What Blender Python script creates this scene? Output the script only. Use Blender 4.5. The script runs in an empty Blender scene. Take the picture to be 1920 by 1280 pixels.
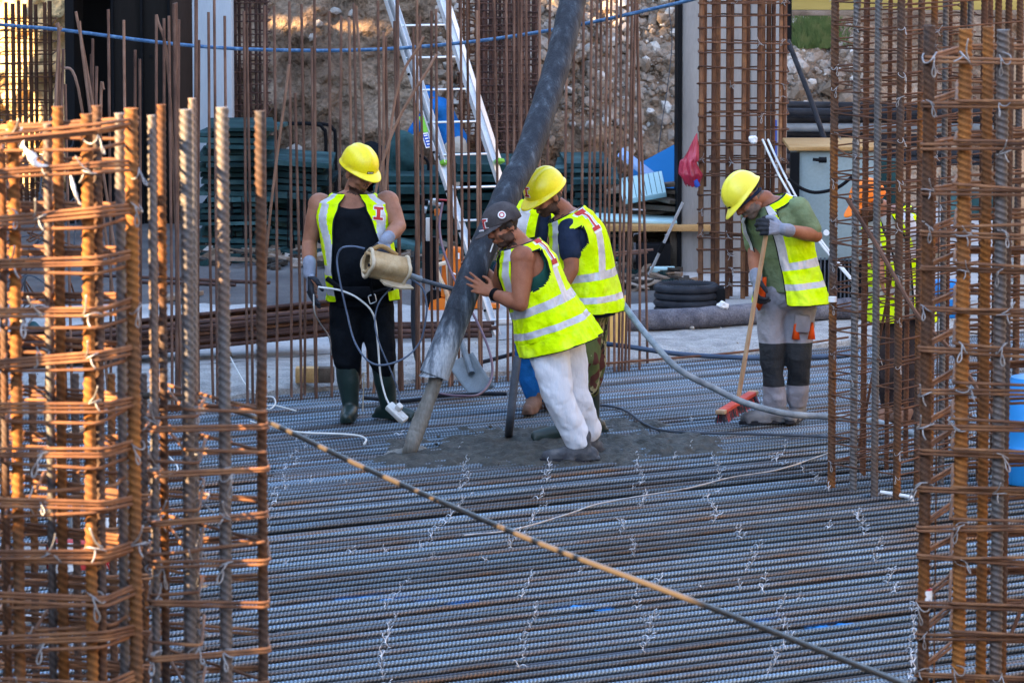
import bpy, bmesh, math, random
import numpy as np
from mathutils import Vector, Matrix, noise
from mathutils.bvhtree import BVHTree
random.seed(7); np.random.seed(7)
PI = math.pi
sc = bpy.context.scene
COL = sc.collection

# ------------------------------------------------------------------ camera
F_PX = 9000.0                    # focal length in pixels of the 1920 wide frame
PITCH = math.radians(6.78)
CAM_H = 4.1
cam_d = bpy.data.cameras.new('camera')
cam_d.sensor_width = 36.0
cam_d.lens = F_PX / 1920 * 36.0
cam_d.clip_start = 0.5
cam_d.clip_end = 600
cam_d.dof.use_dof = True
cam_d.dof.focus_distance = 29.5
cam_d.dof.aperture_fstop = 11.0
cam = bpy.data.objects.new('camera', cam_d)
COL.objects.link(cam)
cam.location = (0, 0, CAM_H)
cam.rotation_euler = (PI / 2 - PITCH, 0, 0)
sc.camera = cam
FW = Vector((0, math.cos(PITCH), -math.sin(PITCH)))
UPV = Vector((0, math.sin(PITCH), math.cos(PITCH)))
EYE = Vector((0, 0, CAM_H))

def ray(px, py):
    return FW + Vector((1, 0, 0)) * ((px - 960) / F_PX) + UPV * ((640 - py) / F_PX)
def P(px, py, Y):
    d = ray(px, py)
    return EYE + d * (Y / d.y)
def G(px, py, z=0.0):
    d = ray(px, py)
    return EYE + d * ((z - CAM_H) / d.z)
def S(Y):                        # pixels per metre at distance Y
    return F_PX * math.cos(PITCH) / Y

# ------------------------------------------------------------------ sky, sun, exposure
SUN_EL = math.radians(27.0)
SUN_H = Vector((-0.855, -0.52, 0)).normalized()      # horizontal direction towards the sun
SUN_DIR = (SUN_H * math.cos(SUN_EL) + Vector((0, 0, math.sin(SUN_EL)))).normalized()
world = bpy.data.worlds.new('World')
sc.world = world
world.use_nodes = True
wn = world.node_tree
bg = wn.nodes['Background']
sky = wn.nodes.new('ShaderNodeTexSky')
sky.sky_type = 'NISHITA'
sky.sun_disc = False
sky.sun_elevation = SUN_EL
sky.sun_rotation = math.atan2(SUN_H.x, SUN_H.y)
sky.altitude = 50
sky.air_density = 1.0
sky.dust_density = 1.2
sky.ozone_density = 1.0
wn.links.new(sky.outputs[0], bg.inputs[0])
bg.inputs[1].default_value = 0.15
sun_d = bpy.data.lights.new('sun', 'SUN')
sun_d.energy = 5.0
sun_d.angle = math.radians(0.5)
sun_d.color = (1.0, 0.66, 0.34)
sun = bpy.data.objects.new('sun', sun_d)
COL.objects.link(sun)
sun.rotation_euler = SUN_DIR.to_track_quat('Z', 'Y').to_euler()
sc.view_settings.view_transform = 'Standard'
sc.view_settings.look = 'None'
sc.view_settings.gamma = 1.0
sc.view_settings.use_curve_mapping = False
sc.view_settings.exposure = 2.95
sc.cycles.use_denoising = True
sc.cycles.max_bounces = 6
sc.cycles.transparent_max_bounces = 8

# ------------------------------------------------------------------ materials
def new_mat(name, base=(0.5, 0.5, 0.5), rough=0.7, metal=0.0):
    m = bpy.data.materials.new(name)
    m.use_nodes = True
    b = m.node_tree.nodes['Principled BSDF']
    b.inputs['Base Color'].default_value = (*base, 1)
    b.inputs['Roughness'].default_value = rough
    b.inputs['Metallic'].default_value = metal
    return m
def N(m, t, **kw):
    n = m.node_tree.nodes.new(t)
    for k, v in kw.items():
        setattr(n, k, v)
    return n
def L(m, a, b):
    m.node_tree.links.new(a, b)
def BS(m):
    return m.node_tree.nodes['Principled BSDF']

def noisy(name, cols, scale=8.0, rough=0.8, metal=0.0, bump=0.3, bscale=60.0, bdist=0.01, stretch=(1, 1, 1), rnd=0.0,
          detail=6.0, lo=0.3, hi=0.7, rough2=None, coord='Object', fac2=None, wn=0.0, groove=0.0):
    """colour ramp over noise, optional per-object value shift, fine bump"""
    m = new_mat(name, cols[0], rough, metal)
    tc = N(m, 'ShaderNodeTexCoord')
    mp = N(m, 'ShaderNodeMapping')
    mp.inputs['Scale'].default_value = stretch
    L(m, tc.outputs[coord], mp.inputs['Vector'])
    vec = mp.outputs[0]
    oi = N(m, 'ShaderNodeObjectInfo')
    if rnd > 0:
        ad = N(m, 'ShaderNodeVectorMath', operation='ADD')
        ml = N(m, 'ShaderNodeMath', operation='MULTIPLY'); ml.inputs[1].default_value = 37.0
        L(m, oi.outputs['Random'], ml.inputs[0])
        L(m, vec, ad.inputs[0]); L(m, ml.outputs[0], ad.inputs[1])
        vec = ad.outputs[0]
    nz = N(m, 'ShaderNodeTexNoise')
    nz.inputs['Scale'].default_value = scale
    nz.inputs['Detail'].default_value = detail
    nz.inputs['Roughness'].default_value = 0.6
    L(m, vec, nz.inputs['Vector'])
    cr = N(m, 'ShaderNodeValToRGB')
    e = cr.color_ramp.elements
    n = len(cols)
    e[0].position = lo; e[0].color = (*cols[0], 1)
    e[1].position = hi; e[1].color = (*cols[-1], 1)
    for i in range(1, n - 1):
        x = e.new(lo + (hi - lo) * i / (n - 1)); x.color = (*cols[i], 1)
    L(m, nz.outputs['Fac'], cr.inputs[0])
    out = cr.outputs[0]
    if rnd > 0:
        hv = N(m, 'ShaderNodeHueSaturation')
        mr = N(m, 'ShaderNodeMapRange')
        mr.inputs['To Min'].default_value = 1 - rnd; mr.inputs['To Max'].default_value = 1 + rnd
        L(m, oi.outputs['Random'], mr.inputs['Value'])
        L(m, mr.outputs[0], hv.inputs['Value'])
        L(m, out, hv.inputs['Color'])
        out = hv.outputs[0]
    if groove > 0:                               # shade between the ribs painted into the colour (mesh attribute)
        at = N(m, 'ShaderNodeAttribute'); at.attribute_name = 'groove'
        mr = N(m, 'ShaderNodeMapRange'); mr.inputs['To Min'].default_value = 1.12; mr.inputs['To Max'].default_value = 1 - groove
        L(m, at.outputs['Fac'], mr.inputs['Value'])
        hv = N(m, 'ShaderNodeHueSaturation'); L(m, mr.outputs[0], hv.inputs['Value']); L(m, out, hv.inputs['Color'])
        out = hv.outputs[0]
    if wn > 0:                                   # fine speckle of the material itself
        w = N(m, 'ShaderNodeTexNoise'); w.inputs['Scale'].default_value = bscale * 1.7; w.inputs['Detail'].default_value = 3
        L(m, vec, w.inputs['Vector'])
        mr = N(m, 'ShaderNodeMapRange'); mr.inputs['From Min'].default_value = .3; mr.inputs['From Max'].default_value = .7
        mr.inputs['To Min'].default_value = 1 - wn; mr.inputs['To Max'].default_value = 1 + wn
        L(m, w.outputs['Fac'], mr.inputs['Value'])
        hv = N(m, 'ShaderNodeHueSaturation'); L(m, mr.outputs[0], hv.inputs['Value']); L(m, out, hv.inputs['Color'])
        out = hv.outputs[0]
    L(m, out, BS(m).inputs['Base Color'])
    if bump > 0:
        bn = N(m, 'ShaderNodeTexNoise')
        bn.inputs['Scale'].default_value = bscale
        bn.inputs['Detail'].default_value = 5
        L(m, vec, bn.inputs['Vector'])
        bp = N(m, 'ShaderNodeBump')
        bp.inputs['Strength'].default_value = bump
        bp.inputs['Distance'].default_value = bdist
        L(m, bn.outputs['Fac'], bp.inputs['Height'])
        L(m, bp.outputs[0], BS(m).inputs['Normal'])
    return m

M = {}
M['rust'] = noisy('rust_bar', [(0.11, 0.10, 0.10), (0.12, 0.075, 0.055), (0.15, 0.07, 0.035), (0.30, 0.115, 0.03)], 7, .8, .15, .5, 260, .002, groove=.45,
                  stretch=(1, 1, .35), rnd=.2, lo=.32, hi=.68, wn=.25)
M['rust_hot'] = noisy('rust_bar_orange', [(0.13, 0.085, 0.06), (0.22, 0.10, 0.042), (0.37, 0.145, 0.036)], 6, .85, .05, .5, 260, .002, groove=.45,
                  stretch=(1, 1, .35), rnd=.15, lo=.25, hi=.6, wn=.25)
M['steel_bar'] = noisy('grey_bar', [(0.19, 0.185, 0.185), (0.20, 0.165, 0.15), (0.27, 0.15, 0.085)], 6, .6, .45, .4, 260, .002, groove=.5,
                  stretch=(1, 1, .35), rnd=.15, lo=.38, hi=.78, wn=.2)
M['rust_rod'] = noisy('rust_rod', [(0.10, 0.05, 0.03), (0.18, 0.085, 0.045), (0.30, 0.145, 0.065)], 9, .75, .1, .3, 300, .001, rnd=.15, wn=.2)
M['rust_rod_dark'] = noisy('rust_rod_dark', [(0.055, 0.028, 0.02), (0.105, 0.048, 0.028), (0.17, 0.078, 0.038)], 9, .75, .1, .3, 300, .001, rnd=.2, wn=.2)
M['starter'] = noisy('starter_bar', [(0.075, 0.042, 0.032), (0.135, 0.075, 0.055), (0.20, 0.12, 0.088)], 5, .65, .1, .3, 300, .001, rnd=.22, wn=.2)
M['starter2'] = noisy('starter_bar_pale', [(0.13, 0.07, 0.048), (0.21, 0.12, 0.082), (0.27, 0.165, 0.12)], 5, .65, .1, .3, 300, .001, rnd=.2, wn=.2)
M['old_bar'] = noisy('old_dark_bar', [(0.035, 0.022, 0.02), (0.075, 0.042, 0.035), (0.11, 0.055, 0.04)], 6, .8, .1, .3, 200, .001, rnd=.25)
M['tie'] = noisy('tie_wire', [(0.20, 0.20, 0.21), (0.34, 0.34, 0.34), (0.22, 0.17, 0.14)], 20, .45, .5, 0, rnd=.2)
M['tie_light'] = noisy('tie_wire_bright', [(0.42, 0.46, 0.52), (0.60, 0.63, 0.67), (0.40, 0.36, 0.33)], 20, .4, .5, 0, rnd=.2)
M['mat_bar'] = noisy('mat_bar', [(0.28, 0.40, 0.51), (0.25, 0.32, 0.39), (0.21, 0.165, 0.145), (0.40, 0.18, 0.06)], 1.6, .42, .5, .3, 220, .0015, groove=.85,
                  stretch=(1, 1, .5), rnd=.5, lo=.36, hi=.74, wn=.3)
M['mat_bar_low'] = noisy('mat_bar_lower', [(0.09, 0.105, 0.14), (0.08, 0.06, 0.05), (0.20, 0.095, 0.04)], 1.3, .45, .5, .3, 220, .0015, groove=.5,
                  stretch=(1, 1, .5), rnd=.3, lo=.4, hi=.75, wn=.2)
M['concrete'] = noisy('concrete', [(0.24, 0.245, 0.25), (0.34, 0.34, 0.335), (0.42, 0.41, 0.40)], 2.2, .9, 0, .5, 40, .01, wn=.18)
M['concrete_rough'] = noisy('rough_concrete', [(0.20, 0.20, 0.20), (0.32, 0.315, 0.30), (0.42, 0.41, 0.39)], 5, .95, 0, .9, 55, .02, wn=.3)
M['concrete_shade'] = noisy('shaded_slab_concrete', [(0.05, 0.048, 0.05), (0.085, 0.08, 0.08), (0.12, 0.114, 0.11)], 1.5, .85, 0, .4, 40, .01, wn=.25)  # slab concrete with the shade painted in as a darker tone
M['wet'] = noisy('wet_concrete', [(0.030, 0.028, 0.023), (0.055, 0.051, 0.043), (0.085, 0.079, 0.067)], 14, .62, 0, 1.0, 60, .012, wn=.2)
M['wet_stream'] = noisy('concrete_stream', [(0.12, 0.115, 0.10), (0.17, 0.16, 0.14), (0.21, 0.20, 0.175)], 20, .55, 0, .8, 60, .008, stretch=(1, 1, .3), wn=.15)
M['col_grey'] = noisy('column_concrete', [(0.22, 0.21, 0.20), (0.27, 0.26, 0.25), (0.31, 0.30, 0.285)], 1.6, .9, 0, .15, 30, .01, stretch=(3, 3, .4), wn=.06)
M['col_blue'] = noisy('pale_column', [(0.30, 0.34, 0.38), (0.36, 0.40, 0.44)], 1.2, .85, 0, .15, 30, .01, stretch=(4, 4, .3), wn=.05)
M['soil'] = noisy('soil', [(0.085, 0.055, 0.037), (0.17, 0.115, 0.078), (0.26, 0.19, 0.135), (0.36, 0.285, 0.21)], 1.3, .95, 0, 1.0, 14, .12, detail=10, lo=.3, hi=.72, wn=.35)
M['stone'] = noisy('stone', [(0.14, 0.105, 0.075), (0.24, 0.20, 0.165), (0.36, 0.33, 0.30)], 1.6, .9, 0, .6, 25, .02, detail=3, lo=.35, hi=.65, wn=.2)
M['stone_pale'] = noisy('stone_pale', [(0.32, 0.30, 0.27), (0.44, 0.42, 0.39), (0.52, 0.50, 0.48)], 1.3, .9, 0, .6, 25, .02, wn=.15)
M['rock_warm'] = noisy('rock_warm', [(0.44, 0.28, 0.14), (0.60, 0.43, 0.22), (0.66, 0.50, 0.29)], 2, .95, 0, 1.0, 12, .08, wn=.2)
M['dirt'] = noisy('dirt', [(0.022, 0.02, 0.018), (0.05, 0.042, 0.035)], 4, .95, 0, .8, 30, .02)
M['black_void'] = new_mat('basement_wall', (0.012, 0.012, 0.013), .95)  # near-black base colour paints in the darkness of the void
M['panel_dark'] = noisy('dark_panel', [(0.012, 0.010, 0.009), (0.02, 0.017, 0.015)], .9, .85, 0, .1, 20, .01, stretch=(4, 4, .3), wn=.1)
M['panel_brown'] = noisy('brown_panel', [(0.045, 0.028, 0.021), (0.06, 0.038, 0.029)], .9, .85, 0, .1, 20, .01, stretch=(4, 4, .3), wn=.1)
M['teal_sheet'] = noisy('teal_sheet', [(0.008, 0.022, 0.025), (0.018, 0.046, 0.05), (0.055, 0.11, 0.115)], 2.5, .7, 0, .3, 30, .01, rnd=.5, wn=.1)
M['teal_dark'] = noisy('dark_teal_sheet', [(0.006, 0.018, 0.02), (0.012, 0.034, 0.036), (0.03, 0.07, 0.07)], 2.5, .75, 0, .3, 30, .01, rnd=.35, wn=.1)
M['cyan_foam'] = noisy('pale_cyan_foam', [(0.36, 0.56, 0.60), (0.44, 0.64, 0.68)], 3, .8, 0, .2, 30, .01, rnd=.1)
M['blue_sheet'] = noisy('blue_sheet', [(0.02, 0.19, 0.52), (0.025, 0.23, 0.60)], 2, .5, 0, .1, 20, .01)
M['blue_foam'] = noisy('pale_blue_foam', [(0.33, 0.48, 0.80), (0.38, 0.53, 0.84)], 2, .7, 0, .1, 20, .01)
M['blue_barrel'] = new_mat('blue_plastic', (0.02, 0.25, 0.62), .4)
M['black'] = new_mat('black_plastic', (0.006, 0.0065, 0.008), .6)
M['black_rubber'] = noisy('black_rubber', [(0.015, 0.017, 0.022), (0.035, 0.038, 0.046)], 10, .5, 0, .2, 80, .003)
M['navy_pipe'] = noisy('navy_pipe', [(0.03, 0.055, 0.10), (0.05, 0.085, 0.15)], 10, .4, 0, .1, 80, .003)
M['blue_hose'] = noisy('blue_hose', [(0.025, 0.075, 0.16), (0.05, 0.12, 0.24), (0.15, 0.25, 0.36)], 25, .5, 0, .3, 150, .002, wn=.2)
M['grey_hose'] = noisy('grey_hose', [(0.14, 0.17, 0.20), (0.22, 0.26, 0.29), (0.30, 0.33, 0.35)], 12, .6, 0, .4, 120, .002, wn=.15)
M['dark_hose'] = noisy('dark_grey_hose', [(0.05, 0.06, 0.075), (0.09, 0.10, 0.12)], 12, .6, 0, .4, 120, .002, wn=.15)
M['maroon_hose'] = noisy('maroon_hose', [(0.10, 0.05, 0.07), (0.17, 0.10, 0.13)], 9, .35, 0, .2, 100, .002)
M['white_cable'] = noisy('white_cable', [(0.55, 0.54, 0.50), (0.70, 0.69, 0.66)], 9, .5, 0, .1, 100, .002)
M['cable_blue'] = noisy('blue_grey_cable', [(0.07, 0.09, 0.13), (0.12, 0.15, 0.21)], 9, .4, 0, .1, 100, .002)
M['cable_black'] = new_mat('black_cable', (0.042, 0.034, 0.026), .45)
BS(M['cable_black']).inputs['Specular IOR Level'].default_value = .4
M['pipe_white'] = noisy('white_pipe', [(0.55, 0.55, 0.54), (0.68, 0.68, 0.67)], 6, .5, 0, .1, 40, .002)
M['geo_pipe'] = noisy('felt_wrapped_pipe', [(0.06, 0.06, 0.075), (0.11, 0.11, 0.13), (0.16, 0.155, 0.17)], 9, .95, 0, .9, 60, .01, wn=.3)
M['alu'] = noisy('aluminium', [(0.50, 0.52, 0.54), (0.66, 0.68, 0.70)], 6, .35, .75, .2, 80, .001, wn=.08)
M['alu_dull'] = noisy('dull_aluminium', [(0.15, 0.175, 0.195), (0.24, 0.265, 0.28)], 8, .65, .3, .2, 80, .002, wn=.1)
M['green_label'] = new_mat('green_plastic', (0.16, 0.42, 0.04), .5)
M['blue_label'] = new_mat('blue_label', (0.03, 0.08, 0.36), .5)
M['white'] = new_mat('white_paint', (0.75, 0.75, 0.74), .6)
M['red'] = noisy('red_print', [(0.42, 0.03, 0.03), (0.52, 0.05, 0.045)], 30, .7, 0, 0)
M['red_plastic'] = new_mat('red_plastic', (0.50, 0.02, 0.03), .4)
M['orange_machine'] = noisy('orange_machine', [(0.62, 0.14, 0.015), (0.72, 0.19, 0.02)], 8, .5, 0, .1, 60, .002)
M['orange_cap'] = new_mat('fluorescent_orange', (0.85, 0.20, 0.02), .6)
M['cream'] = noisy('cream_plastic', [(0.55, 0.46, 0.33), (0.66, 0.57, 0.43)], 8, .5, 0, .1, 60, .002)
M['tan'] = noisy('tan_leather', [(0.26, 0.16, 0.075), (0.42, 0.28, 0.14), (0.52, 0.38, 0.22)], 9, .75, 0, .4, 60, .004, wn=.12)
M['tan_edge'] = noisy('pale_piping', [(0.44, 0.34, 0.21), (0.58, 0.48, 0.35)], 14, .75, 0, .3, 60, .003)
M['yellow_board'] = noisy('yellow_board', [(0.62, 0.32, 0.07), (0.78, 0.48, 0.15), (0.82, 0.60, 0.28)], 3, .6, 0, .2, 30, .004, stretch=(1, 1, .4))
M['yellow_beam'] = noisy('yellow_beam', [(0.36, 0.28, 0.08), (0.46, 0.36, 0.12)], 2, .8, 0, .2, 30, .004, stretch=(.4, 1, 3))
M['wood'] = noisy('wood', [(0.34, 0.20, 0.11), (0.46, 0.29, 0.17), (0.52, 0.35, 0.22)], 6, .65, 0, .2, 60, .002, stretch=(6, 6, .6))
M['wood_old'] = noisy('old_timber', [(0.11, 0.08, 0.06), (0.20, 0.15, 0.11), (0.27, 0.21, 0.17)], 5, .9, 0, .4, 60, .004, rnd=.3, wn=.2)
M['ochre_wood'] = noisy('ochre_wood', [(0.36, 0.20, 0.07), (0.48, 0.30, 0.13)], 5, .8, 0, .3, 60, .004, rnd=.2, wn=.15)
M['broom_red'] = noisy('red_broom_wood', [(0.50, 0.06, 0.04), (0.58, 0.10, 0.07), (0.62, 0.33, 0.18)], 12, .7, 0, .3, 60, .002, lo=.45, hi=.75)
M['bristle'] = noisy('bristle', [(0.03, 0.035, 0.045), (0.06, 0.05, 0.06)], 15, .7, 0, 0)
M['cabinet'] = noisy('cabinet_paint', [(0.20, 0.26, 0.27), (0.24, 0.30, 0.31)], 1.5, .55, 0, .08, 30, .003, wn=.06)
M['grass'] = noisy('grass', [(0.06, 0.10, 0.03), (0.10, 0.15, 0.05), (0.16, 0.18, 0.07)], 9, .8, 0, 0)
M['red_bag'] = noisy('red_plastic_bag', [(0.20, 0.006, 0.02), (0.34, 0.012, 0.04), (0.52, 0.07, 0.12)], 14, .35, 0, .8, 24, .02, stretch=(1, 1, .4))
M['white_wrap'] = noisy('white_crumpled_wrap', [(0.6, 0.6, 0.6), (0.75, 0.75, 0.75)], 14, .5, 0, .8, 24, .01)
# people
M['skin'] = noisy('tanned_skin', [(0.23, 0.095, 0.055), (0.30, 0.13, 0.075), (0.36, 0.165, 0.10)], 9, .5, 0, .2, 120, .001, wn=.08)
M['skin_dark'] = noisy('sunburnt_skin', [(0.21, 0.075, 0.04), (0.28, 0.105, 0.055), (0.33, 0.135, 0.075)], 9, .5, 0, .2, 120, .001, wn=.08)
for k in ('skin', 'skin_dark'):
    BS(M[k]).inputs['Subsurface Weight'].default_value = 0.0
M['hair'] = noisy('dark_hair', [(0.018, 0.012, 0.010), (0.045, 0.03, 0.022)], 60, .7, 0, .8, 300, .003)
M['beard'] = noisy('short_beard', [(0.05, 0.026, 0.018), (0.09, 0.05, 0.035)], 50, .8, 0, .6, 300, .002)
M['hair_grey'] = noisy('greying_stubble', [(0.10, 0.07, 0.055), (0.18, 0.13, 0.11)], 60, .8, 0, .6, 300, .002)
M['eye'] = new_mat('eye', (0.05, 0.04, 0.035), .2)
M['helmet'] = noisy('yellow_helmet', [(0.62, 0.47, 0.02), (0.80, 0.62, 0.0), (0.84, 0.68, 0.005)], 9, .34, 0, .08, 60, .001, wn=.05, lo=.28, hi=.5)
M['helmet_lemon'] = noisy('lemon_helmet', [(0.78, 0.68, 0.03), (0.82, 0.74, 0.06)], 5, .35, 0, .05, 60, .001, wn=.03)
M['hivis'] = noisy('fluorescent_yellow_cloth', [(0.40, 0.56, 0.02), (0.57, 0.82, 0.0), (0.64, 0.88, 0.0), (0.68, 0.90, 0.03)], 6, .75, 0, .7, 12, .03, wn=.04, lo=.24, hi=.6)
M['hivis_dirty'] = noisy('dirty_fluorescent_cloth', [(0.26, 0.38, 0.02), (0.50, 0.74, 0.01), (0.62, 0.86, 0.0)], 7, .75, 0, .5, 9, .03, lo=.28, hi=.5)
M['reflect'] = noisy('grey_reflective_band', [(0.42, 0.41, 0.43), (0.56, 0.55, 0.57)], 22, .4, .1, .5, 14, .02, wn=.05)
M['trim'] = new_mat('black_binding', (0.015, 0.02, 0.02), .8)
M['black_cloth'] = noisy('black_cloth', [(0.003, 0.004, 0.006), (0.007, 0.009, 0.012)], 10, .85, 0, .6, 16, .02)
M['navy_cloth'] = noisy('navy_cloth', [(0.010, 0.017, 0.038), (0.022, 0.032, 0.06)], 10, .85, 0, .6, 16, .02)
M['green_cloth'] = noisy('dark_green_cloth', [(0.01, 0.05, 0.04), (0.02, 0.08, 0.06)], 10, .85, 0, .6, 16, .02)
M['olive_cloth'] = noisy('sage_green_cloth', [(0.13, 0.175, 0.09), (0.18, 0.235, 0.13)], 8, .85, 0, .7, 14, .03, wn=.06)
M['blue_cloth'] = noisy('blue_cloth', [(0.008, 0.09, 0.30), (0.015, 0.14, 0.42)], 8, .8, 0, .7, 14, .03)
M['white_cloth'] = noisy('white_overall_cloth', [(0.62, 0.65, 0.71), (0.70, 0.72, 0.77)], 4, .7, 0, .7, 9, .03, stretch=(1.6, 1.6, .7))
M['grey_cloth'] = noisy('grey_work_cloth', [(0.23, 0.22, 0.25), (0.31, 0.30, 0.33)], 6, .85, 0, .8, 13, .03, wn=.06)
M['beige_cloth'] = noisy('beige_cloth', [(0.30, 0.29, 0.25), (0.38, 0.36, 0.32)], 6, .85, 0, .6, 13, .03)
M['dark_cloth'] = noisy('dark_brown_cloth', [(0.025, 0.02, 0.022), (0.05, 0.04, 0.04)], 6, .85, 0, .6, 13, .03)
M['orange_cloth'] = new_mat('orange_cloth', (0.75, 0.09, 0.015), .8)
M['wellie'] = noisy('dark_green_rubber', [(0.006, 0.017, 0.016), (0.012, 0.03, 0.027), (0.05, 0.062, 0.06)], 7, .45, 0, .2, 30, .005, lo=.35, hi=.8)
M['boot_grey'] = noisy('muddy_grey_boot', [(0.10, 0.105, 0.12), (0.17, 0.175, 0.185), (0.22, 0.21, 0.20)], 12, .85, 0, .5, 60, .005)
M['shoe_dark'] = noisy('dusty_dark_shoe', [(0.04, 0.043, 0.052), (0.075, 0.08, 0.09), (0.14, 0.14, 0.14)], 14, .85, 0, .5, 60, .005, lo=.35, hi=.75)
M['boot_brown'] = noisy('brown_boot', [(0.12, 0.07, 0.05), (0.20, 0.12, 0.09)], 12, .85, 0, .5, 60, .005)
M['glove'] = noisy('grey_glove', [(0.17, 0.19, 0.24), (0.26, 0.28, 0.34)], 22, .85, 0, .5, 120, .002, wn=.1)
M['glove_palm'] = noisy('black_glove_coating', [(0.015, 0.016, 0.02), (0.04, 0.042, 0.05)], 22, .6, 0, .3, 120, .002)
M['cap'] = noisy('washed_black_cap', [(0.045, 0.04, 0.042), (0.085, 0.075, 0.075)], 14, .9, 0, .4, 120, .002, wn=.12)

def work_trousers(z0, z1, ymax):
    m = noisy('grey_and_black_work_cloth', [(0.23, 0.22, 0.25), (0.31, 0.30, 0.33)], 6, .85, 0, .8, 13, .03, wn=.06)
    tc = N(m, 'ShaderNodeTexCoord'); sp = N(m, 'ShaderNodeSeparateXYZ'); L(m, tc.outputs['Object'], sp.inputs[0])
    def cmp(o, op, v):
        n = N(m, 'ShaderNodeMath', operation=op); L(m, sp.outputs[o], n.inputs[0]); n.inputs[1].default_value = v; return n.outputs[0]
    a = cmp(2, 'GREATER_THAN', z0); b = cmp(2, 'LESS_THAN', z1); c = cmp(1, 'LESS_THAN', ymax)
    m1 = N(m, 'ShaderNodeMath', operation='MULTIPLY'); L(m, a, m1.inputs[0]); L(m, b, m1.inputs[1])
    m2 = N(m, 'ShaderNodeMath', operation='MULTIPLY'); L(m, m1.outputs[0], m2.inputs[0]); L(m, c, m2.inputs[1])
    old = BS(m).inputs['Base Color'].links[0].from_socket
    mx = N(m, 'ShaderNodeMix', data_type='RGBA'); L(m, m2.outputs[0], mx.inputs[0]); L(m, old, mx.inputs[6]); mx.inputs[7].default_value = (.014, .017, .022, 1)
    L(m, mx.outputs[2], BS(m).inputs['Base Color'])
    return m

def camo():
    m = new_mat('camouflage_cloth', (0.1, 0.1, 0.05), .9)
    tc = N(m, 'ShaderNodeTexCoord')
    mp = N(m, 'ShaderNodeMapping'); mp.inputs['Scale'].default_value = (1, 1, .75)
    L(m, tc.outputs['Object'], mp.inputs[0])
    cur = None
    for i, (c, sc_, th) in enumerate([((0.10, 0.12, 0.045), 9, .0), ((0.28, 0.25, 0.14), 11, .56), ((0.09, 0.035, 0.028), 10, .56), ((0.02, 0.02, 0.018), 12, .60)]):
        if cur is None:
            rgb = N(m, 'ShaderNodeRGB'); rgb.outputs[0].default_value = (*c, 1); cur = rgb.outputs[0]; continue
        nz = N(m, 'ShaderNodeTexNoise', noise_dimensions='4D'); nz.inputs['W'].default_value = i * 7.3
        nz.inputs['Scale'].default_value = sc_; nz.inputs['Detail'].default_value = 2; nz.inputs['Distortion'].default_value = .8
        L(m, mp.outputs[0], nz.inputs['Vector'])
        gt = N(m, 'ShaderNodeMath', operation='GREATER_THAN'); gt.inputs[1].default_value = th
        L(m, nz.outputs['Fac'], gt.inputs[0])
        mx = N(m, 'ShaderNodeMix', data_type='RGBA')
        L(m, gt.outputs[0], mx.inputs[0]); L(m, cur, mx.inputs[6]); mx.inputs[7].default_value = (*c, 1)
        cur = mx.outputs[2]
    L(m, cur, BS(m).inputs['Base Color'])
    return m
M['camo'] = camo()

def hose_mat():
    """black rubber, cement smears thicken towards the outlet (the dried splash of earlier pours)"""
    m = noisy('cement_smeared_rubber', [(0.022, 0.026, 0.034), (0.04, 0.048, 0.06), (0.12, 0.14, 0.165), (0.34, 0.37, 0.40)], 8, .6, 0, .7, 40, .008,
              stretch=(2.2, 2.2, .45), lo=.47, hi=.86, detail=9, wn=.2)
    nt = m.node_tree
    cr = [n for n in nt.nodes if n.type == 'VALTORGB'][0]
    src = cr.inputs[0].links[0].from_socket
    tc = N(m, 'ShaderNodeTexCoord'); sp = N(m, 'ShaderNodeSeparateXYZ'); L(m, tc.outputs['Object'], sp.inputs[0])
    mr = N(m, 'ShaderNodeMapRange'); mr.inputs['From Min'].default_value = .0; mr.inputs['From Max'].default_value = .6
    mr.inputs['To Min'].default_value = .36; mr.inputs['To Max'].default_value = 0
    L(m, sp.outputs[2], mr.inputs['Value'])
    ad = N(m, 'ShaderNodeMath', operation='ADD'); L(m, src, ad.inputs[0]); L(m, mr.outputs[0], ad.inputs[1]); L(m, ad.outputs[0], cr.inputs[0])
    return m
M['pump_hose'] = hose_mat()
for k_, m_ in M.items():
    if k_ not in ('helmet', 'helmet_lemon', 'cable_black', 'alu', 'blue_barrel', 'red_plastic', 'mat_bar', 'mat_bar_low', 'steel_bar', 'maroon_hose', 'red_bag', 'eye', 'reflect', 'wellie'):
        BS(m_).inputs['Specular IOR Level'].default_value = .07 if ('cloth' in m_.name or 'black' in m_.name or 'basement' in m_.name or 'panel' in m_.name or 'teal' in m_.name) else .18
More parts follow.
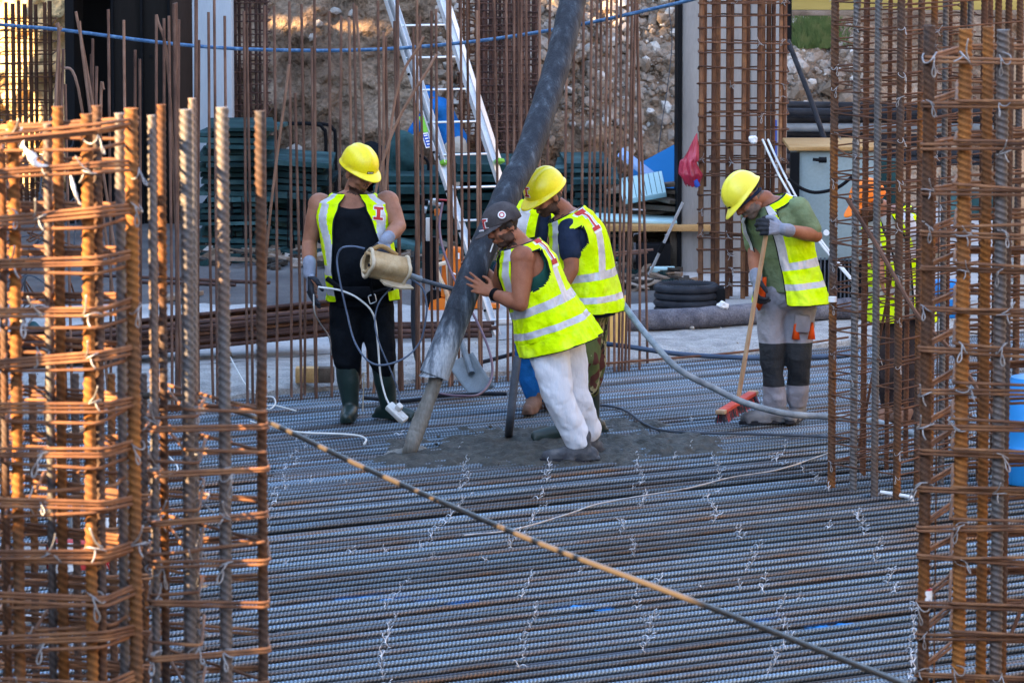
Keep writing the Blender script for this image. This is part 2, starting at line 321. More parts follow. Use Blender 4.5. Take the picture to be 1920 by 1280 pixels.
# ------------------------------------------------------------------ geometry helpers
ORG = {}
class MB:
    """mesh builder in world coordinates"""
    def __init__(s):
        s.v = []; s.f = []; s.m = []
    def add(s, vs, fs, mi=0):
        b = len(s.v)
        s.v.extend([tuple(p) for p in vs])
        s.f.extend([tuple(b + i for i in f) for f in fs])
        s.m.extend([mi] * len(fs))
        return s
    def tube(s, pts, r, n=8, caps=True, closed=False, mi=0, flat=1.0):
        pts = [Vector(p) for p in pts]
        k = len(pts)
        rs = [r] * k if not hasattr(r, '__len__') else list(r)
        vs = []; prev = None
        for i, p in enumerate(pts):
            if closed:
                t = (pts[(i + 1) % k] - pts[i - 1])
            else:
                t = pts[min(i + 1, k - 1)] - pts[max(i - 1, 0)]
            if t.length < 1e-9: t = Vector((0, 0, 1))
            t.normalize()
            if prev is None:
                a = Vector((0, 0, 1)) if abs(t.z) < .9 else Vector((1, 0, 0))
                u = (a - t * a.dot(t)).normalized()
            else:
                u = prev - t * prev.dot(t)
                u = u.normalized() if u.length > 1e-6 else t.orthogonal().normalized()
            prev = u
            w = t.cross(u)
            for j in range(n):
                an = 2 * PI * j / n
                vs.append(p + (u * math.cos(an) * flat + w * math.sin(an)) * rs[i])
        fs = []
        m = k if closed else k - 1
        for i in range(m):
            a = i * n; b = ((i + 1) % k) * n
            for j in range(n):
                fs.append((a + j, a + (j + 1) % n, b + (j + 1) % n, b + j))
        if caps and not closed:
            fs.append(tuple(reversed(range(n))))
            fs.append(tuple((k - 1) * n + j for j in range(n)))
        return s.add(vs, fs, mi)
    def capsule(s, a, b, ra, rb, n=12):
        a = Vector(a); b = Vector(b)
        d = (b - a)
        L_ = d.length
        t = d.normalized() if L_ > 1e-6 else Vector((0, 0, 1))
        pts = []; rs = []
        for q in (1.0, .92, .7, .38):
            pts.append(a - t * ra * q); rs.append(ra * math.sqrt(max(1 - q * q, .0004)))
        for q in (0, .33, .66, 1):
            pts.append(a + d * q); rs.append(ra + (rb - ra) * q)
        for q in (.38, .7, .92, 1.0):
            pts.append(b + t * rb * q); rs.append(rb * math.sqrt(max(1 - q * q, .0004)))
        return s.tube(pts, rs, n)
    def chain(s, pts, rs, n=12):
        for i in range(len(pts) - 1):
            s.capsule(pts[i], pts[i + 1], rs[i], rs[i + 1], n)
        return s
    def ell(s, c, r, rot=None, nu=16, nv=10, mi=0):
        c = Vector(c); vs = []; fs = []
        R = rot if rot is not None else Matrix.Identity(3)
        for i in range(nv + 1):
            ph = PI * i / nv
            for j in range(nu):
                th = 2 * PI * j / nu
                vs.append(c + R @ Vector((r[0] * math.sin(ph) * math.cos(th), r[1] * math.sin(ph) * math.sin(th), r[2] * math.cos(ph))))
        for i in range(nv):
            for j in range(nu):
                fs.append((i * nu + j, (i + 1) * nu + j, (i + 1) * nu + (j + 1) % nu, i * nu + (j + 1) % nu))
        return s.add(vs, fs, mi)
    def box(s, c, size, rot=None, bev=0.0, mi=0, top=None):
        c = Vector(c); R = rot if rot is not None else Matrix.Identity(3)
        x, y, z = [k / 2 for k in size]
        t = top or (1, 1)
        if bev <= 0:
            vs = [c + R @ Vector(p) for p in [(-x, -y, -z), (x, -y, -z), (x, y, -z), (-x, y, -z),
                  (-x * t[0], -y * t[1], z), (x * t[0], -y * t[1], z), (x * t[0], y * t[1], z), (-x * t[0], y * t[1], z)]]
            fs = [(0, 3, 2, 1), (4, 5, 6, 7), (0, 1, 5, 4), (1, 2, 6, 5), (2, 3, 7, 6), (3, 0, 4, 7)]
            return s.add(vs, fs, mi)
        bm = bmesh.new()
        bmesh.ops.create_cube(bm, size=1)
        for v in bm.verts: v.co = Vector((v.co.x * 2 * x, v.co.y * 2 * y, v.co.z * 2 * z))
        bmesh.ops.bevel(bm, geom=bm.edges[:], offset=bev, segments=2, affect='EDGES', profile=.5)
        bm.verts.ensure_lookup_table()
        vs = [c + R @ v.co for v in bm.verts]; fs = [[v.index for v in f.verts] for f in bm.faces]
        bm.free()
        return s.add(vs, fs, mi)
    def grid(s, fn, nu, nv, closed_u=False, mi=0, keep=None, matf=None):
        vs = [fn(i, j) for j in range(nv) for i in range(nu)]
        fs = []; ms = []
        for j in range(nv - 1):
            for i in range(nu if closed_u else nu - 1):
                if keep and not keep(i, j): continue
                i2 = (i + 1) % nu
                fs.append((j * nu + i, j * nu + i2, (j + 1) * nu + i2, (j + 1) * nu + i))
                ms.append(matf(i, j) if matf else mi)
        b = len(s.v)
        s.v.extend([tuple(p) for p in vs]); s.f.extend([tuple(b + q for q in f) for f in fs]); s.m.extend(ms)
        return s
    def poly(s, outline, thick, ax, ay, org, mi=0):
        """extruded outline: points (u, v) on axes ax, ay from org, thickness along ax x ay"""
        n = ax.cross(ay).normalized()
        k = len(outline)
        a = [org + ax * p[0] + ay * p[1] for p in outline]
        b = [p + n * thick for p in a]
        fs = [tuple(reversed(range(k))), tuple(range(k, 2 * k))]
        for i in range(k):
            fs.append((i, (i + 1) % k, k + (i + 1) % k, k + i))
        return s.add(a + b, fs, mi)
    def mesh(s, name, mats, org=Vector((0, 0, 0)), smooth=True):
        me = bpy.data.meshes.new(name)
        o = Vector(org)
        me.from_pydata([(p[0] - o.x, p[1] - o.y, p[2] - o.z) for p in s.v], [], s.f)
        mats = mats if isinstance(mats, (list, tuple)) else [mats]
        for q in mats: me.materials.append(q)
        me.polygons.foreach_set('material_index', s.m)
        if smooth: me.polygons.foreach_set('use_smooth', [True] * len(me.polygons))
        me.update()
        return me
    def build(s, name, mats, parent=None, smooth=True, sharp=35, **tags):
        if parent is None:
            a = np.array(s.v); org = Vector(((a[:, 0].min() + a[:, 0].max()) / 2, (a[:, 1].min() + a[:, 1].max()) / 2, a[:, 2].min()))
        else:
            org = ORG[parent.name]
        me = s.mesh(name, mats, org, smooth)
        if smooth and sharp: 
            try: me.set_sharp_from_angle(angle=math.radians(sharp))
            except Exception: pass
        o = bpy.data.objects.new(name, me)
        COL.objects.link(o)
        if parent is None: o.location = org
        else: o.parent = parent
        ORG[o.name] = org
        tag(o, **tags)
        return o

def tag(o, label=None, cat=None, group=None, kind=None):
    if label: o['label'] = label
    if cat: o['category'] = cat
    if group: o['group'] = group
    if kind: o['kind'] = kind
    return o
def thing(name, loc, label, cat, group=None):
    o = bpy.data.objects.new(name, None)
    COL.objects.link(o)
    o.location = loc
    o.empty_display_size = .1
    ORG[o.name] = Vector(loc)
    return tag(o, label, cat, group)
def place(name, mesh, parent, loc, rot=None, scale=None, **tags):
    """an object that shares a mesh, at a world location under a thing"""
    o = bpy.data.objects.new(name, mesh)
    COL.objects.link(o)
    if parent is not None:
        o.parent = parent; o.location = Vector(loc) - ORG[parent.name]
    else:
        o.location = loc
    if rot is not None: o.rotation_euler = rot
    if scale is not None: o.scale = scale
    ORG[o.name] = Vector(loc)
    return tag(o, **tags)

def crom(pts, per=8):
    """Catmull-Rom through points"""
    pts = [Vector(p) for p in pts]
    if len(pts) < 3: 
        return [pts[0].lerp(pts[-1], i / per) for i in range(per + 1)]
    q = [pts[0] * 2 - pts[1]] + pts + [pts[-1] * 2 - pts[-2]]
    out = []
    for i in range(1, len(q) - 2):
        for k in range(per):
            t = k / per
            out.append(.5 * ((2 * q[i]) + (q[i + 1] - q[i - 1]) * t + (2 * q[i - 1] - 5 * q[i] + 4 * q[i + 1] - q[i + 2]) * t * t
                             + (-q[i - 1] + 3 * q[i] - 3 * q[i + 1] + q[i + 2]) * t ** 3))
    out.append(pts[-1])
    return out

def fuse(mb, voxel=.008, smooth=2, disp=None):
    """one continuous skin from overlapping closed shapes"""
    me = mb.mesh('tmp', M['black'])
    ob = bpy.data.objects.new('tmp', me); COL.objects.link(ob)
    r = ob.modifiers.new('r', 'REMESH'); r.mode = 'VOXEL'; r.voxel_size = voxel
    if smooth:
        q = ob.modifiers.new('s', 'SMOOTH'); q.iterations = smooth; q.factor = .6
    dg = bpy.context.evaluated_depsgraph_get()
    ev = ob.evaluated_get(dg)
    m2 = ev.to_mesh()
    nv = len(m2.vertices)
    co = np.empty(nv * 3); m2.vertices.foreach_get('co', co); co = co.reshape(-1, 3)
    no = np.empty(nv * 3); m2.vertices.foreach_get('normal', no); no = no.reshape(-1, 3)
    fs = [tuple(p.vertices) for p in m2.polygons]
    ev.to_mesh_clear()
    bpy.data.objects.remove(ob); bpy.data.meshes.remove(me)
    out = MB()
    if disp:
        for i in range(nv):
            co[i] += no[i] * disp(Vector(co[i]))
    out.v = [tuple(c) for c in co]; out.f = fs; out.m = [0] * len(fs)
    return out
def paint(mb, fn):
    """material index per face from its centre"""
    co = np.array(mb.v)
    for i, f in enumerate(mb.f):
        mb.m[i] = fn(Vector(co[list(f)].mean(axis=0)))
    return mb

def ribbed(length, r, pitch, n=10, per=4, starts=3, h=.10, both=True):
    """a deformed reinforcing bar along +z, ribs as geometry"""
    k = max(2, int(length / pitch * per))
    z = np.linspace(0, length, k + 1)
    th = np.arange(n) * 2 * PI / n
    Z, T = np.meshgrid(z, th, indexing='ij')
    ph = Z / pitch + starts * T / (2 * PI)
    b = np.clip(np.cos(2 * PI * ph), 0, 1) ** 1.5
    rr = r * (1 + h * b)
    V = np.stack([rr * np.cos(T), rr * np.sin(T), Z], -1).reshape(-1, 3)
    i = np.arange(k)[:, None] * n; j = np.arange(n)[None, :]
    a = i + j; c = i + (j + 1) % n
    Fq = np.stack([a, c, c + n, a + n], -1).reshape(-1, 4)
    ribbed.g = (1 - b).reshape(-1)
    return V, Fq, n, k
def np_mesh(name, V, Fq, mats, caps=None):
    me = bpy.data.meshes.new(name)
    nf = len(Fq)
    extra = caps or []
    me.vertices.add(len(V)); me.vertices.foreach_set('co', V.astype(np.float32).ravel())
    loops = list(Fq.ravel()) + [q for c in extra for q in c]
    me.loops.add(len(loops)); me.loops.foreach_set('vertex_index', np.array(loops, dtype=np.int32))
    st = list(range(0, nf * 4, 4)); x = nf * 4
    for c in extra: st.append(x); x += len(c)
    me.polygons.add(nf + len(extra))
    me.polygons.foreach_set('loop_start', np.array(st, dtype=np.int32))
    me.polygons.foreach_set('use_smooth', [True] * nf + [False] * len(extra))
    for q in (mats if isinstance(mats, (list, tuple)) else [mats]): me.materials.append(q)
    me.update(calc_edges=True)
    me.validate()
    return me
def ribbed_mesh(name, mat, length, r, pitch, **kw):
    V, Fq, n, k = ribbed(length, r, pitch, **kw)
    caps = [tuple(reversed(range(n))), tuple(k * n + j for j in range(n))]
    me = np_mesh(name, V, Fq, mat, caps)
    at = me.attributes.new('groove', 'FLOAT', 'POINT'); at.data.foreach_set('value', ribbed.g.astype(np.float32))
    return me
def dir_euler(d):
    return Vector(d).to_track_quat('Z', 'Y').to_euler()

def bvh_of(obj):
    me = obj.data
    org = ORG[obj.name]
    return BVHTree.FromPolygons([v.co + org for v in me.vertices], [tuple(p.vertices) for p in me.polygons])
def decal(bvh, c, nrm, up, w, h, rects, off, mat, name, parent, seg=5):
    """flat print laid on a surface: rectangles in unit coordinates, cast along -nrm"""
    c = Vector(c); nrm = Vector(nrm).normalized(); up = Vector(up)
    rt = up.cross(nrm).normalized(); up = nrm.cross(rt).normalized()
    mb = MB()
    for q in rects:
        u0, v0, u1, v1 = q[:4]
        sk = q[4] if len(q) > 4 else 0
        vs = []
        for j in range(seg + 1):
            for i in range(seg + 1):
                u = u0 + (u1 - u0) * i / seg + sk * j / seg; v = v0 + (v1 - v0) * j / seg
                p = c + rt * (u * w) + up * (v * h)
                hit = bvh.ray_cast(p + nrm * .25, -nrm, .6)
                vs.append((hit[0] + nrm * off) if hit[0] is not None else p)
        fs = [(j * (seg + 1) + i, j * (seg + 1) + i + 1, (j + 1) * (seg + 1) + i + 1, (j + 1) * (seg + 1) + i) for j in range(seg) for i in range(seg)]
        mb.add(vs, fs)
    return mb.build(name, mat, parent)
LOGO_I = [(-.5, .30, .5, .5), (-.5, -.5, .5, -.30), (-.20, -.30, .20, .30)]
LOGO_I_BACK = [(-.58, .24, .58, .56), (-.58, -.56, .58, -.24), (-.29, -.28, .29, .28)]
def rock(mb, c, r, seed, mi=0):
    rnd = random.Random(seed)
    t = (1 + 5 ** .5) / 2
    vs = [(-1, t, 0), (1, t, 0), (-1, -t, 0), (1, -t, 0), (0, -1, t), (0, 1, t), (0, -1, -t), (0, 1, -t), (t, 0, -1), (t, 0, 1), (-t, 0, -1), (-t, 0, 1)]
    fs = [(0, 11, 5), (0, 5, 1), (0, 1, 7), (0, 7, 10), (0, 10, 11), (1, 5, 9), (5, 11, 4), (11, 10, 2), (10, 7, 6), (7, 1, 8), (3, 9, 4), (3, 4, 2), (3, 2, 6), (3, 6, 8), (3, 8, 9), (4, 9, 5), (2, 4, 11), (6, 2, 10), (8, 6, 7), (9, 8, 1)]
    sx, sy, sz = [rnd.uniform(.6, 1.25) for _ in range(3)]
    R = Matrix.Rotation(rnd.uniform(0, 6), 3, 'Z') @ Matrix.Rotation(rnd.uniform(0, 6), 3, 'X')
    out = []
    for v in vs:
        v = Vector(v).normalized() * rnd.uniform(.75, 1.15)
        out.append(Vector(c) + R @ Vector((v.x * sx, v.y * sy, v.z * sz)) * r)
    mb.add(out, fs, mi)
def fbm(p, oct_=4, sc_=1.0):
    s = 0; a = 1
    for k in range(oct_):
        s += a * noise.noise(Vector(p) * sc_); a *= .5; sc_ *= 2.03
    return s
# ------------------------------------------------------------------ the setting
ALPHA = math.atan(0.70)
U = Vector((math.cos(ALPHA), math.sin(ALPHA), 0))       # along the mat's bars
NV = Vector((-math.sin(ALPHA), math.cos(ALPHA), 0))     # across them, away from the camera
def UC(t, c, z=0.0): return U * t + NV * c + Vector((0, 0, z))
C_EDGE = 26.72                                          # where the mat meets the slab

g = MB()
g.grid(lambda i, j: (-150 + 300 * i / 40, -60 + 360 * j / 40, -.20 + (.0 if j < 3 else 0)), 41, 41)
g.build('ground', M['dirt'], kind='structure')

def slab_top(t, c):
    return .055 + .012 * fbm((t * 3, c * 3, 0), 3) - (max(0, 1 - (c - C_EDGE) / .25) ** 2) * .06
mb = MB()
ts = np.linspace(-12, 44, 420)
cs = list(C_EDGE + np.array([0, .05, .1, .16, .24, .34, .46, .6, .75, .9, 1.1, 1.3]))
mb.grid(lambda i, j: UC(ts[i], cs[j] + (.06 * fbm((ts[i] * 2.2, 0, 3), 4) if j < 3 else 0), slab_top(ts[i], cs[j]) + (.02 * fbm((ts[i] * 9, cs[j] * 9, 0), 3) if j < 9 else 0) - (.14 if j == 0 else 0)), len(ts), len(cs))
mb.build('concrete_kerb', M['concrete_rough'], kind='structure')
mb = MB()
c2 = list(np.linspace(C_EDGE + 1.3, C_EDGE + 14, 60))
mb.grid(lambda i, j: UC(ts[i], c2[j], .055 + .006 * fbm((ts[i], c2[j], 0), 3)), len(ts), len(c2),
        matf=lambda i, j: 1 if (UC(ts[i], c2[j]).y > 36.3 and UC(ts[i], c2[j]).x < 1.2) else 0)  # far left zone takes the painted shade
mb.build('slab', [M['concrete'], M['concrete_shade']], kind='structure')

# soil face behind the site
def wall_y(x, z):
    lean = .30 + .45 * max(0, min(1, (x + 1) / 3))
    y = 44.6 + lean * max(0, z) + .35 * fbm((x * .7, z * .9, 1.3), 3) + .16 * fbm((x * 2.4, z * 2.0, 7.1), 4) + .085 * fbm((x * 8, z * 6.5, 2.2), 4)
    return y
mb = MB()
nx, nz = 420, 190
xs = np.linspace(-3.9, 11, nx); zs = np.linspace(-.2, 6.2, nz)
mb.grid(lambda i, j: (xs[i], wall_y(xs[i], zs[j]), zs[j]), nx, nz)
mb.build('soil_bank', M['soil'], kind='structure', sharp=0)
# the top of the bank runs on behind
mb = MB()
mb.grid(lambda i, j: (-3.9 + 14.9 * i / 40, wall_y(-3.9 + 14.9 * i / 40, 6.2) + j * 3.0, 6.2 + .3 * fbm((i * .4, j, 0))), 41, 12)
mb.build('terrain', M['soil'], kind='structure')
# rubble on the bank: nobody could count it
mb = MB(); rr = random.Random(3)
cnt = 0
while cnt < 5600:
    px = rr.uniform(820, 1620); py = rr.uniform(-60, 330)
    if px < 1290: w = max(0, 1 - max(0, py - 150) / 110) * (1 if px > 900 else .5)
    else: w = .9 if 90 < py < 240 else .2
    if rr.random() > w: 
        if rr.random() > .06: continue
    p = P(px, py, 45.5)
    y = wall_y(p.x, p.z)
    r = .007 + .065 * rr.random() ** 3.6
    rock(mb, (p.x, y - r * .2, P(px, py, y).z), r, rr.random(), 1 if rr.random() < .09 else 0)
    cnt += 1
for px, py, r in ((1255, 25, .075), (1247, 45, .055), (1101, 92, .06), (1093, 75, .04), (1230, 90, .07), (1215, 100, .06), (1190, 60, .05), (1140, 120, .07),
                  (1175, 130, .08), (1210, 125, .1), (1260, 130, .1), (590, 70, .07), (600, 45, .05), (630, 20, .05), (660, 25, .05), (560, 285, .11), (545, 300, .09), (1505, 130, .1), (1560, 165, .12),
                  (1530, 110, .09), (1490, 175, .09), (1585, 200, .13)):
    p = P(px, py, 45.5); y = wall_y(p.x, p.z)
    rock(mb, (p.x, y - .02, P(px, py, y).z), r, px, 1 if px in (1255, 1247, 1101, 1230) else 0)
mb.build('rubble', [M['stone'], M['stone_pale']], kind='stuff', smooth=False)
# small stones and litter on the pale slab
mb = MB(); rr = random.Random(5)
for k in range(150):
    t = rr.uniform(12, 27); c = rr.uniform(C_EDGE + .05, C_EDGE + 2.0)
    q = UC(t, c, .07)
    rock(mb, q, .006 + .022 * rr.random() ** 3, k, 1)
mb.build('gravel', [M['stone'], M['stone_pale']], kind='stuff', smooth=False)

# sunlit rock face at far left
def rock_y(x, z): return 46.2 + (-4.18 - x) * .8 + .5 * fbm((x * 1.1, z * 1.3, 4), 3) + .28 * abs(fbm((x * 3.5, z * 3.1, 9), 4)) + .06 * fbm((x * 12, z * 10, 2), 2)
mb = MB()
xs2 = np.linspace(-9, -4.18, 150); zs2 = np.linspace(-.2, 5, 150)
mb.grid(lambda i, j: (xs2[i], rock_y(xs2[i], zs2[j]), zs2[j]), 150, 150)
mb.build('rock_face', M['rock_warm'], kind='structure', sharp=0)

# unfinished basement at left: void, dark panels, pale column, added shading slab overhead
YB = 43.0
X = lambda px, Y=YB: P(px, 300, Y).x
bas = thing('basement_wall', (X(300), YB, .05), 'dark basement front of tall shutter panels left of the pale column', 'building')
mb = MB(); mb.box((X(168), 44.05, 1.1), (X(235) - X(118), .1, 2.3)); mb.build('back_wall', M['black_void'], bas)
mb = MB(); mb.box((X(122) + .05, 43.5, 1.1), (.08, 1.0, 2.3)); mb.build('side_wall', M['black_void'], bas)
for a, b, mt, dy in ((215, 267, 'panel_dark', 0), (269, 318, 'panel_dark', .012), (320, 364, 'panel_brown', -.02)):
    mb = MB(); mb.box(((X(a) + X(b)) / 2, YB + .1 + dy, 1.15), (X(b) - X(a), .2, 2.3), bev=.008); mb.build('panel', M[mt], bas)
for px in (213.5, 268, 319):
    mb = MB(); mb.box((X(px), YB + .06, 1.15), (.022, .22, 2.3)); mb.build('panel_edge', M['black'], bas)
for px, py in ((265, 106), (283, 106), (240, 300), (300, 300)):
    mb = MB(); p = P(px, py, YB - .01); mb.tube([p, p + Vector((0, -.004 if px < 0 else .02, 0)) - Vector((0, .015, 0))], .017, 10); mb.build('tie_hole', M['black'], bas)
mb = MB(); mb.box(((X(118) + X(440)) / 2, 43.4, 2.42), (X(440) - X(118), 1.0, .2), bev=.01); mb.build('shade_roof_slab', M['concrete'], bas)  # unseen slab added overhead to keep the void dim
mb = MB(); mb.box((X(400, 42.6), 42.7, 1.15), (X(437) - X(364), .34, 2.2), bev=.012)
mb.build('concrete_column', M['col_blue'], label='pale blue-grey concrete column between dark panels and dark rebar cage', cat='column')

# grey column behind the right-hand cage, with the black edge on its left
cg = thing('concrete_column', (P(1380, 500, 39).x, 39, .05), 'wide grey concrete column behind the rusty cage by the red bag', 'column')
x0, x1 = P(1278, 300, 38.8).x, P(1478, 300, 38.8).x
zt = P(1400, 25, 38.8).z
mb = MB(); mb.box(((x0 + x1) / 2 - .17, 39.2, (zt + 1.6) / 2 + .0), (x1 - x0 - .34, .8, zt + 1.6), bev=.012); mb.build('shaft', M['col_grey'], cg)
mb = MB(); mb.box((x1 - .16, 39.25, 1.25), (.30, .8, 2.5), bev=.012); mb.build('shaft', M['col_grey'], cg)
mb = MB(); mb.box((x0 - .018, 39.16, 1.7), (.032, .8, 3.6)); mb.build('edge_board', M['black'], cg)
x2 = P(1478, 60, 38.8).x
mb = MB(); mb.box((x2 + .012, 39.0, P(1478, 70, 38.8).z + 1.0), (.03, .4, 2.35 - .1)); mb.build('edge_board', M['black'], cg)

# yellow formwork beam across the top right
bm_ = thing('formwork_beam', P(1620, 10, 41.5), 'yellow formwork beam across the top right behind the cages', 'beam')
p0 = P(1475, 24, 41.5); p1 = P(2100, 20, 41.5)
mb = MB(); mb.box(((p0.x + p1.x) / 2 + .1, 41.6, p0.z + .33), (p1.x - p0.x + .2, .1, .62), bev=.006); mb.build('board', M['yellow_beam'], bm_)
mb = MB(); mb.box(((p0.x + p1.x) / 2 + .1, 41.55, p0.z - .002), (p1.x - p0.x + .2, .3, .04), bev=.006); mb.build('soffit', M['wood_old'], bm_)
# grass tuft on the bank
mb = MB(); rr = random.Random(8)
for k in range(2600):
    px = rr.gauss(1528, 24); py = 92 - abs(rr.gauss(0, 26))
    if px < 1478 or py < 22 or px > 1600: 
        px = rr.uniform(1480, 1575); py = rr.uniform(30, 92)
    y0_ = wall_y(P(px, py, 45).x, P(px, py, 45).z) - .04 - .05 * rr.random()
    b = P(px, py, y0_); h = rr.uniform(.05, .14); a = rr.uniform(-.06, .06); w = .006
    mb.add([b + Vector((-w, 0, 0)), b + Vector((w, 0, 0)), b + Vector((a, -.03, h))], [(0, 1, 2)])
mb.build('grass', M['grass'], kind='stuff', smooth=False)

# unseen wall added on the left to block the sun, openings shaped for lit patches
XF = -12.0
def blocker_hit(p):
    s = (XF - p.x) / SUN_DIR.x
    q = p + SUN_DIR * s
    return q.y, q.z
holes = []
def hole(pts, pad=0.0):
    h = [blocker_hit(p) for p in pts]
    ys_ = [q[0] for q in h]; zs_ = [q[1] for q in h]
    holes.append((min(ys_) - pad, max(ys_) + pad, min(zs_), max(zs_)))
for xx0, xx1, zb in ((-1.75, -1.35, 1.98), (-1.35, -1.05, 1.98), (-1.05, -.66, 2.02)):
    hole([Vector((a, b, z)) for a, z in ((xx0, zb), (xx1, zb), (xx0, 3.25), (xx1, 3.25)) for b in (14.3, 15.15)])
CABLE = [(300, 738, 17.2), (385, 757, 16.95), (500, 790, 16.6), (700, 884, 16.0), (1000, 1013, 15.1), (1300, 1126, 14.3), (1500, 1204, 13.8), (1720, 1292, 13.2), (2000, 1410, 12.4)]
for i in range(2, 5):
    a = P(*CABLE[i]); b = P(*CABLE[i + 1])
    for q0, q1 in ((0, .5), (.5, 1)):
        aa, bb = a.lerp(b, q0), a.lerp(b, q1)
        hole([aa + Vector((0, 0, -.06)), bb + Vector((0, 0, -.06)), aa + Vector((0, 0, .12)), bb + Vector((0, 0, .12))], .04)
def wp(px, py):
    p = P(px, py, 45); y = wall_y(p.x, p.z); p = P(px, py, y); return Vector((p.x, wall_y(p.x, p.z), p.z))
for q in range(18):
    a = 508 + q * 12.5; m_ = 44 + q * .55; h_ = (9 - q * .3) * (.3 if q in (7, 8) else 1)
    hole([wp(u, v) for u in (a, a + 12.5) for v in (m_ - h_, m_ + h_ * .7)])
hole([wp(a, b) for a in (1085, 1200) for b in (5, 38)])
hole([wp(a, b) for a in (1200, 1260) for b in (-20, 4)])
rp = lambda px, py: Vector((P(px, py, 46.8).x, 46.8, P(px, py, 46.8).z))
hole([rp(a, b) + Vector((0, d_, 0)) for a in (-150, 124) for b in (-40, 235) for d_ in (0, 2.2)])
yb = sorted(set([-25, 75] + [h[0] for h in holes] + [h[1] for h in holes]))
zb_ = sorted(set([-.2, 15] + [h[2] for h in holes] + [h[3] for h in holes]))
mb = MB()
for i in range(len(yb) - 1):
    run = None
    for j in range(len(zb_) - 1):
        ym, zm = (yb[i] + yb[i + 1]) / 2, (zb_[j] + zb_[j + 1]) / 2
        solid = not any(h[0] < ym < h[1] and h[2] < zm < h[3] for h in holes)
        if solid and run is None: run = zb_[j]
        if run is not None and (not solid or j == len(zb_) - 2):
            top = zb_[j + 1] if solid else zb_[j]
            mb.box((XF - .02, ym, (run + top) / 2), (.04, yb[i + 1] - yb[i], top - run)); run = None
mb.build('light_blocker_wall', M['col_grey'], kind='structure', smooth=False)
# unseen walls added right and behind, so light comes mostly from overhead
mb = MB(); mb.box((17, 20, 5.5), (.3, 90, 11.4)); mb.box((2, -14, 5), (29, .3, 10.4)); mb.build('light_blocker_wall', M['col_grey'], kind='structure', smooth=False)

# ------------------------------------------------------------------ the reinforcing mat
mat_t = thing('rebar_mat', (0, 24, 0), 'dense mat of blue-grey ribbed bars covering the whole floor', 'reinforcement')
ML = 14.0
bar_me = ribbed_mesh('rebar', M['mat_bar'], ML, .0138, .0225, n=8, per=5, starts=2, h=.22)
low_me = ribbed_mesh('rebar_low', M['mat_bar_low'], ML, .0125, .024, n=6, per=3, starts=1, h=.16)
rr = random.Random(11)
c = 13.6; step = .140
MAT_C = []
while c < C_EDGE - .02:
    MAT_C.append(c)
    tc_ = 12.5 + (c - 17) * .72
    ang = ALPHA + rr.gauss(0, .0022)
    d = Vector((math.cos(ang), math.sin(ang), rr.gauss(0, .0006)))
    p = UC(tc_, c, -.0135 + rr.gauss(0, .0025)) - d * (ML / 2)
    q = d.to_track_quat('Z', 'Y') 
    e = (q @ Matrix.Rotation(rr.uniform(0, 6), 3, 'Z').to_quaternion()).to_euler()
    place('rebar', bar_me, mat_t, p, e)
    # the bar of the layer below, a little askew
    ang2 = ALPHA + rr.gauss(-.006, .006)
    d2 = Vector((math.cos(ang2), math.sin(ang2), 0))
    p2 = UC(tc_, c + .062 + rr.gauss(0, .016), -.050 + rr.gauss(0, .005)) - d2 * (ML / 2)
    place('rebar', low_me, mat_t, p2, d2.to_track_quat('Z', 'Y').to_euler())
    # lapped bars laid close beside their neighbour
    if rr.random() < .07:
        dd = Vector((math.cos(ang), math.sin(ang), 0))
        L0 = rr.uniform(-3, 4)
        place('rebar', bar_me, mat_t, UC(tc_ + L0, c + .032, -.014) - dd * (ML / 2), e)
    c += step * rr.uniform(.9, 1.1)
# far half: a second set between the others
c = 22.7
while c < C_EDGE - .05:
    tc_ = 12.5 + (c - 17) * .72
    ang = ALPHA + rr.gauss(-.004, .003)
    d = Vector((math.cos(ang), math.sin(ang), 0))
    place('rebar', bar_me, mat_t, UC(tc_ + (4.6 if c < 24.2 else 1.5), c + .05, -.016) - d * (ML / 2), d.to_track_quat('Z', 'Y').to_euler())
    c += step * 1.03
# cross bars of the bottom layer
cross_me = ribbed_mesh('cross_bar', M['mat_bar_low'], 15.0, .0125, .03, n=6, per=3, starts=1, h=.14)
for k in range(26):
    t = 4 + k * .9
    a = ALPHA + math.radians(90 + rr.gauss(0, 1.2))
    d = Vector((math.cos(a), math.sin(a), 0))
    place('cross_bar', cross_me, mat_t, UC(t, 12.3, -.075), d.to_track_quat('Z', 'Y').to_euler())

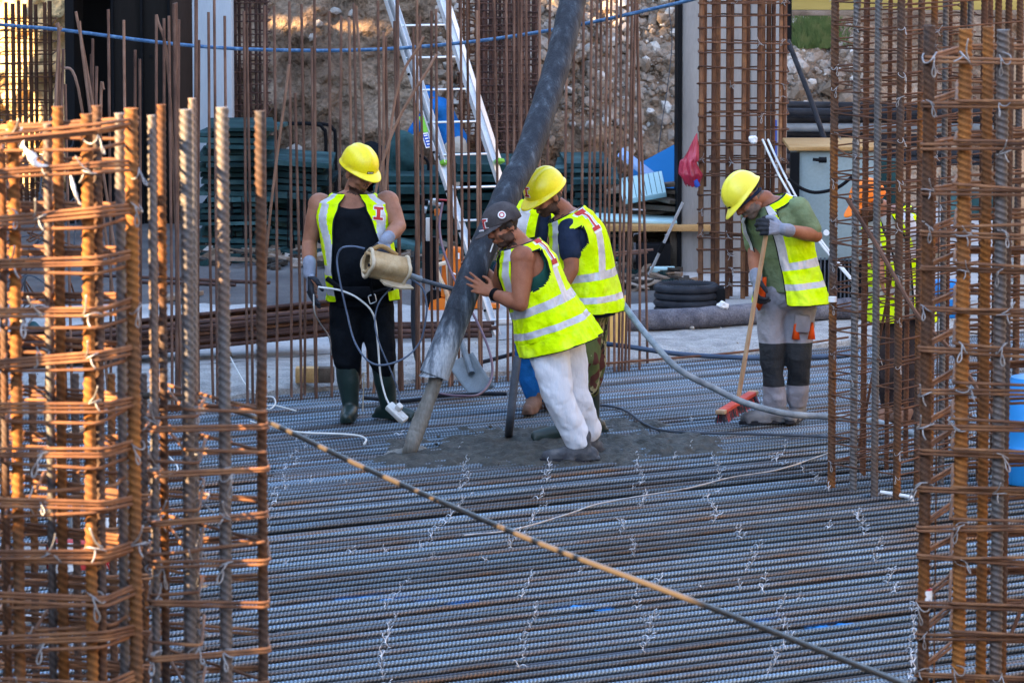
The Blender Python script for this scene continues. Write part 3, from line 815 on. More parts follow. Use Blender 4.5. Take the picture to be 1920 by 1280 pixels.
# tie wires on the mat, along the lines the fixers walked
tmb = MB()
tmb.tube(crom([(0, -.014, -.02), (-.004, -.016, .006), (.003, 0, .012), (.002, .014, .002), (0, .016, -.02)], 3), .0026, 5)
tmb.tube(crom([(-.003, -.014, .0), (.006, -.02, .018), (-.004, -.022, .038), (.006, -.03, .052)], 3), .0026, 5)
tmb.tube(crom([(.003, -.012, .0), (.014, -.02, .012), (.022, -.03, .026)], 3), .0024, 5)
tie_me = tmb.mesh('tie_wire', M['tie_light'])
rows = [[(572, 815), (540, 880), (505, 960), (486, 1020)], [(872, 830), (860, 880), (872, 920), (850, 950)], [(840, 955), (820, 980), (812, 1010), (800, 1045)], [(770, 1090), (745, 1120), (722, 1160), (714, 1210), (716, 1260), (725, 1285)],
        [(1033, 865), (1018, 915), (1003, 960), (990, 1000)], [(1180, 855), (1195, 880), (1200, 910), (1208, 950)], [(1300, 840), (1330, 865), (1345, 900), (1335, 950), (1340, 980)],
        [(955, 995), (965, 1030)], [(1165, 975), (1180, 1010), (1195, 1050)], [(1190, 1100), (1200, 1140), (1213, 1180), (1205, 1220)], [(990, 1080), (985, 1120), (995, 1160), (985, 1200), (992, 1250)],
        [(1385, 990), (1405, 1020), (1415, 1060), (1430, 1100)], [(1440, 1110), (1455, 1140), (1470, 1175), (1480, 1200)], [(1460, 1210), (1455, 1270)], [(1590, 960), (1625, 1000), (1645, 1050), (1660, 1090)],
        [(1680, 1100), (1705, 1140), (1700, 1190), (1715, 1240), (1710, 1270)], [(1475, 870), (1520, 890), (1560, 925)], [(1450, 850), (1470, 870)]]
lone = [(650, 1032), (725, 1035), (540, 1058), (900, 1048), (1070, 1068), (1235, 1088), (1312, 1098), (1397, 1105), (1487, 1120), (1185, 1155), (655, 905), (590, 905), (1262, 857), (845, 842), (735, 812), (1465, 835), (1300, 790), (1560, 990), (60, 1140), (130, 1145), (150, 1160), (360, 1090)]
def add_tie(px, py, k):
    g_ = G(px, py, 0)
    cc = g_.dot(NV); tt = g_.dot(U)
    near = min(MAT_C, key=lambda q: abs(q - cc))
    s = .62 + .4 * rr.random()
    place('tie_wire', tie_me, mat_t, UC(tt, near, -.004), (rr.gauss(0, .35), rr.gauss(0, .3), ALPHA + rr.gauss(0, .7)), (s, s, s))
for row in rows:
    pts = crom([(a, b, 0) for a, b in row], 12)
    last = -99
    for p in pts:
        if p.y - last > (6.5 if p.y < 900 else 9.5 if p.y < 1050 else 11.5):
            add_tie(p.x + rr.gauss(0, 2.5), p.y, 0); last = p.y
for a, b in lone: add_tie(a, b, 0)

# wet concrete worked in between the bars
def inside_wet(px, py):
    e1 = ((px - 1010) / 300) ** 2 + ((py - 838) / 44) ** 2
    e2 = ((px - 790) / 110) ** 2 + ((py - 862) / 20) ** 2
    e3 = ((px - 1270) / 110) ** 2 + ((py - 835) / 30) ** 2
    e4 = ((px - 1180) / 130) ** 2 + ((py - 800) / 26) ** 2
    return max(1 - e1, 1 - e2, 1 - e3, (1 - e4) * .5)
mb = MB()
n1, n2 = 260, 120
t0_, t1_, ca, cb = 13.2, 20.4, 22.6, 25.6
hh = {}
def wz(i, j):
    t = t0_ + (t1_ - t0_) * i / (n1 - 1); c = ca + (cb - ca) * j / (n2 - 1)
    p = UC(t, c)
    d = EYE - p
    zc = (p - EYE)
    px = 960 + F_PX * zc.x / zc.dot(FW); py = 640 - F_PX * zc.dot(UPV) / zc.dot(FW)
    k = inside_wet(px, py) + .55 * fbm((t * 3, c * 3, 0), 3)
    h = -.075 + min(1, max(0, k * 2.4)) * .076 + (.026 * fbm((t * 9, c * 12, 5), 4) + .012 * noise.noise(Vector((t * 45, c * 45, 1)))) * (1 if k > -.1 else .3) + max(0, k - .45) * .05
    return UC(t, c, h)
mb.grid(wz, n1, n2)
mb.build('wet_concrete', M['wet'], kind='stuff', sharp=0, label='wet grey concrete spread between the bars around the workers', cat='concrete')
mb = MB()
for k in range(130):
    px = rr.gauss(1040, 170); py = rr.gauss(835, 22)
    if inside_wet(px, py) < .05: continue
    q = G(px, py, .0)
    rock(mb, q + Vector((0, 0, rr.uniform(-.014, .002))), .005 + .012 * rr.random() ** 2, k)
mb.build('concrete_crumbs', M['wet'], kind='stuff', smooth=False)
# blue membrane glimpsed under the bars
for (px, py, w, where) in ((700, 1122, .35, 'leftmost'), (840, 1130, .28, 'second from the left'), (1090, 1140, .30, 'left of the black cable'), (1440, 1165, .22, 'right of the black cable'), (1560, 1175, .25, 'beside the right foreground cage')):
    q = G(px, py, -.030); mb = MB()
    mb.grid(lambda i, j: q + Vector(((i / 8 - .5) * w * 1.1, (j / 8 - .5) * w * .5, .022 * noise.noise(Vector((i * .9 + px, j * .9, 0))))), 9, 9)
    mb.build('blue_membrane', M['blue_sheet'], label='scrap of blue sheet between the nearest mat bars, ' + where, cat='plastic sheet', group='blue sheet scraps under the mat')
# ------------------------------------------------------------------ starter bars along the slab edge
st = thing('starter_bar_row', (0, 32, .05), 'long row of tall thin rusty starter bars along the slab edge behind the workers', 'starter bars')
def base_y(px): return 750 - (px - 464) * .0925 - .0
def sbar(xt, yt, xb=None, mid=None, off=0.0, mt='starter', r=.0095, dy=0):
    xb = xt + 2 if xb is None else xb
    b = G(xb, base_y(xb) + dy, .03); Yb = b.y + off
    b = P(xb, base_y(xb) + dy, Yb) if off == 0 else Vector((P(xb, 700, Yb).x, Yb, .03))
    if yt <= 0: yt = -40 - 60 * ((xt * 7.3) % 1)
    t = P(xt, yt, Yb + (xt - xb) * .0)
    pts = [b - Vector((0, 0, .05))]
    if mid: pts.append(P(mid[0], mid[1], Yb))
    pts.append(t)
    rs = random.Random(xt * 3 + yt)
    cpts = crom(pts, 8) if mid else [pts[0].lerp(pts[1], q / 6) for q in range(7)]
    k = len(cpts)
    wx, wy = rs.gauss(0, .006), rs.gauss(0, .006)
    cpts = [p + Vector((wx * math.sin(i / k * 5), wy * math.sin(i / k * 4), 0)) for i, p in enumerate(cpts)]
    mb = MB(); mb.tube(cpts, r, 7)
    mb.build('starter_bar', M[mt], st)
for a in [(143, 22, 262, (171, 184)), (151, 40, 240, (164, 184)), (177, 73, 166, None), (171, 102, 178, None), (181, 125, 172, None), (196, 166, 182, (188, 210)),
          (104, 44, 118, (112, 120)), (113, 50, 84, (108, 130)), (119, 92, 98, None), (117, 120, 205, (150, 200)), (109, 121, 96, None), (113, 138, 126, None), (122, 158, 136, None),
          (204, 18, 207, None), (233, 38, 237, None), (251, 94, 256, None), (263, 111, 262, None), (292, 28, 296, None), (307, 35, 309, None), (317, 30, 323, None), (328, 7, 331, None), (333, 37, 337, None),
          (292, 28, 345, (318, 160)), (366, -1, 368, None), (372, 75, 372, None), (389, 23, 400, None), (401, -1, 408, None), (421, 30, 428, None), (457, 21, 464, None), (463, 47, 474, None), (496, 10, 497, None),
          (515, 12, 519, None), (543, 3, 546, None), (541, 121, 480, (505, 420)), (554, 174, 565, None), (567, 8, 571, None), (584, 89, 592, None), (589, -1, 593, None), (617, 21, 622, None), (636, 30, 643, None),
          (653, 33, 663, (656, 120)), (663, 6, 676, None), (669, 12, 690, (678, 200)), (709, 2, 716, None), (717, 60, 724, None), (723, 70, 731, None), (743, -1, 755, None), (741, 40, 748, None), (781, -1, 786, None), (789, 30, 793, None),
          (776, 50, 781, None), (807, 20, 812, None), (817, 17, 822, None), (838, -1, 843, None), (843, -1, 848, None), (794, 69, 700, (735, 220)), (818, 102, 640, (717, 305)), (841, -1, 862, None),
          (863, -1, 868, None), (876, -1, 879, None), (893, 20, 900, None), (896, -1, 903, None), (928, -1, 931, None), (949, -1, 952, None), (964, -1, 962, None), (973, -1, 972, None), (977, -1, 976, None), (987, -1, 987, None), (1012, -1, 1010, None), (1032, -1, 1022, None),
          (1063, -1, 1060, None), (1079, -1, 1066, None), (1094, -1, 1090, None), (1109, -1, 1104, None), (1119, -1, 1113, None), (1128, -1, 1122, None), (1139, -1, 1131, None), (1146, -1, 1141, None), (1156, -1, 1152, None), (1165, -1, 1160, None),
          (1178, -1, 1166, None), (1187, -1, 1172, None), (1192, -1, 1179, None), (1196, 5, 1199, None), (1191, -1, 1214, None)]:
    xt, yt, xb, mid = a
    off = 0.0 if (xt * 5) % 3 else .28
    sbar(xt, yt, xb, mid, off, 'starter2' if (xt * 7) % 11 in (0, 3) or mid else 'starter', .0095 if yt != 7 else .012)
# stouter ones
for xt, yt, xb in ((330, 5, 333), (744, -1, 750), (895, -1, 901), (842, -1, 847), (366, -1, 371)):
    sbar(xt, yt, xb, None, .05, 'starter', .0125)
def rod(name, pts, r, mat, parent=None, n=6, **tags):
    mb = MB(); mb.tube(pts, r, n); return mb.build(name, M[mat], parent, **tags)
rod('link_bar', crom([P(985, 490, 33.6), P(1060, 482, 33.6), P(1225, 468, 33.6)], 4), .009, 'starter', st)
rod('link_bar', [P(1000, 496, 33.9), P(1215, 473, 33.9)], .008, 'starter', st)
rod('loose_rod', crom([G(1125, 682, .07), G(1300, 668, .07), G(1430, 655, .07), G(1590, 632, .07)], 4), .008, 'rust_rod_dark', label='thin rusty rod lying along the pale slab edge behind the broom', cat='steel rod')

# ------------------------------------------------------------------ column cages
wrap = MB()
wrap.tube(crom([(-.026, -.012, -.012), (-.012, -.030, -.004), (.012, -.030, .006), (.026, -.012, .012), (.022, .02, .004), (-.022, .02, -.004)], 3), .0028, 5)
wrap.tube(crom([(-.014, -.030, .0), (.002, -.036, .016), (.012, -.045, .040), (.016, -.05, .062)], 3), .0028, 5)
wrap.tube(crom([(.010, -.032, 0), (.018, -.04, -.016), (.030, -.042, -.030)], 3), .0026, 5)
wrap_me = wrap.mesh('tie_wire', M['tie'])
wrap2 = MB()
wrap2.tube(crom([(-.022, -.012, .014), (-.006, -.028, .004), (.010, -.030, -.012), (.022, -.012, -.016), (.016, .02, 0), (-.018, .02, .01)], 3), .0028, 5)
wrap2.tube(crom([(-.010, -.028, .004), (-.004, -.040, -.020), (.004, -.044, -.045), (-.004, -.046, -.06), (-.010, -.04, -.045), (-.006, -.034, -.02)], 3), .0026, 5)
wrap2_me = wrap2.mesh('tie_wire', M['tie'])

def rloop(corners, rad=.03, seg=4):
    k = len(corners); out = []
    for i in range(k):
        a, b, c_ = Vector(corners[i - 1]), Vector(corners[i]), Vector(corners[(i + 1) % k])
        d1 = (a - b); d2 = (c_ - b)
        r1 = min(rad, d1.length * .4); r2 = min(rad, d2.length * .4)
        p1 = b + d1.normalized() * r1; p2 = b + d2.normalized() * r2
        for q in range(seg + 1):
            t = q / seg
            out.append(p1 * (1 - t) ** 2 + b * 2 * t * (1 - t) + p2 * t * t)
    return out

def cage(name, loc, label, bars, loops, levels, rod_r=.0055, nrod=2, ties=(), bar_mats=('rust',), rod_mat='rust_rod', jit=.01, ribs=True,
         tie_scale=1.0, tie_prob=1.0, tie_face=None, group=None, rs=0, hide=None, cat='rebar cage', rad=.03, bar_r=None):
    r_ = random.Random(rs)
    t = thing(name, loc, label, cat, group)
    cache = {}
    for bi, b in enumerate(bars):
        x, y, zt, zb, r = b[:5]
        mt = b[5] if len(b) > 5 else bar_mats[bi % len(bar_mats)]
        lean = b[6] if len(b) > 6 else (0, 0)
        Lb = round(zt - zb, 1)
        if ribs:
            key = (Lb, mt)
            if key not in cache:
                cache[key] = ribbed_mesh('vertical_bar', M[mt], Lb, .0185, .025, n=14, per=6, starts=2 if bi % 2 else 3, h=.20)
            d = Vector((lean[0], lean[1], 1)).normalized()
            place('vertical_bar', cache[key], t, (x, y, zt - Lb), d.to_track_quat('Z', 'Y').to_euler(), (r / .0185, r / .0185, 1))
        else:
            mb = MB(); mb.tube([(x, y, zb), (x + lean[0] * Lb * .5, y, (zb + zt) / 2), (x + lean[0] * Lb, y + lean[1] * Lb, zt)], r, 6); mb.build('vertical_bar', M[mt], t)
    for li, z in enumerate(levels):
        for lo in loops:
            if isinstance(lo, dict):
                cor = lo['c']; prob = lo.get('p', 1); nr = lo.get('n', nrod); dz = lo.get('dz', 0); sl = lo.get('sl', 0)
            else: cor = lo; prob = 1; nr = nrod; dz = 0; sl = 0
            if r_.random() > prob: continue
            tz = [r_.gauss(0, jit) for _ in cor]
            slope = sl(z) if callable(sl) else sl
            x0_ = sum(q[0] for q in cor) / len(cor)
            c3 = [(q[0], q[1], z + dz + tz[i] + slope * (q[0] - x0_)) for i, q in enumerate(cor)]
            mb = MB()
            for k in range(nr):
                off = (k - (nr - 1) / 2) * rod_r * 2.15
                jx = [(r_.gauss(0, .003), r_.gauss(0, .003), off + r_.gauss(0, .002)) for _ in cor]
                mb.tube(rloop([(q[0] + j[0], q[1] + j[1], q[2] + j[2]) for q, j in zip(c3, jx)], rad), rod_r, 7, closed=True)
            mb.build('stirrup', M[rod_mat], t)
        for (tx, ty) in ties:
            if r_.random() > tie_prob: continue
            s = tie_scale * r_.uniform(.8, 1.25)
            place('tie_wire', r_.choice((wrap_me, wrap2_me)), t, (tx, ty, z + r_.gauss(0, jit)), (r_.gauss(0, .2), r_.gauss(0, .2), r_.gauss(0, .5)), (s * r_.choice((-1, 1)), s, s))
    return t
def zat(py, Y): return P(960, py, Y).z
def xat(px, Y, py=640): return P(px, py, Y).x

# --- L1: sunlit cage nearest the left edge
Y1 = 14.600
bars = []
for px, Y, top, wpx, mt in ((-22, 14.580, 232, 20, 'rust'), (30, 14.580, 228, 21, 'rust_hot'), (93, 14.900, 232, 15, 'steel_bar'), (113, 14.880, 200, 19, 'rust_hot'), (167, 14.570, 214, 21, 'rust_hot'),
                            (186, 14.620, 198, 17, 'rust'), (228, 14.820, 212, 17, 'steel_bar'), (250, 14.740, 203, 23, 'rust_hot'), (8, 14.900, 250, 14, 'rust')):
    bars.append((xat(px, Y), Y, zat(top, Y), -.1, wpx / 2 / S(Y), mt))
lv1 = [zat(py, Y1) for py in (254, 317, 403, 491, 583, 664, 758, 843, 938, 1027, 1109, 1196, 1275, 1362)]
A_ = (xat(196, Y1), 14.540); B_ = (xat(266, 14.800), 14.800); C_ = (xat(-60, 15.000), 15.020); D_ = (xat(-90, 14.500), 14.500)
L1 = cage('rebar_cage', (xat(110, Y1), 14.700, -.1), 'sunlit orange rebar cage at the left edge, nearest of the cages', bars,
          [{'c': [A_, B_, C_, D_], 'n': 3, 'sl': lambda z: .10 * max(0, (z - 1.9)) - .03},
           {'c': [(xat(12, Y1), 14.530), (A_[0] - .02, 14.535), (B_[0] - .01, 14.840), (xat(10, 14.900), 14.940)], 'n': 1, 'dz': -.036, 'p': .92},
           {'c': [(xat(60, 14.600), 14.570), (xat(210, 14.650), 14.630), (xat(240, 14.900), 14.900), (xat(80, 14.900), 14.960)], 'n': 1, 'dz': .03, 'p': .35}],
          lv1, rod_r=.0056, nrod=3, ties=[(xat(175, 14.570), 14.555), (xat(30, 14.570), 14.555), (xat(256, 14.730), 14.730), (xat(80, 14.550), 14.550)], tie_scale=.95, tie_prob=.6, jit=.009, rs=4)
# --- L2: grey bars with the ties low down
Y2 = 14.950
bars = []
for px, Y, top, wpx, mt in ((288, 14.900, 216, 14.600, 'steel_bar'), (306, 15.220, 196, 15, 'rust'), (352, 14.880, 205, 22, 'steel_bar'), (364, 15.260, 184, 14, 'steel_bar'), (420, 14.880, 201, 22, 'steel_bar'), (490, 14.900, 208, 18, 'rust')):
    bars.append((xat(px, Y), Y, zat(top, Y), -.1, wpx / 2 / S(Y), mt, ((0, 0))))
lv2 = [zat(py, Y2) for py in (792, 870, 955, 1043, 1124, 1212, 1300, 1385)]
L2 = cage('rebar_cage', (xat(390, Y2), 15.050, -.1), 'grey-brown rebar cage with bare upper bars beside the sunlit cage', bars,
          [{'c': [(xat(276, 14.820), 14.800), (xat(502, 14.840), 14.830), (xat(492, 15.300), 15.320), (xat(282, 15.300), 15.320)], 'n': 2},
           {'c': [(xat(276, 14.900), 14.840), (xat(370, 14.840), 14.830), (xat(380, 15.350), 15.350), (xat(290, 15.350), 15.350)], 'n': 1, 'dz': .028, 'p': .8},
           {'c': [(xat(345, 14.800), 14.840), (xat(502, 14.840), 14.840), (xat(300, 15.500), 15.500)], 'n': 1, 'dz': .05, 'p': .7}],
          lv2, rod_r=.0056, ties=[(xat(284, 14.840), 14.850), (xat(360, 14.840), 14.840), (xat(424, 14.840), 14.840), (xat(372, 15.200), 15.220)], tie_scale=.95, tie_prob=.6, jit=.010, rs=9)
# --- a further cage glimpsed behind the left one
bars = [(xat(px, Y), Y, zat(700, Y), -.1, .014, 'rust') for px, Y in ((5, 17.6), (60, 17.9), (140, 17.8), (208, 17.7), (268, 17.9))]
cage('rebar_cage', (xat(120, 17.8), 17.8, -.1), 'low rusty cage of loose stirrups behind the sunlit cage', bars,
     [{'c': [(xat(-20, 17.5), 17.5), (xat(300, 17.6), 17.62), (xat(270, 18), 18.0), (xat(0, 18), 18.0)], 'n': 2}],
     [zat(py, 17.8) for py in (905, 985, 1065, 1150, 1230, 1310)], rod_r=.0056, jit=.02, rs=12)
# --- R: foreground cage at the right edge
YR = 18.300
bars = []
for px, Y, top, wpx, mt in ((1737, 18.280, 48, 21, 'rust'), (1804, 18.250, 54, 24, 'rust_hot'), (1846, 18.800, 50, 19, 'rust_hot'), (1874, 18.200, 56, 22, 'steel_bar'), (1887, 18.800, 70, 14, 'rust'), (1946, 18.150, 50, 22, 'rust'), (1990, 18.700, 50, 20, 'rust'), (1758, 18.850, 330, 3, 'rust')):
    bars.append((xat(px, Y), Y, zat(top, Y), -.1, wpx / 2 / S(Y), mt))
lvR = [zat(py, YR) for py in (107, 191, 275, 357, 430, 503, 577, 650, 725, 793, 847, 914, 977, 1050, 1128, 1185, 1256, 1335)]
R1 = cage('rebar_cage', (xat(1850, YR), 18.500, -.1), 'thick-barred rusty rebar cage at the right edge, nearest on that side', bars,
     [{'c': [(xat(1722, 18.250), 18.250), (xat(2040, 18.050), 18.080), (xat(2030, 19.000), 19.000), (xat(1800, 18.920), 18.920)], 'n': 2},
      {'c': [(xat(1786, 18.220), 18.200), (xat(1960, 18.100), 18.100), (xat(1985, 18.960), 18.960), (xat(1790, 18.880), 18.880)], 'n': 1, 'dz': .02, 'p': .8}],
     lvR, rod_r=.0062, ties=[(xat(1737, 18.250), 18.250), (xat(1804, 18.220), 18.200), (xat(1878, 18.170), 18.160)], tie_scale=.95, tie_prob=.6, jit=.009, rs=21)
mb = MB(); p = P(1737, 1118, 18.28)
mb.tube([p + Vector((0, 0, -.024)), p + Vector((0, 0, .026))], .0225, 14, mi=0)
mb.tube([p + Vector((0, 0, .026)), p + Vector((0, 0, .031))], .0226, 14, mi=1)
mb.build('tape_band', [M['white'], M['red']], R1)
# --- M: the big dense cage behind it
A0 = Vector((xat(1561, 27.45), 27.45)); B0 = Vector((xat(1684, 26.95), 26.95))
C0 = Vector((xat(1905, 28.1), 28.1)); D0 = A0 + (C0 - B0)
pos = [(1561, 27.45, 14, 'rust'), (1602, 27.28, 13, 'steel_bar'), (1642, 27.10, 13, 'steel_bar'), (1684, 26.95, 14, 'rust'),
       (1620, 28.0, 11, 'rust_rod_dark'), (1664, 28.2, 8, 'rust_rod_dark'), (1722, 27.15, 12, 'rust'), (1746, 27.4, 12, 'rust'), (1767, 27.5, 11, 'steel_bar'), (1800, 27.6, 12, 'rust'), (1813, 27.65, 11, 'steel_bar'), (1839, 27.75, 12, 'rust_rod_dark'), (1865, 27.9, 12, 'rust'), (1884, 28.0, 12, 'rust'), (1905, 28.1, 12, 'rust'),
       (1700, 28.6, 9, 'rust_rod_dark'), (1775, 28.9, 9, 'rust_rod_dark'), (1850, 29.2, 9, 'rust_rod_dark')]
bars = [(xat(px, Y), Y, 4.25 + .1 * ((px * 7) % 3), -.1, w / 2 / S(Y), mt) for px, Y, w, mt in pos]
lvM = []
py = -75
while py < 905:
    lvM.append(zat(py, 27.2)); py += 41.5
def lerp2(a, b, t): return (a[0] + (b[0] - a[0]) * t, a[1] + (b[1] - a[1]) * t)
A1 = lerp2(A0, (A0 + (A0 - B0) * .04), 1)
Mc = cage('rebar_cage', (xat(1720, 27.3), 27.6, -.1), 'tall dense rebar cage right of the man with the broom', bars,
     [{'c': [(A0.x - .012, A0.y - .02), (B0.x + .005, B0.y - .025), (C0.x + .02, C0.y), (D0.x, D0.y)], 'n': 1},
      {'c': [(A0.x - .012, A0.y - .02), lerp2(A0, B0, .36), lerp2(D0, C0, .36), (D0.x, D0.y)], 'n': 1, 'dz': .025, 'p': .9},
      {'c': [lerp2(A0, B0, .33), (B0.x, B0.y - .025), lerp2(B0, C0, .45), lerp2(D0, C0, .30)], 'n': 1, 'dz': -.03, 'p': .5},
      {'c': [lerp2(B0, C0, .2), lerp2(B0, C0, .7), lerp2(A0, D0, .7), lerp2(A0, D0, .2)], 'n': 1, 'dz': .05, 'p': .4}],
     lvM, rod_r=.0048, nrod=1, rod_mat='rust_rod_dark', ties=[(A0.x, A0.y - .025), lerp2(A0, B0, .335), lerp2(A0, B0, .66), (B0.x, B0.y - .03), lerp2(B0, C0, .28)], tie_scale=.7, tie_prob=.6, jit=.013, rs=31)
rod('diagonal_bar', crom([P(1588, 372, 26.9), P(1650, 470, 26.85), P(1720, 590, 26.8), P(1790, 665, 26.9), P(1870, 790, 27)], 4), .0125, 'starter', Mc)
rod('diagonal_bar', [P(1672, 515, 27.8), P(1610, 840, 27.9)], .008, 'rust_rod_dark', Mc)
rod('diagonal_bar', [P(1925, 1115, 18.5), P(1895, 1190, 18.4)], .008, 'rust_rod_dark', R1)
mb = MB(); p = P(1561, 561, 27.4); mb.tube([p - Vector((0, 0, .015)), p + Vector((0, 0, .015))], .024, 10); mb.build('tape_band', M['white'], Mc)

# --- K: cage in front of the grey column
YK = 36.8
cols = [(1313, 10), (1320, 6), (1336, 9), (1344, 9), (1363, 9), (1370, 7), (1392, 9), (1399, 8), (1421, 9), (1427, 9), (1438, 9), (1447, 8), (1461, 8), (1468, 8)]
bars = []
for i, (px, w) in enumerate(cols):
    Y = YK + (.0 if px in (1313, 1336, 1363, 1392, 1421, 1468, 1461) else .16)
    bot = .05 if px > 1330 or px == 1313 else zat(350, Y)
    bars.append((xat(px, Y), Y, 3.1, bot, w / 2 / S(Y), 'rust_rod_dark' if i % 3 else 'rust_rod'))
lvK = [zat(py, YK) for py in (-18, 8, 30, 52, 79, 101, 130, 157, 187, 215, 243, 272, 302, 330, 362, 390, 418, 445, 471, 505, 535, 560)]
cage('rebar_cage', (xat(1390, YK), 37.1, .05), 'brown rebar cage standing against the grey column behind the man with the broom', bars,
     [{'c': [(xat(1307, YK), YK - .03), (xat(1476, YK), YK - .03), (xat(1474, YK), YK + .22), (xat(1309, YK), YK + .22)], 'n': 1},
      {'c': [(xat(1330, YK), YK - .025), (xat(1452, YK), YK - .025), (xat(1452, YK), YK + .2), (xat(1330, YK), YK + .2)], 'n': 1, 'dz': .02, 'p': .35}],
     lvK, rod_r=.0065, nrod=1, rod_mat='rust_rod_dark', ties=[(xat(1313, YK), YK - .03), (xat(1370, YK), YK - .03), (xat(1425, YK), YK - .03), (xat(1465, YK), YK - .03)], tie_scale=.8, tie_prob=.25, jit=.012, ribs=False, rs=41)
# --- dark cages far back
def far_cage(px0, px1, Y, nb, label, top, bot, seed, mt='old_bar', sp=.075, r=.013, depth=.5):
    r_ = random.Random(seed)
    bars = []
    for k in range(nb):
        px = px0 + (px1 - px0) * (k + .5 * r_.random()) / (nb - .5)
        yy = Y + (depth if k % 2 else 0)
        bars.append((xat(px, yy), yy, top + r_.uniform(0, .06), bot, r * r_.uniform(.8, 1.2), mt))
    lv = []; z = bot + .08
    while z < top - .05: lv.append(z); z += sp * r_.uniform(.85, 1.15)
    return cage('rebar_cage', (xat((px0 + px1) / 2, Y), Y, bot), label, bars,
        [{'c': [(xat(px0, Y), Y - .02), (xat(px1, Y), Y - .02), (xat(px1, Y), Y + depth), (xat(px0, Y), Y + depth)], 'n': 1}], lv, rod_r=.0065, nrod=1, rod_mat=mt if mt != 'old_bar' else 'old_bar', jit=.014, ribs=False, rs=seed, rad=.02)
far_cage(2, 104, 44.0, 9, 'weathered brown cage before the sunlit rock face at far left', zat(12, 44), .0, 51, 'rust_rod_dark', .105, .017)
far_cage(440, 506, 43.6, 7, 'narrow dark rebar cage beside the pale column', 2.6, .0, 52, 'old_bar', .095, .015)
far_cage(893, 1012, 43.2, 20, 'wide black-brown rebar cage behind the big concrete hose', 2.7, .3, 53, 'old_bar', .062, .014, .9)
far_cage(858, 893, 43.6, 4, 'slim rusty cage just right of the ladder', 2.7, .3, 54, 'rust_rod_dark', .075, .010, .5)


# unseen slats added past the left edge to break the sun on the cable
ss = thing('sun_blocker_slats', (-2.05, 16.5, 0), 'added screen of slats, unseen past the left edge, breaking the sun on the cable', 'screen')
def cab_at(px):
    for i in range(len(CABLE) - 1):
        if CABLE[i][0] <= px <= CABLE[i + 1][0]:
            k = (px - CABLE[i][0]) / (CABLE[i + 1][0] - CABLE[i][0]); return P(*CABLE[i]).lerp(P(*CABLE[i + 1]), k)
def cab_y(px):
    p = cab_at(px); s_ = (-2.05 - p.x) / SUN_DIR.x; return (p + SUN_DIR * s_).y
dark = [(498, 511), (528, 540), (552, 600), (617, 655), (686, 722), (754, 783), (834, 856), (882, 889), (900, 919), (952, 968), (1001, 1013), (1052, 1062), (1082, 1092)]
for a, b in dark:
    ya, yb_ = cab_y(a), cab_y(b)
    mb = MB(); mb.box((-2.05, (ya + yb_) / 2, 1.55), (.012, abs(yb_ - ya), 3.3)); mb.build('slat', M['wood_old'], ss, smooth=False)
for z in (.4, 1.4, 1.9):
    mb = MB(); mb.box((-2.07, (cab_y(498) + cab_y(1092)) / 2, z), (.02, abs(cab_y(498) - cab_y(1092)), .06)); mb.build('rail', M['wood_old'], ss, smooth=False)
# ------------------------------------------------------------------ people
def frame_from(fwd, up=(0, 0, 1)):
    """rotation whose y is fwd, z close to up, x to the right"""
    f = Vector(fwd).normalized(); u = Vector(up)
    r = f.cross(u).normalized(); u = r.cross(f).normalized()
    return Matrix((r, f, u)).transposed()

def head_parts(mb, c, R, s=1.0):
    T = lambda p: c + R @ (Vector(p) * s)
    E = lambda p, r, rot=None: mb.ell(T(p), [q * s for q in r], R @ rot if rot else R, 18, 12)
    E((0, -.012, .032), (.078, .098, .090))
    E((0, .028, -.030), (.062, .064, .080))
    E((0, .046, -.088), (.036, .036, .026))
    E((0, .074, .020), (.050, .022, .011))
    for k in (-1, 1):
        E((k * .036, .062, -.028), (.026, .026, .024))
        E((k * .080, -.006, -.010), (.010, .022, .032))
        E((k * .050, .010, -.070), (.016, .040, .024))
        E((k * .014, .098, -.022), (.009, .011, .008))
    mb.chain([T((0, .084, .016)), T((0, .104, -.018))], [.009 * s, .014 * s])
    E((0, .090, -.052), (.022, .012, .006)); E((0, .088, -.062), (.019, .012, .007))

def head_zone(c, R, s, hair, beard, beard_z=-.045, hair_z=.02, sides=True):
    Ri = R.inverted()
    def fn(p):
        q = (Ri @ (p - c)) / s
        q = q + Vector((noise.noise(p * 60), noise.noise(p * 60 + Vector((9, 0, 0))), noise.noise(p * 60 + Vector((0, 9, 0))))) * .010
        if q.length > .16: return 0
        if hair and q.z > hair_z + (q.y > .055) * .05 and not (q.y > .07 and q.z < .07) : return 1
        if hair and q.y < -.02 and q.z > -.045 and abs(q.x) < .079: return 1
        if beard:
            if q.z < beard_z and q.y > .0 and q.z > -.125 and not (abs(q.z + .057) < .008 and abs(q.x) < .020 and q.y > .08): return 2
            if sides and q.z < -.030 and abs(q.x) > .046 and -.01 < q.y < .075 and q.z > -.1: return 2
            if q.z < -.034 and q.z > -.050 and q.y > .088 and abs(q.x) < .028: return 2
        return 0
    return fn

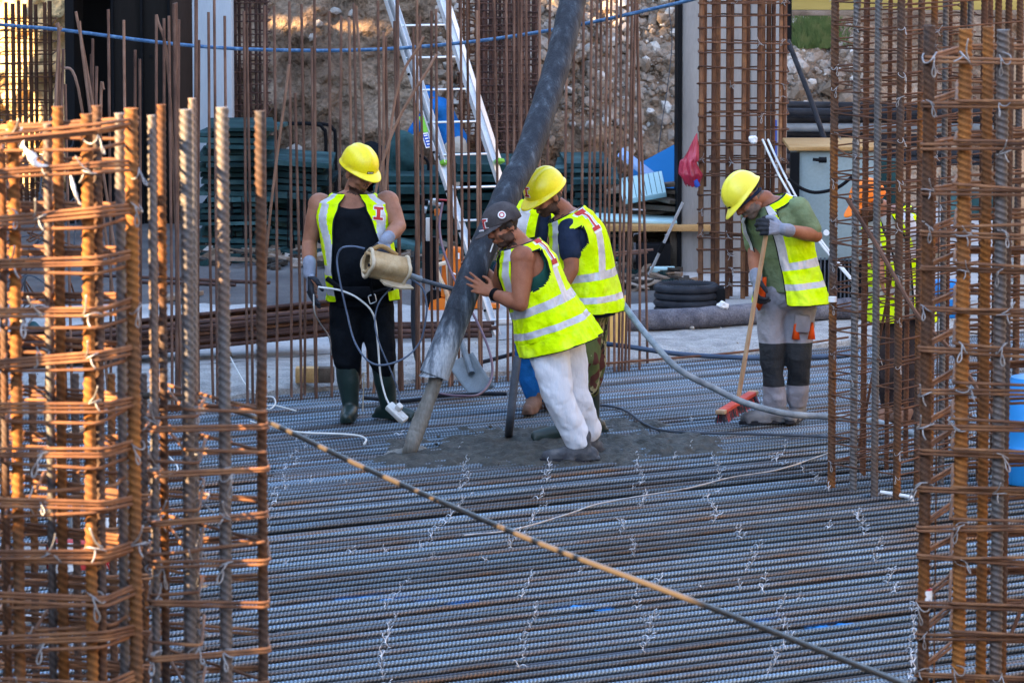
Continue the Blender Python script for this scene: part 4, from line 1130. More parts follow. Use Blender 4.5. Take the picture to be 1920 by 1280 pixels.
def hand(mb, wr, d, palm, side, s=1.0, curl=(.3, .35, .4, .5), spread=.10, thumb=.4, fat=1.0):
    """wrist, direction to the fingers, palm normal (the way the palm faces), side = towards the thumb"""
    d = Vector(d).normalized(); side = Vector(side); side = (side - d * side.dot(d)).normalized(); pn = Vector(palm)
    pn = (pn - d * pn.dot(d) - side * pn.dot(side)).normalized()
    wr = Vector(wr)
    kn = [wr + d * (.088 * s * a) + side * (w * s) - pn * (.004 * s) for a, w in ((1.0, .030), (1.04, .010), (1.0, -.010), (.92, -.030))]
    for k in kn:
        mb.capsule(wr + (k - wr) * .12 + pn * .002, k, .017 * s * fat, .0115 * s * fat, 8)
    mb.ell(wr + d * .045 * s, (.040 * s, .040 * s, .013 * s), Matrix((side, d, pn)).transposed(), 10, 8)
    L_ = [(.042, .026, .020), (.046, .029, .022), (.043, .027, .021), (.033, .021, .018)]
    for i, k in enumerate(kn):
        dd = (d + side * spread * (1.5 - i)).normalized()
        p = k; ang = 0; pts = [p]; cu = curl[i]
        for j, l in enumerate(L_[i]):
            ang += cu * (.9, 1.15, .8)[j]
            v = dd * math.cos(ang) + pn * math.sin(ang)
            p = p + v * l * s; pts.append(p)
        mb.chain(pts, [.0105 * s * fat, .0098 * s * fat, .009 * s * fat, .0075 * s * fat], 8)
    b = wr + d * .022 * s + side * .026 * s + pn * .006 * s
    v1 = (d * .55 + side * .75 + pn * (.2 + thumb * .4)).normalized(); v2 = (d * .85 + side * (.35 - thumb * .5) + pn * (.2 + thumb * .6)).normalized(); v3 = (d * .9 + side * (.1 - thumb * .7) + pn * (.2 + thumb)).normalized()
    p1 = b + v1 * .040 * s; p2 = p1 + v2 * .032 * s; p3 = p2 + v3 * .024 * s
    mb.chain([b, p1, p2, p3], [.016 * s * fat, .0125 * s * fat, .011 * s * fat, .009 * s * fat], 8)

class Torso:
    def __init__(s, pts, rh, rs, prof, sgn=1, hang=.75):
        s.hang = hang
        s.p = crom(pts, 16); s.n = len(s.p) - 1
        s.rh = Vector(rh).normalized(); s.rs = Vector(rs).normalized(); s.prof = prof; s.sgn = sgn
    def at(s, t):
        if t < 0:
            d = (s.p[2] - s.p[0]).normalized()
            hang = (Vector((0, 0, 1)) * s.hang + d * (1 - s.hang)).normalized()
            L_ = sum((s.p[i + 1] - s.p[i]).length for i in range(s.n))
            c = s.p[0] + hang * t * L_; up = hang
        else:
            x = min(t, .999) * s.n; i = int(x); c = s.p[i].lerp(s.p[i + 1], x - i)
            a, b = max(0, i - 2), min(s.n, i + 3)
            up = (s.p[b] - s.p[a]).normalized()
        r = s.rh.lerp(s.rs, max(0, min(1, t))).normalized()
        r = (r - up * r.dot(up)).normalized()
        f = r.cross(up).normalized() * s.sgn
        return c, r, f, up
    def ab(s, t):
        P_ = s.prof
        if t <= P_[0][0]: return P_[0][1], P_[0][2]
        for i in range(len(P_) - 1):
            if t <= P_[i + 1][0]:
                k = (t - P_[i][0]) / (P_[i + 1][0] - P_[i][0]); k = k * k * (3 - 2 * k)
                return P_[i][1] + (P_[i + 1][1] - P_[i][1]) * k, P_[i][2] + (P_[i + 1][2] - P_[i][2]) * k
        return P_[-1][1], P_[-1][2]
    def pt(s, t, th, off=0.0, belly=0.0):
        c, r, f, up = s.at(t); a, b = s.ab(t)
        cx, sx = math.cos(th), math.sin(th)
        e = .86
        X_ = math.copysign(abs(cx) ** e, cx); Y_ = math.copysign(abs(sx) ** e, sx)
        bb = b + off + (belly * math.exp(-((t - .28) / .22) ** 2) if sx > 0 else 0)
        return c + r * (a + off) * X_ + f * bb * Y_
    def solid(s, mb, t0=0.0, t1=1.0, off=0.0, n=28, k=26, belly=0.0):
        vs = []; fs = []
        for i in range(k + 1):
            t = t0 + (t1 - t0) * i / k
            for j in range(n): vs.append(s.pt(t, 2 * PI * j / n, off, belly))
        for i in range(k):
            for j in range(n): fs.append((i * n + j, i * n + (j + 1) % n, (i + 1) * n + (j + 1) % n, (i + 1) * n + j))
        fs.append(tuple(reversed(range(n)))); fs.append(tuple(k * n + j for j in range(n)))
        mb.add(vs, fs)

PROF = [(0, .165, .125), (.25, .165, .12), (.5, .175, .125), (.72, .195, .13), (.86, .180, .11), (.95, .115, .085), (1.0, .065, .062)]

def ease_edges(mb, it=34):
    """rounds the stair steps out of a cut edge"""
    from collections import Counter, defaultdict
    ec = Counter()
    for f in mb.f:
        for a, b in zip(f, f[1:] + f[:1]): ec[(min(a, b), max(a, b))] += 1
    nb = defaultdict(list)
    for (a, b), c in ec.items():
        if c == 1: nb[a].append(b); nb[b].append(a)
    for _ in range(it):
        new = {}
        for v, ns in nb.items():
            if len(ns) == 2:
                new[v] = (Vector(mb.v[v]) * .5 + (Vector(mb.v[ns[0]]) + Vector(mb.v[ns[1]])) * .25)
        for v, p in new.items(): mb.v[v] = tuple(p)

def vest(T_, parent, t0=-.12, t1=.965, off=.022, gap=lambda t: .3, arm=(.60, .915), arm_c=.80, bands=((.08, .15), (.30, .37)), straps=True, mats=None, belly=0.0, flare=.0, seed=0, sway=Vector((0, 0, 0)), folds=.012, nu=150, nv=120, strap_x=(.36, .66), back_straps=True, bandsf=None):
    mats = mats or [M['hivis'], M['reflect'], M['trim']]
    def t_(j): return t0 + (t1 - t0) * j / (nv - 1)
    def th_(i, j): g_ = gap(t_(j)); return PI / 2 + g_ + (2 * PI - 2 * g_) * i / (nu - 1)
    def P_(i, j):
        th = th_(i, j); t = t_(j)
        fl = flare * max(0, (.45 - t)) ** 1.2
        p = T_.pt(t, th, off + fl, belly)
        c, r, f, up = T_.at(t)
        o = (p - c); o = (o - up * o.dot(up)).normalized()
        w = folds * max(.25, 1.3 - t * 1.25)
        d = w * (noise.noise(Vector((math.cos(th) * 2.3 + seed, math.sin(th) * 2.3, t * 1.5))) * 1.2 + .5 * noise.noise(Vector((math.cos(th) * 5 + seed, math.sin(th) * 5, t * 5 + math.cos(th) * 3))) + .22 * noise.noise(Vector((math.cos(th) * 11 + seed, math.sin(th) * 11, t * 14))))
        return p + o * d + sway * max(0, .35 - t)
    def inside(i, j):
        th = th_(i, j); t = t_(j)
        s_ = math.sin(th); c_ = math.cos(th)
        if arm[0] < t < arm[1]:
            m = (t - arm[0]) / (arm[1] - arm[0])
            lim = arm_c + (1 - arm_c) * (1 - min(1, m * 3.2)) ** 2
            if abs(c_) > lim: return False
        return True
    keepc = {}
    for j in range(nv - 1):
        for i in range(nu - 1): keepc[i, j] = inside(i, j) and inside(i + 1, j)
    def keep(i, j): return keepc[i, j]
    def matf(i, j):
        nb = [(i + 1, j), (i - 1, j)]
        t = t_(j)
        for a, b in nb:
            if not keepc.get((a, b), False): return 2
        if j == 0 or j >= nv - 2 or not keepc[i, min(j + 1, nv - 2)] or not keepc[i, max(j - 1, 0)]: return 2
        th = th_(i, j)
        if bandsf:
            q = bandsf(t, th)
            if q is not None: return q
        for b0, b1 in bands:
            if b0 < t < b1: return 1
        if straps and t > bands[-1][1] - .01:
            a, b = T_.ab(min(t, .86)); x = abs(math.cos(th)) * (1 if t < .86 else .9 + (t - .86) * 0)
            if strap_x[0] < x < strap_x[1] and (math.sin(th) > 0 or back_straps): return 1
        return 0
    mb = MB()
    mb.grid(P_, nu, nv, keep=keep, matf=matf)
    # drop unused vertices
    used = sorted({q for f in mb.f for q in f}); mp = {q: k for k, q in enumerate(used)}
    mb.v = [mb.v[q] for q in used]; mb.f = [tuple(mp[q] for q in f) for f in mb.f]
    ease_edges(mb)
    o = mb.build('vest', mats, parent, sharp=0)
    so = o.modifiers.new('s', 'SOLIDIFY'); so.thickness = .004; so.offset = 0
    return o

def helmet(parent, c, R, s=1.0, mat='helmet', tilt=0.0):
    R = R @ Matrix.Rotation(tilt, 3, 'X')
    T = lambda p: c + R @ (Vector(p) * s)
    nu, nv = 72, 26
    def f(i, j):
        th = 2 * PI * i / nu
        if j <= 20:
            ph = PI / 2 * (1 - j / 20) ; ph = PI / 2 * j / 20
            # j = 0 top
            rx, ry, rz = .106, .130, .118
            x = math.sin(ph) ** .92 * math.cos(th) if ph > 0 else 0; y = math.sin(ph) ** .92 * math.sin(th) if ph > 0 else 0
            z = math.cos(ph) ** .9 if ph < PI / 2 else 0
            ridge = .0065 * math.exp(-((x * rx) / .017) ** 4) * min(1, (1.05 - abs(y)) * 6) + .0035 * (math.exp(-((abs(x * rx) - .048) / .009) ** 2)) * (abs(y) < .8)
            return T((x * rx, y * ry - .006, .028 + z * rz + ridge * (.4 + .6 * z)))
        k = (j - 20) / 5
        front = max(0, math.sin(th)) ** 2.2
        fl = k * (.010 + .058 * front)
        dz = -k * (.006 + .018 * front) 
        return T((math.cos(th) * (.106 + k * (.010 + .012 * front)), math.sin(th) * (.130 + fl) - .006, .028 + dz - (.012 * (1 - front) * k)))
    mb = MB(); mb.grid(f, nu, nv, closed_u=True)
    o = mb.build('helmet', M[mat], parent, sharp=50)
    so = o.modifiers.new('s', 'SOLIDIFY'); so.thickness = .0035; so.offset = -1
    mb = MB()
    ring = [T((math.cos(a) * .092, math.sin(a) * .112 - .006, .018 - .018 * (math.sin(a) < 0))) for a in [2 * PI * k / 28 for k in range(28)]]
    mb.tube(ring, .009 * s, 6, closed=True)
    b = mb.build('head_band', M['black'], o)
    return o, T

def cap(parent, c, R, s=1.0):
    T = lambda p: c + R @ (Vector(p) * s)
    def f(i, j):
        th = 2 * PI * i / 56; ph = PI / 2 * j / 18
        x, y, z = math.sin(ph) * math.cos(th), math.sin(ph) * math.sin(th), math.cos(ph)
        sq = 1 + .02 * noise.noise(Vector((x * 3, y * 3, z * 3)))
        return T((x * .088 * sq, y * .108 * sq - .008, .026 + z ** .9 * .100 * sq - (.02 if y < -.2 and j == 18 else 0)))
    mb = MB(); mb.grid(f, 56, 19, closed_u=True)
    o = mb.build('cap', M['cap'], parent, sharp=60)
    so = o.modifiers.new('s', 'SOLIDIFY'); so.thickness = .004; so.offset = -1
    mb = MB()
    def g(i, j):
        a = PI * (.14 + .72 * i / 16); k = j / 8
        w = math.sin(PI * i / 16) ** .6
        x = math.cos(a) * (.088 - .006 * k); y = math.sin(a) * (.104) + k * .082 * w - .008
        return T((x, y, .030 - k * .030 * w - .010 * (abs(x) / .08) ** 2 + .004))
    mb.grid(g, 17, 9)
    p = mb.build('peak', M['cap'], o, sharp=0)
    so = p.modifiers.new('s', 'SOLIDIFY'); so.thickness = .005
    mb = MB(); mb.ell(T((0, -.008, .126)), (.007, .007, .004), R, 10, 6); mb.build('button', M['cap'], o)
    return o, T

def pants(parent, hips, knees, ankles, mats, r=(.100, .080, .062, .060), pel=None, pr=(.165, .125, .13), paintf=None, folds=.010, voxel=.010, seed=0, name='trousers', cuff=.02, extra=None):
    mb = MB()
    pc, pR = pel
    mb.ell(pc, pr, pR, 20, 14)
    for k in range(2):
        h, kn, an = [Vector(q) for q in (hips[k], knees[k], ankles[k])]
        mid = (h + kn) / 2; cal = kn.lerp(an, .45)
        mb.chain([h, mid, kn, cal, an], [r[0], (r[0] * .55 + r[1] * .45), r[1], r[2] * 1.04, r[3]], 18)
    if extra: extra(mb)
    def disp(p):
        q = p + Vector((seed, 0, 0))
        return folds * (1.0 * noise.noise(Vector((q.x * 9 + q.z * 2, q.y * 9, q.z * 4))) + .5 * noise.noise(Vector((q.x * 15 + q.z * 7, q.y * 15, q.z * 13))) + .15 * noise.noise(q * 34))
    out = fuse(mb, voxel, 2, disp)
    if paintf: paint(out, paintf)
    return out.build(name, mats, parent, sharp=0)

def boot(mb, an, toe_dir, s=1.0, high=None, r_sh=.058, knee=None, L_=.27):
    """a boot on the ground: ankle point, direction of the toe"""
    an = Vector(an); d = Vector(toe_dir); d.z = 0; d.normalize()
    z0 = an.z - .085
    heel = Vector((an.x, an.y, z0 + .04)) - d * .055 * s; ball = Vector((an.x, an.y, z0 + .036)) + d * .13 * s; toe = Vector((an.x, an.y, z0 + .034)) + d * (L_ - .09) * s
    mb.chain([heel, an + d * .02 - Vector((0, 0, .025)), ball, toe], [.042 * s, .050 * s, .045 * s, .034 * s], 14)
    mb.chain([heel, ball], [.040 * s, .046 * s], 14)
    mb.chain([an, an + Vector((0, 0, .06)) if high is None else an + (high - an) * .3], [.050 * s, .052 * s], 14)
    sd = d.cross(Vector((0, 0, 1)))
    for a, w in ((-.06, .036), (.02, .034), (.10, .045), (.16, .036)):
        mb.box(Vector((an.x, an.y, z0 + .012)) + d * a * s, (w * 2 * s, .085 * s, .024), Matrix((sd, d, Vector((0, 0, 1)))).transposed())
    if high is not None:
        mb.chain([an, an.lerp(high, .5), high], [.052 * s, r_sh, r_sh * 1.06], 16)

def sole(parent, an, toe_dir, s=1.0, L_=.27):
    an = Vector(an); d = Vector(toe_dir); d.z = 0; d.normalize(); sd = d.cross(Vector((0, 0, 1))); z0 = an.z - .088
    out = []
    for k in range(20):
        a = 2 * PI * k / 20; u = math.cos(a); v = math.sin(a)
        w = .046 if u > 0 else .038
        out.append(Vector((an.x, an.y, z0)) + d * ((L_ / 2 - .065 + u * L_ * .56) * s) + sd * (v * w * s))
    mb = MB(); n = len(out)
    mb.add([p for p in out] + [p + Vector((0, 0, .024)) for p in out], [tuple(range(n)), tuple(reversed(range(n, 2 * n)))] + [(i, (i + 1) % n, n + (i + 1) % n, n + i) for i in range(n)])
    mb.build('sole', M['black_rubber'], parent)

def person(Y, foot_px, label, J, head_fwd, head_s=1.0, prof=PROF, skin='skin', hair=True, beard=True, hairm='hair', hand_specs=(), arm_r=(.062, .056, .042, .046, .030), sgn=1, belly=0.0, head_up=(0, 0, 1), legs=None, hz=.02, sh_r=.068, extra=None, bz=-.045, sides=True, beardm='beard'):
    root = thing('person', (P(foot_px[0], foot_px[1], Y).x, Y, 0), label, 'person')
    Q = {k: P(v[0], v[1], Y + v[2]) for k, v in J.items()}
    rh = Q['hipb'] - Q['hipa']; rs_ = Q['shb'] - Q['sha']
    T_ = Torso([Q['pelvis'], Q['belly'], Q['chest'], Q['neck']], rh, rs_, prof, sgn)
    mb = MB()
    T_.solid(mb, belly=belly)
    mb.chain([Q['neck'] - (Q['neck'] - Q['chest']).normalized() * .04, Q['neck'], Q['neck'].lerp(Q['head'], .55)], [.066, .060, .056], 16)
    R = frame_from(head_fwd, head_up)
    head_parts(mb, Q['head'], R, head_s)
    for k in ('a', 'b'):
        if 'el' + k not in Q: continue
        sh, el, wr = Q['sh' + k], Q['el' + k], Q['wr' + k]
        mb.capsule(Q['chest'].lerp(sh, .35), sh, .075, sh_r, 16)
        mb.chain([sh, sh.lerp(el, .45), el, el.lerp(wr, .35), wr], list(arm_r), 16)
    for hs in hand_specs: hand(mb, **hs(Q))
    if legs:
        for h, kn, an in legs(Q): mb.chain([h, kn, an], [.07, .05, .036], 10)
    out = fuse(mb, .0065, 2)
    paint(out, head_zone(Q['head'], R, head_s, hair, beard, hair_z=hz, beard_z=bz, sides=sides))
    body = out.build('body', [M[skin], M[hairm], M[beardm]], root, sharp=0)
    for k in (-1, 1):
        e = MB(); e.ell(Q['head'] + R @ (Vector((k * .031, .0765, .004)) * head_s), [.0125 * head_s, .010 * head_s, .006 * head_s], R, 12, 8); e.build('eye', M['eye'], body)
    return root, Q, T_, R, body
def gvec(a, b): return (Vector(b) - Vector(a)).normalized()

def glove(parent, wr, d, palm, side, s=1.12, cuff_to=None, **kw):
    mb = MB(); hand(mb, wr, d, palm, side, s=s, fat=1.12, **kw)
    cu = Vector(cuff_to)
    mb.capsule(wr, Vector(wr).lerp(cu, 1.0), .036 * s / 1.12, .040 * s / 1.12, 12)
    out = fuse(mb, .0052, 1)
    dn = Vector(d).normalized(); pn = Vector(palm).normalized(); w = Vector(wr)
    paint(out, lambda p: 1 if ((p - w).dot(dn) > .085 * s or ((p - w).dot(pn) > .006 and (p - w).dot(dn) > .02)) else 0)
    return out.build('glove', [M['glove'], M['glove_palm']], parent, sharp=0)

# ===== A: man in the black tank top
YA = 30.25
PROF_A = [(0, .185, .145), (.25, .195, .155), (.5, .20, .155), (.72, .22, .15), (.86, .20, .115), (.95, .125, .09), (1.0, .068, .065)]
JA = dict(pelvis=(680, 552, 0), belly=(674, 490, -.02), chest=(664, 415, 0), neck=(663, 357, .0), head=(674, 324, -.06), hipa=(645, 560, 0), hipb=(715, 560, 0), sha=(600, 384, .02), shb=(726, 380, .0),
          ela=(580, 455, .02), wra=(580, 514, -.16), elb=(748, 424, -.10), wrb=(722, 452, -.34))
rootA, QA, TA, RA, bodyA = person(YA, (690, 785), 'heavyset man in yellow helmet and black tank top holding a tan leather-cased vibrator motor', JA, (.55, -.72, -.36), 1.03, PROF_A, 'skin', arm_r=(.072, .066, .047, .050, .034), belly=.06, sh_r=.078, bz=-.078, hz=.03, sides=False,
    hand_specs=[lambda Q: dict(wr=Q['wra'], d=(.05, -.15, -1), palm=(1, -.1, 0), side=(.1, -1, -.1), s=.9)])
# tank top
def tank(mbo, T_, root, mat, belly, off=.008, low=.80, arm_lo=.68, arm_c=.74, neck_b=.92, hem=-.10):
    nu, nv = 96, 70
    th_ = lambda i: 2 * PI * i / nu
    t_ = lambda j: hem + (.965 - hem) * j / (nv - 1)
    def keep(i, j):
        t, th = t_(j), th_(i + .5); c_, s_ = math.cos(th), math.sin(th)
        if s_ > 0 and t > low + .16 * (abs(c_) / .62) ** 3 : return False
        if s_ <= 0 and t > neck_b: return False
        if t > arm_lo and abs(c_) > arm_c + (1 - arm_c) * (1 - min(1, (t - arm_lo) / .10)) ** 2: return False
        return True
    def f(i, j):
        t, th = t_(j), th_(i)
        return T_.pt(t, th, off + .006 * noise.noise(Vector((math.cos(th) * 2, math.sin(th) * 2, t * 9))), belly)
    mb = MB(); mb.grid(f, nu, nv, closed_u=True, keep=keep)
    used = sorted({q for f_ in mb.f for q in f_}); mp = {q: k for k, q in enumerate(used)}
    mb.v = [mb.v[q] for q in used]; mb.f = [tuple(mp[q] for q in f_) for f_ in mb.f]
    ease_edges(mb)
    o = mb.build('shirt', mat, root, sharp=0)
    so = o.modifiers.new('s', 'SOLIDIFY'); so.thickness = .005; so.offset = 1
    return o
tank(None, TA, rootA, M['black_cloth'], .06)
def gapA(t): return .80 if t < .3 else .80 - (t - .3) * .95 if t < .8 else max(.27, .325 - (t - .8) * .3)
vA = vest(TA, rootA, t0=-.05, t1=.978, off=.026, gap=gapA, arm=(.52, .925), arm_c=.95, bands=((.05, .14), (.26, .34)), belly=.05, flare=.03, seed=3, strap_x=(.60, .83))
bv = bvh_of(vA)
pl = P(712, 400, YA - .2)
decal(bv, pl, (.15, -1, .1), (.12, 0, 1), .062, .082, LOGO_I_BACK, .0040, M['white'], 'logo_edge', vA)
decal(bv, pl, (.15, -1, .1), (.12, 0, 1), .062, .082, LOGO_I, .0060, M['red'], 'logo', vA)
hA, THA = helmet(rootA, QA['head'] + RA @ Vector((0, -.012, .022)), RA, 1.03, 'helmet', -.04)
bv = bvh_of(hA)
pl = THA((.012, .150, .045)); nn = RA @ Vector((.1, 1, .25))
decal(bv, pl, nn, RA @ Vector((0, 0, 1)), .046, .016, [(-.5, -.5, .5, .5)], .0055, M['black'], 'label', hA)
decal(bv, pl, nn, RA @ Vector((0, 0, 1)), .046, .016, [(-.4 + k * .22, -.25, -.28 + k * .22, .25) for k in range(4)], .0068, M['white'], 'label_print', hA)
glove(rootA, QA['wra'], (.10, -.25, -1), (.9, -.5, 0), (.35, -1, -.1), s=1.22, cuff_to=QA['wra'] + Vector((0, .02, .075)), curl=(.22, .25, .3, .38), thumb=.3)
glove(rootA, QA['wrb'], (-.10, -.45, -.72), (-.2, .6, -.8), (-1, -.1, -.1), s=1.22, cuff_to=QA['wrb'] + (QA['elb'] - QA['wrb']).normalized() * .07, curl=(.62, .62, .65, .7), thumb=.2)
hipA = (P(652, 575, YA), P(706, 575, YA)); knA = (P(650, 672, YA - .03), P(717, 672, YA - .04)); anA = (P(657, 760, YA), P(728, 755, YA + .04))
pants(rootA, hipA, knA, (P(655, 715, YA), P(722, 712, YA)), [M['black_cloth']], r=(.118, .088, .068, .056), pel=(P(679, 556, YA), Matrix.Identity(3)), pr=(.20, .155, .15), seed=1, folds=.014)
mb = MB()
for an, kn, d in ((anA[0], knA[0], (-.12, -1, 0)), (anA[1], knA[1], (.85, -.6, 0))):
    b2 = MB(); an = Vector(an); an.z = .092; an = an + Vector((0, 0, 0))
    boot(b2, an, d, 1.02, high=Vector((kn.x, kn.y + .0, P(0, 682, YA).z)), r_sh=.069)
    fuse(b2, .0085, 2, lambda p: .006 * noise.noise(p * 9)).build('rubber_boot', M['wellie'], rootA, sharp=0)
mb = MB(); mb.tube([P(613, 522, YA - .17), P(645, 545, YA - .22), P(690, 552, YA - .23), P(736, 540, YA - .15)], .018, 6); mb.build('waist_pouch_strap', M['black'], rootA)
mb = MB(); mb.box(P(668, 548, YA - .22), (.19, .06, .075), bev=.02); mb.build('waist_pouch', M['black_cloth'], rootA)

# ===== B: man in the cap and white trousers, leaning on the hose
YBm = 28.5
PROF_B = [(0, .175, .145), (.25, .18, .14), (.5, .185, .14), (.72, .20, .14), (.86, .18, .115), (.95, .115, .088), (1.0, .065, .062)]
JB = dict(pelvis=(1036, 622, 0), belly=(1018, 570, 0), chest=(992, 510, .0), neck=(972, 452, .0), head=(943, 424, -.03), hipa=(1026, 628, -.13), hipb=(1044, 622, .13), sha=(980, 484, -.17), shb=(958, 478, .20),
          ela=(976, 570, -.25), wra=(924, 551, -.08), elb=(935, 540, .35), wrb=(905, 505, .42))
rootB, QB, TB, RB, bodyB = person(YBm, (1070, 855), 'man in grey cap and white trousers leaning his shoulder to the big concrete hose', JB, (-.80, -.46, -.40), 1.03, PROF_B, 'skin_dark', arm_r=(.072, .066, .047, .050, .031), sgn=-1, head_up=(-.3, 0, 1), sh_r=.078, bz=-.072, hz=-.01,
    hand_specs=[lambda Q: dict(wr=Q['wra'], d=(-.86, .10, .42), palm=(-.1, 1, .0), side=(-.2, .15, 1), s=1.05, curl=(.10, .14, .35, .6), thumb=.2, spread=.16),
                lambda Q: dict(wr=Q['wrb'], d=(-.8, -.3, .2), palm=(-.2, -1, 0), side=(0, 0, 1), s=1.0, curl=(.4, .4, .45, .5))])
tank(None, TB, rootB, M['green_cloth'], 0, off=.010, low=.9, arm_lo=.62, arm_c=.80)
TBs = TB
def bandsB(t, th):
    c_ = math.cos(th)
    if t > .40:
        if abs(abs(c_) * 1.0 - .60) < .11 and t < .93 and math.sin(th) < 0: return 1
        if t > .80 and .83 < t < .88 and c_ < -.3: return 1
    return None
TB.hang = .15
vB = vest(TB, rootB, t0=-.15, t1=.975, off=.042, gap=lambda t: .16, arm=(.52, .88), arm_c=.84, bands=((.05, .125), (.30, .38)), flare=.12, seed=11, sway=Vector((.05, 0, 0)), folds=.022, strap_x=(.46, .72), straps=True)
bv = bvh_of(vB)
pl = P(1020, 472, YBm - .1); nn = Vector((.80, -.75, .5)); up_ = Vector((-.40, .05, 1))
decal(bv, pl, nn, up_, .085, .20, [(-.62, .28, .50, .56), (-.42, -.56, .62, -.30), (-.20, -.32, .26, .30)], .0040, M['white'], 'logo_edge', vB)
decal(bv, pl, nn, up_, .078, .19, [(-.5, .32, .5, .5), (-.5, -.5, .5, -.34), (-.14, -.34, .14, .32)], .0062, M['red'], 'logo', vB)
cB, TCB = cap(rootB, QB['head'], RB, 1.10)
bv = bvh_of(cB)
pl = TCB((.0, .115, .062)); nn = RB @ Vector((.05, 1, .45)); upc = RB @ Vector((0, -.3, 1))
decal(bv, pl, nn, upc, .062, .068, LOGO_I_BACK, .0060, M['white'], 'logo_edge', cB)
decal(bv, pl, nn, upc, .058, .066, LOGO_I, .0078, M['red'], 'logo', cB)
mb = MB(); q = TCB((-.086, .020, .070)); nn = (RB @ Vector((-1, .2, .45))).normalized(); a1 = nn.orthogonal().normalized()
mb.tube([q + nn * .002, q + nn * .009], .024, 20); bd = mb.build('badge', M['white'], cB)
mb = MB(); ring = [q + nn * .0105 + (a1 * math.cos(a) + nn.cross(a1) * math.sin(a)) * .0135 for a in [2 * PI * k / 20 for k in range(20)]]; mb.tube(ring, .0032, 6, closed=True); mb.build('badge_ring', M['red'], bd)
hipB = (P(1018, 632, YBm - .11), P(1056, 628, YBm + .11)); knB = (P(1048, 742, YBm - .12), P(1074, 735, YBm + .12)); anB = (P(1082, 826, YBm - .06), P(1103, 804, YBm + .22))
pants(rootB, hipB, knB, anB, [M['white_cloth']], r=(.126, .100, .086, .076), pel=(P(1040, 628, YBm), Matrix.Identity(3)), pr=(.125, .150, .11), seed=5, folds=.015, voxel=.009)
for an, d in ((P(1092, 848, YBm - .06), (-1, -.22, 0)), (P(1106, 822, YBm + .24), (-.5, -.6, 0))):
    b2 = MB(); an = Vector(an); an.z = .088
    boot(b2, an, d, 1.02, L_=.30)
    fuse(b2, .007, 2, lambda p: .004 * noise.noise(p * 20)).build('shoe', M['shoe_dark'], rootB, sharp=0)
    sole(rootB, an, d, 1.04, .30)
mb = MB(); w = QB['wra']; ax = (QB['ela'] - w).normalized(); u1 = ax.orthogonal().normalized(); u2 = ax.cross(u1)
for k in range(3):
    cc = w + ax * (.012 + .011 * k); mb.tube([cc + (u1 * math.cos(a) + u2 * math.sin(a)) * .036 for a in [2 * PI * q / 16 for q in range(16)]], .005, 6, closed=True)
mb.build('wristband', M['black'], rootB)
mo = QB['head'] + RB @ Vector((.012, .094, -.060)); mb = MB(); mb.tube([mo, mo + Vector((-.020, -.035, -.055))], .0042, 8); mb.build('cigarette', M['white'], rootB)

# ===== C: helmeted man in camouflage trousers
YC = 29.6
JC = dict(pelvis=(1102, 572, 0), belly=(1098, 520, 0), chest=(1086, 455, .0), neck=(1058, 396, .0), head=(1023, 368, -.04), hipa=(1085, 578, -.10), hipb=(1118, 574, .10), sha=(1068, 432, -.15), shb=(1052, 420, .20),
          ela=(1072, 505, -.24), wra=(1040, 560, -.26), elb=(1030, 500, .28), wrb=(985, 500, .10))
rootC, QC, TC, RC, bodyC = person(YC, (1110, 800), 'bearded man in yellow helmet and camouflage trousers standing behind the white-trousered man', JC, (-.68, -.55, -.45), 1.03, PROF_B, 'skin_dark', sgn=-1, arm_r=(.064, .058, .045, .046, .030), bz=-.035, hz=.01,
    hand_specs=[lambda Q: dict(wr=Q['wra'], d=(-.9, .1, -.4), palm=(0, 1, 0), side=(0, 0, 1), s=1.0, curl=(.4, .4, .5, .5))])
tank(None, TC, rootC, M['navy_cloth'], 0, off=.012, low=.93, arm_lo=.95, arm_c=.9, neck_b=.96)
b2 = MB(); b2.chain([QC['sha'], QC['sha'].lerp(QC['ela'], .55)], [.079, .074], 16); fuse(b2, .009, 2, lambda p: .006 * noise.noise(p * 16)).build('sleeve', M['navy_cloth'], rootC, sharp=0)
vC = vest(TC, rootC, t0=-.06, t1=.975, off=.040, gap=lambda t: .12, arm=(.62, .82), arm_c=.95, bands=((.06, .14), (.32, .40)), flare=.07, seed=21, folds=.020, mats=[M['hivis'], M['reflect'], M['trim']], strap_x=(.50, .76))
bv = bvh_of(vC)
pl = P(1104, 412, YC - .15); nn = Vector((.75, -.6, .5)); up_ = Vector((-.5, .05, 1))
decal(bv, pl, nn, up_, .08, .17, [(-.62, .28, .50, .56), (-.42, -.56, .62, -.30), (-.20, -.32, .26, .30)], .0040, M['white'], 'logo_edge', vC)
decal(bv, pl, nn, up_, .074, .16, [(-.5, .32, .5, .5), (-.5, -.5, .5, -.34), (-.14, -.34, .14, .32)], .0062, M['red'], 'logo', vC)
hC, THC = helmet(rootC, QC['head'] + RC @ Vector((0, -.010, .018)), RC, 1.06, 'helmet', -.08)
bv = bvh_of(hC); pl = THC((.0, .115, .085)); nn = RC @ Vector((0, 1, .75)); upc = RC @ Vector((0, -.6, 1))
decal(bv, pl, nn, upc, .042, .056, LOGO_I_BACK, .0058, M['white'], 'logo_edge', hC)
decal(bv, pl, nn, upc, .042, .056, LOGO_I, .0074, M['red'], 'logo', hC)
pants(rootC, (P(1092, 590, YC - .08), P(1108, 590, YC + .12)), (P(1098, 672, YC - .10), P(1112, 668, YC + .10)), (P(1104, 728, YC - .06), P(1108, 720, YC + .12)), [M['camo']], r=(.118, .095, .075, .066),
      pel=(P(1102, 576, YC), Matrix.Identity(3)), pr=(.125, .16, .13), seed=9, folds=.016)
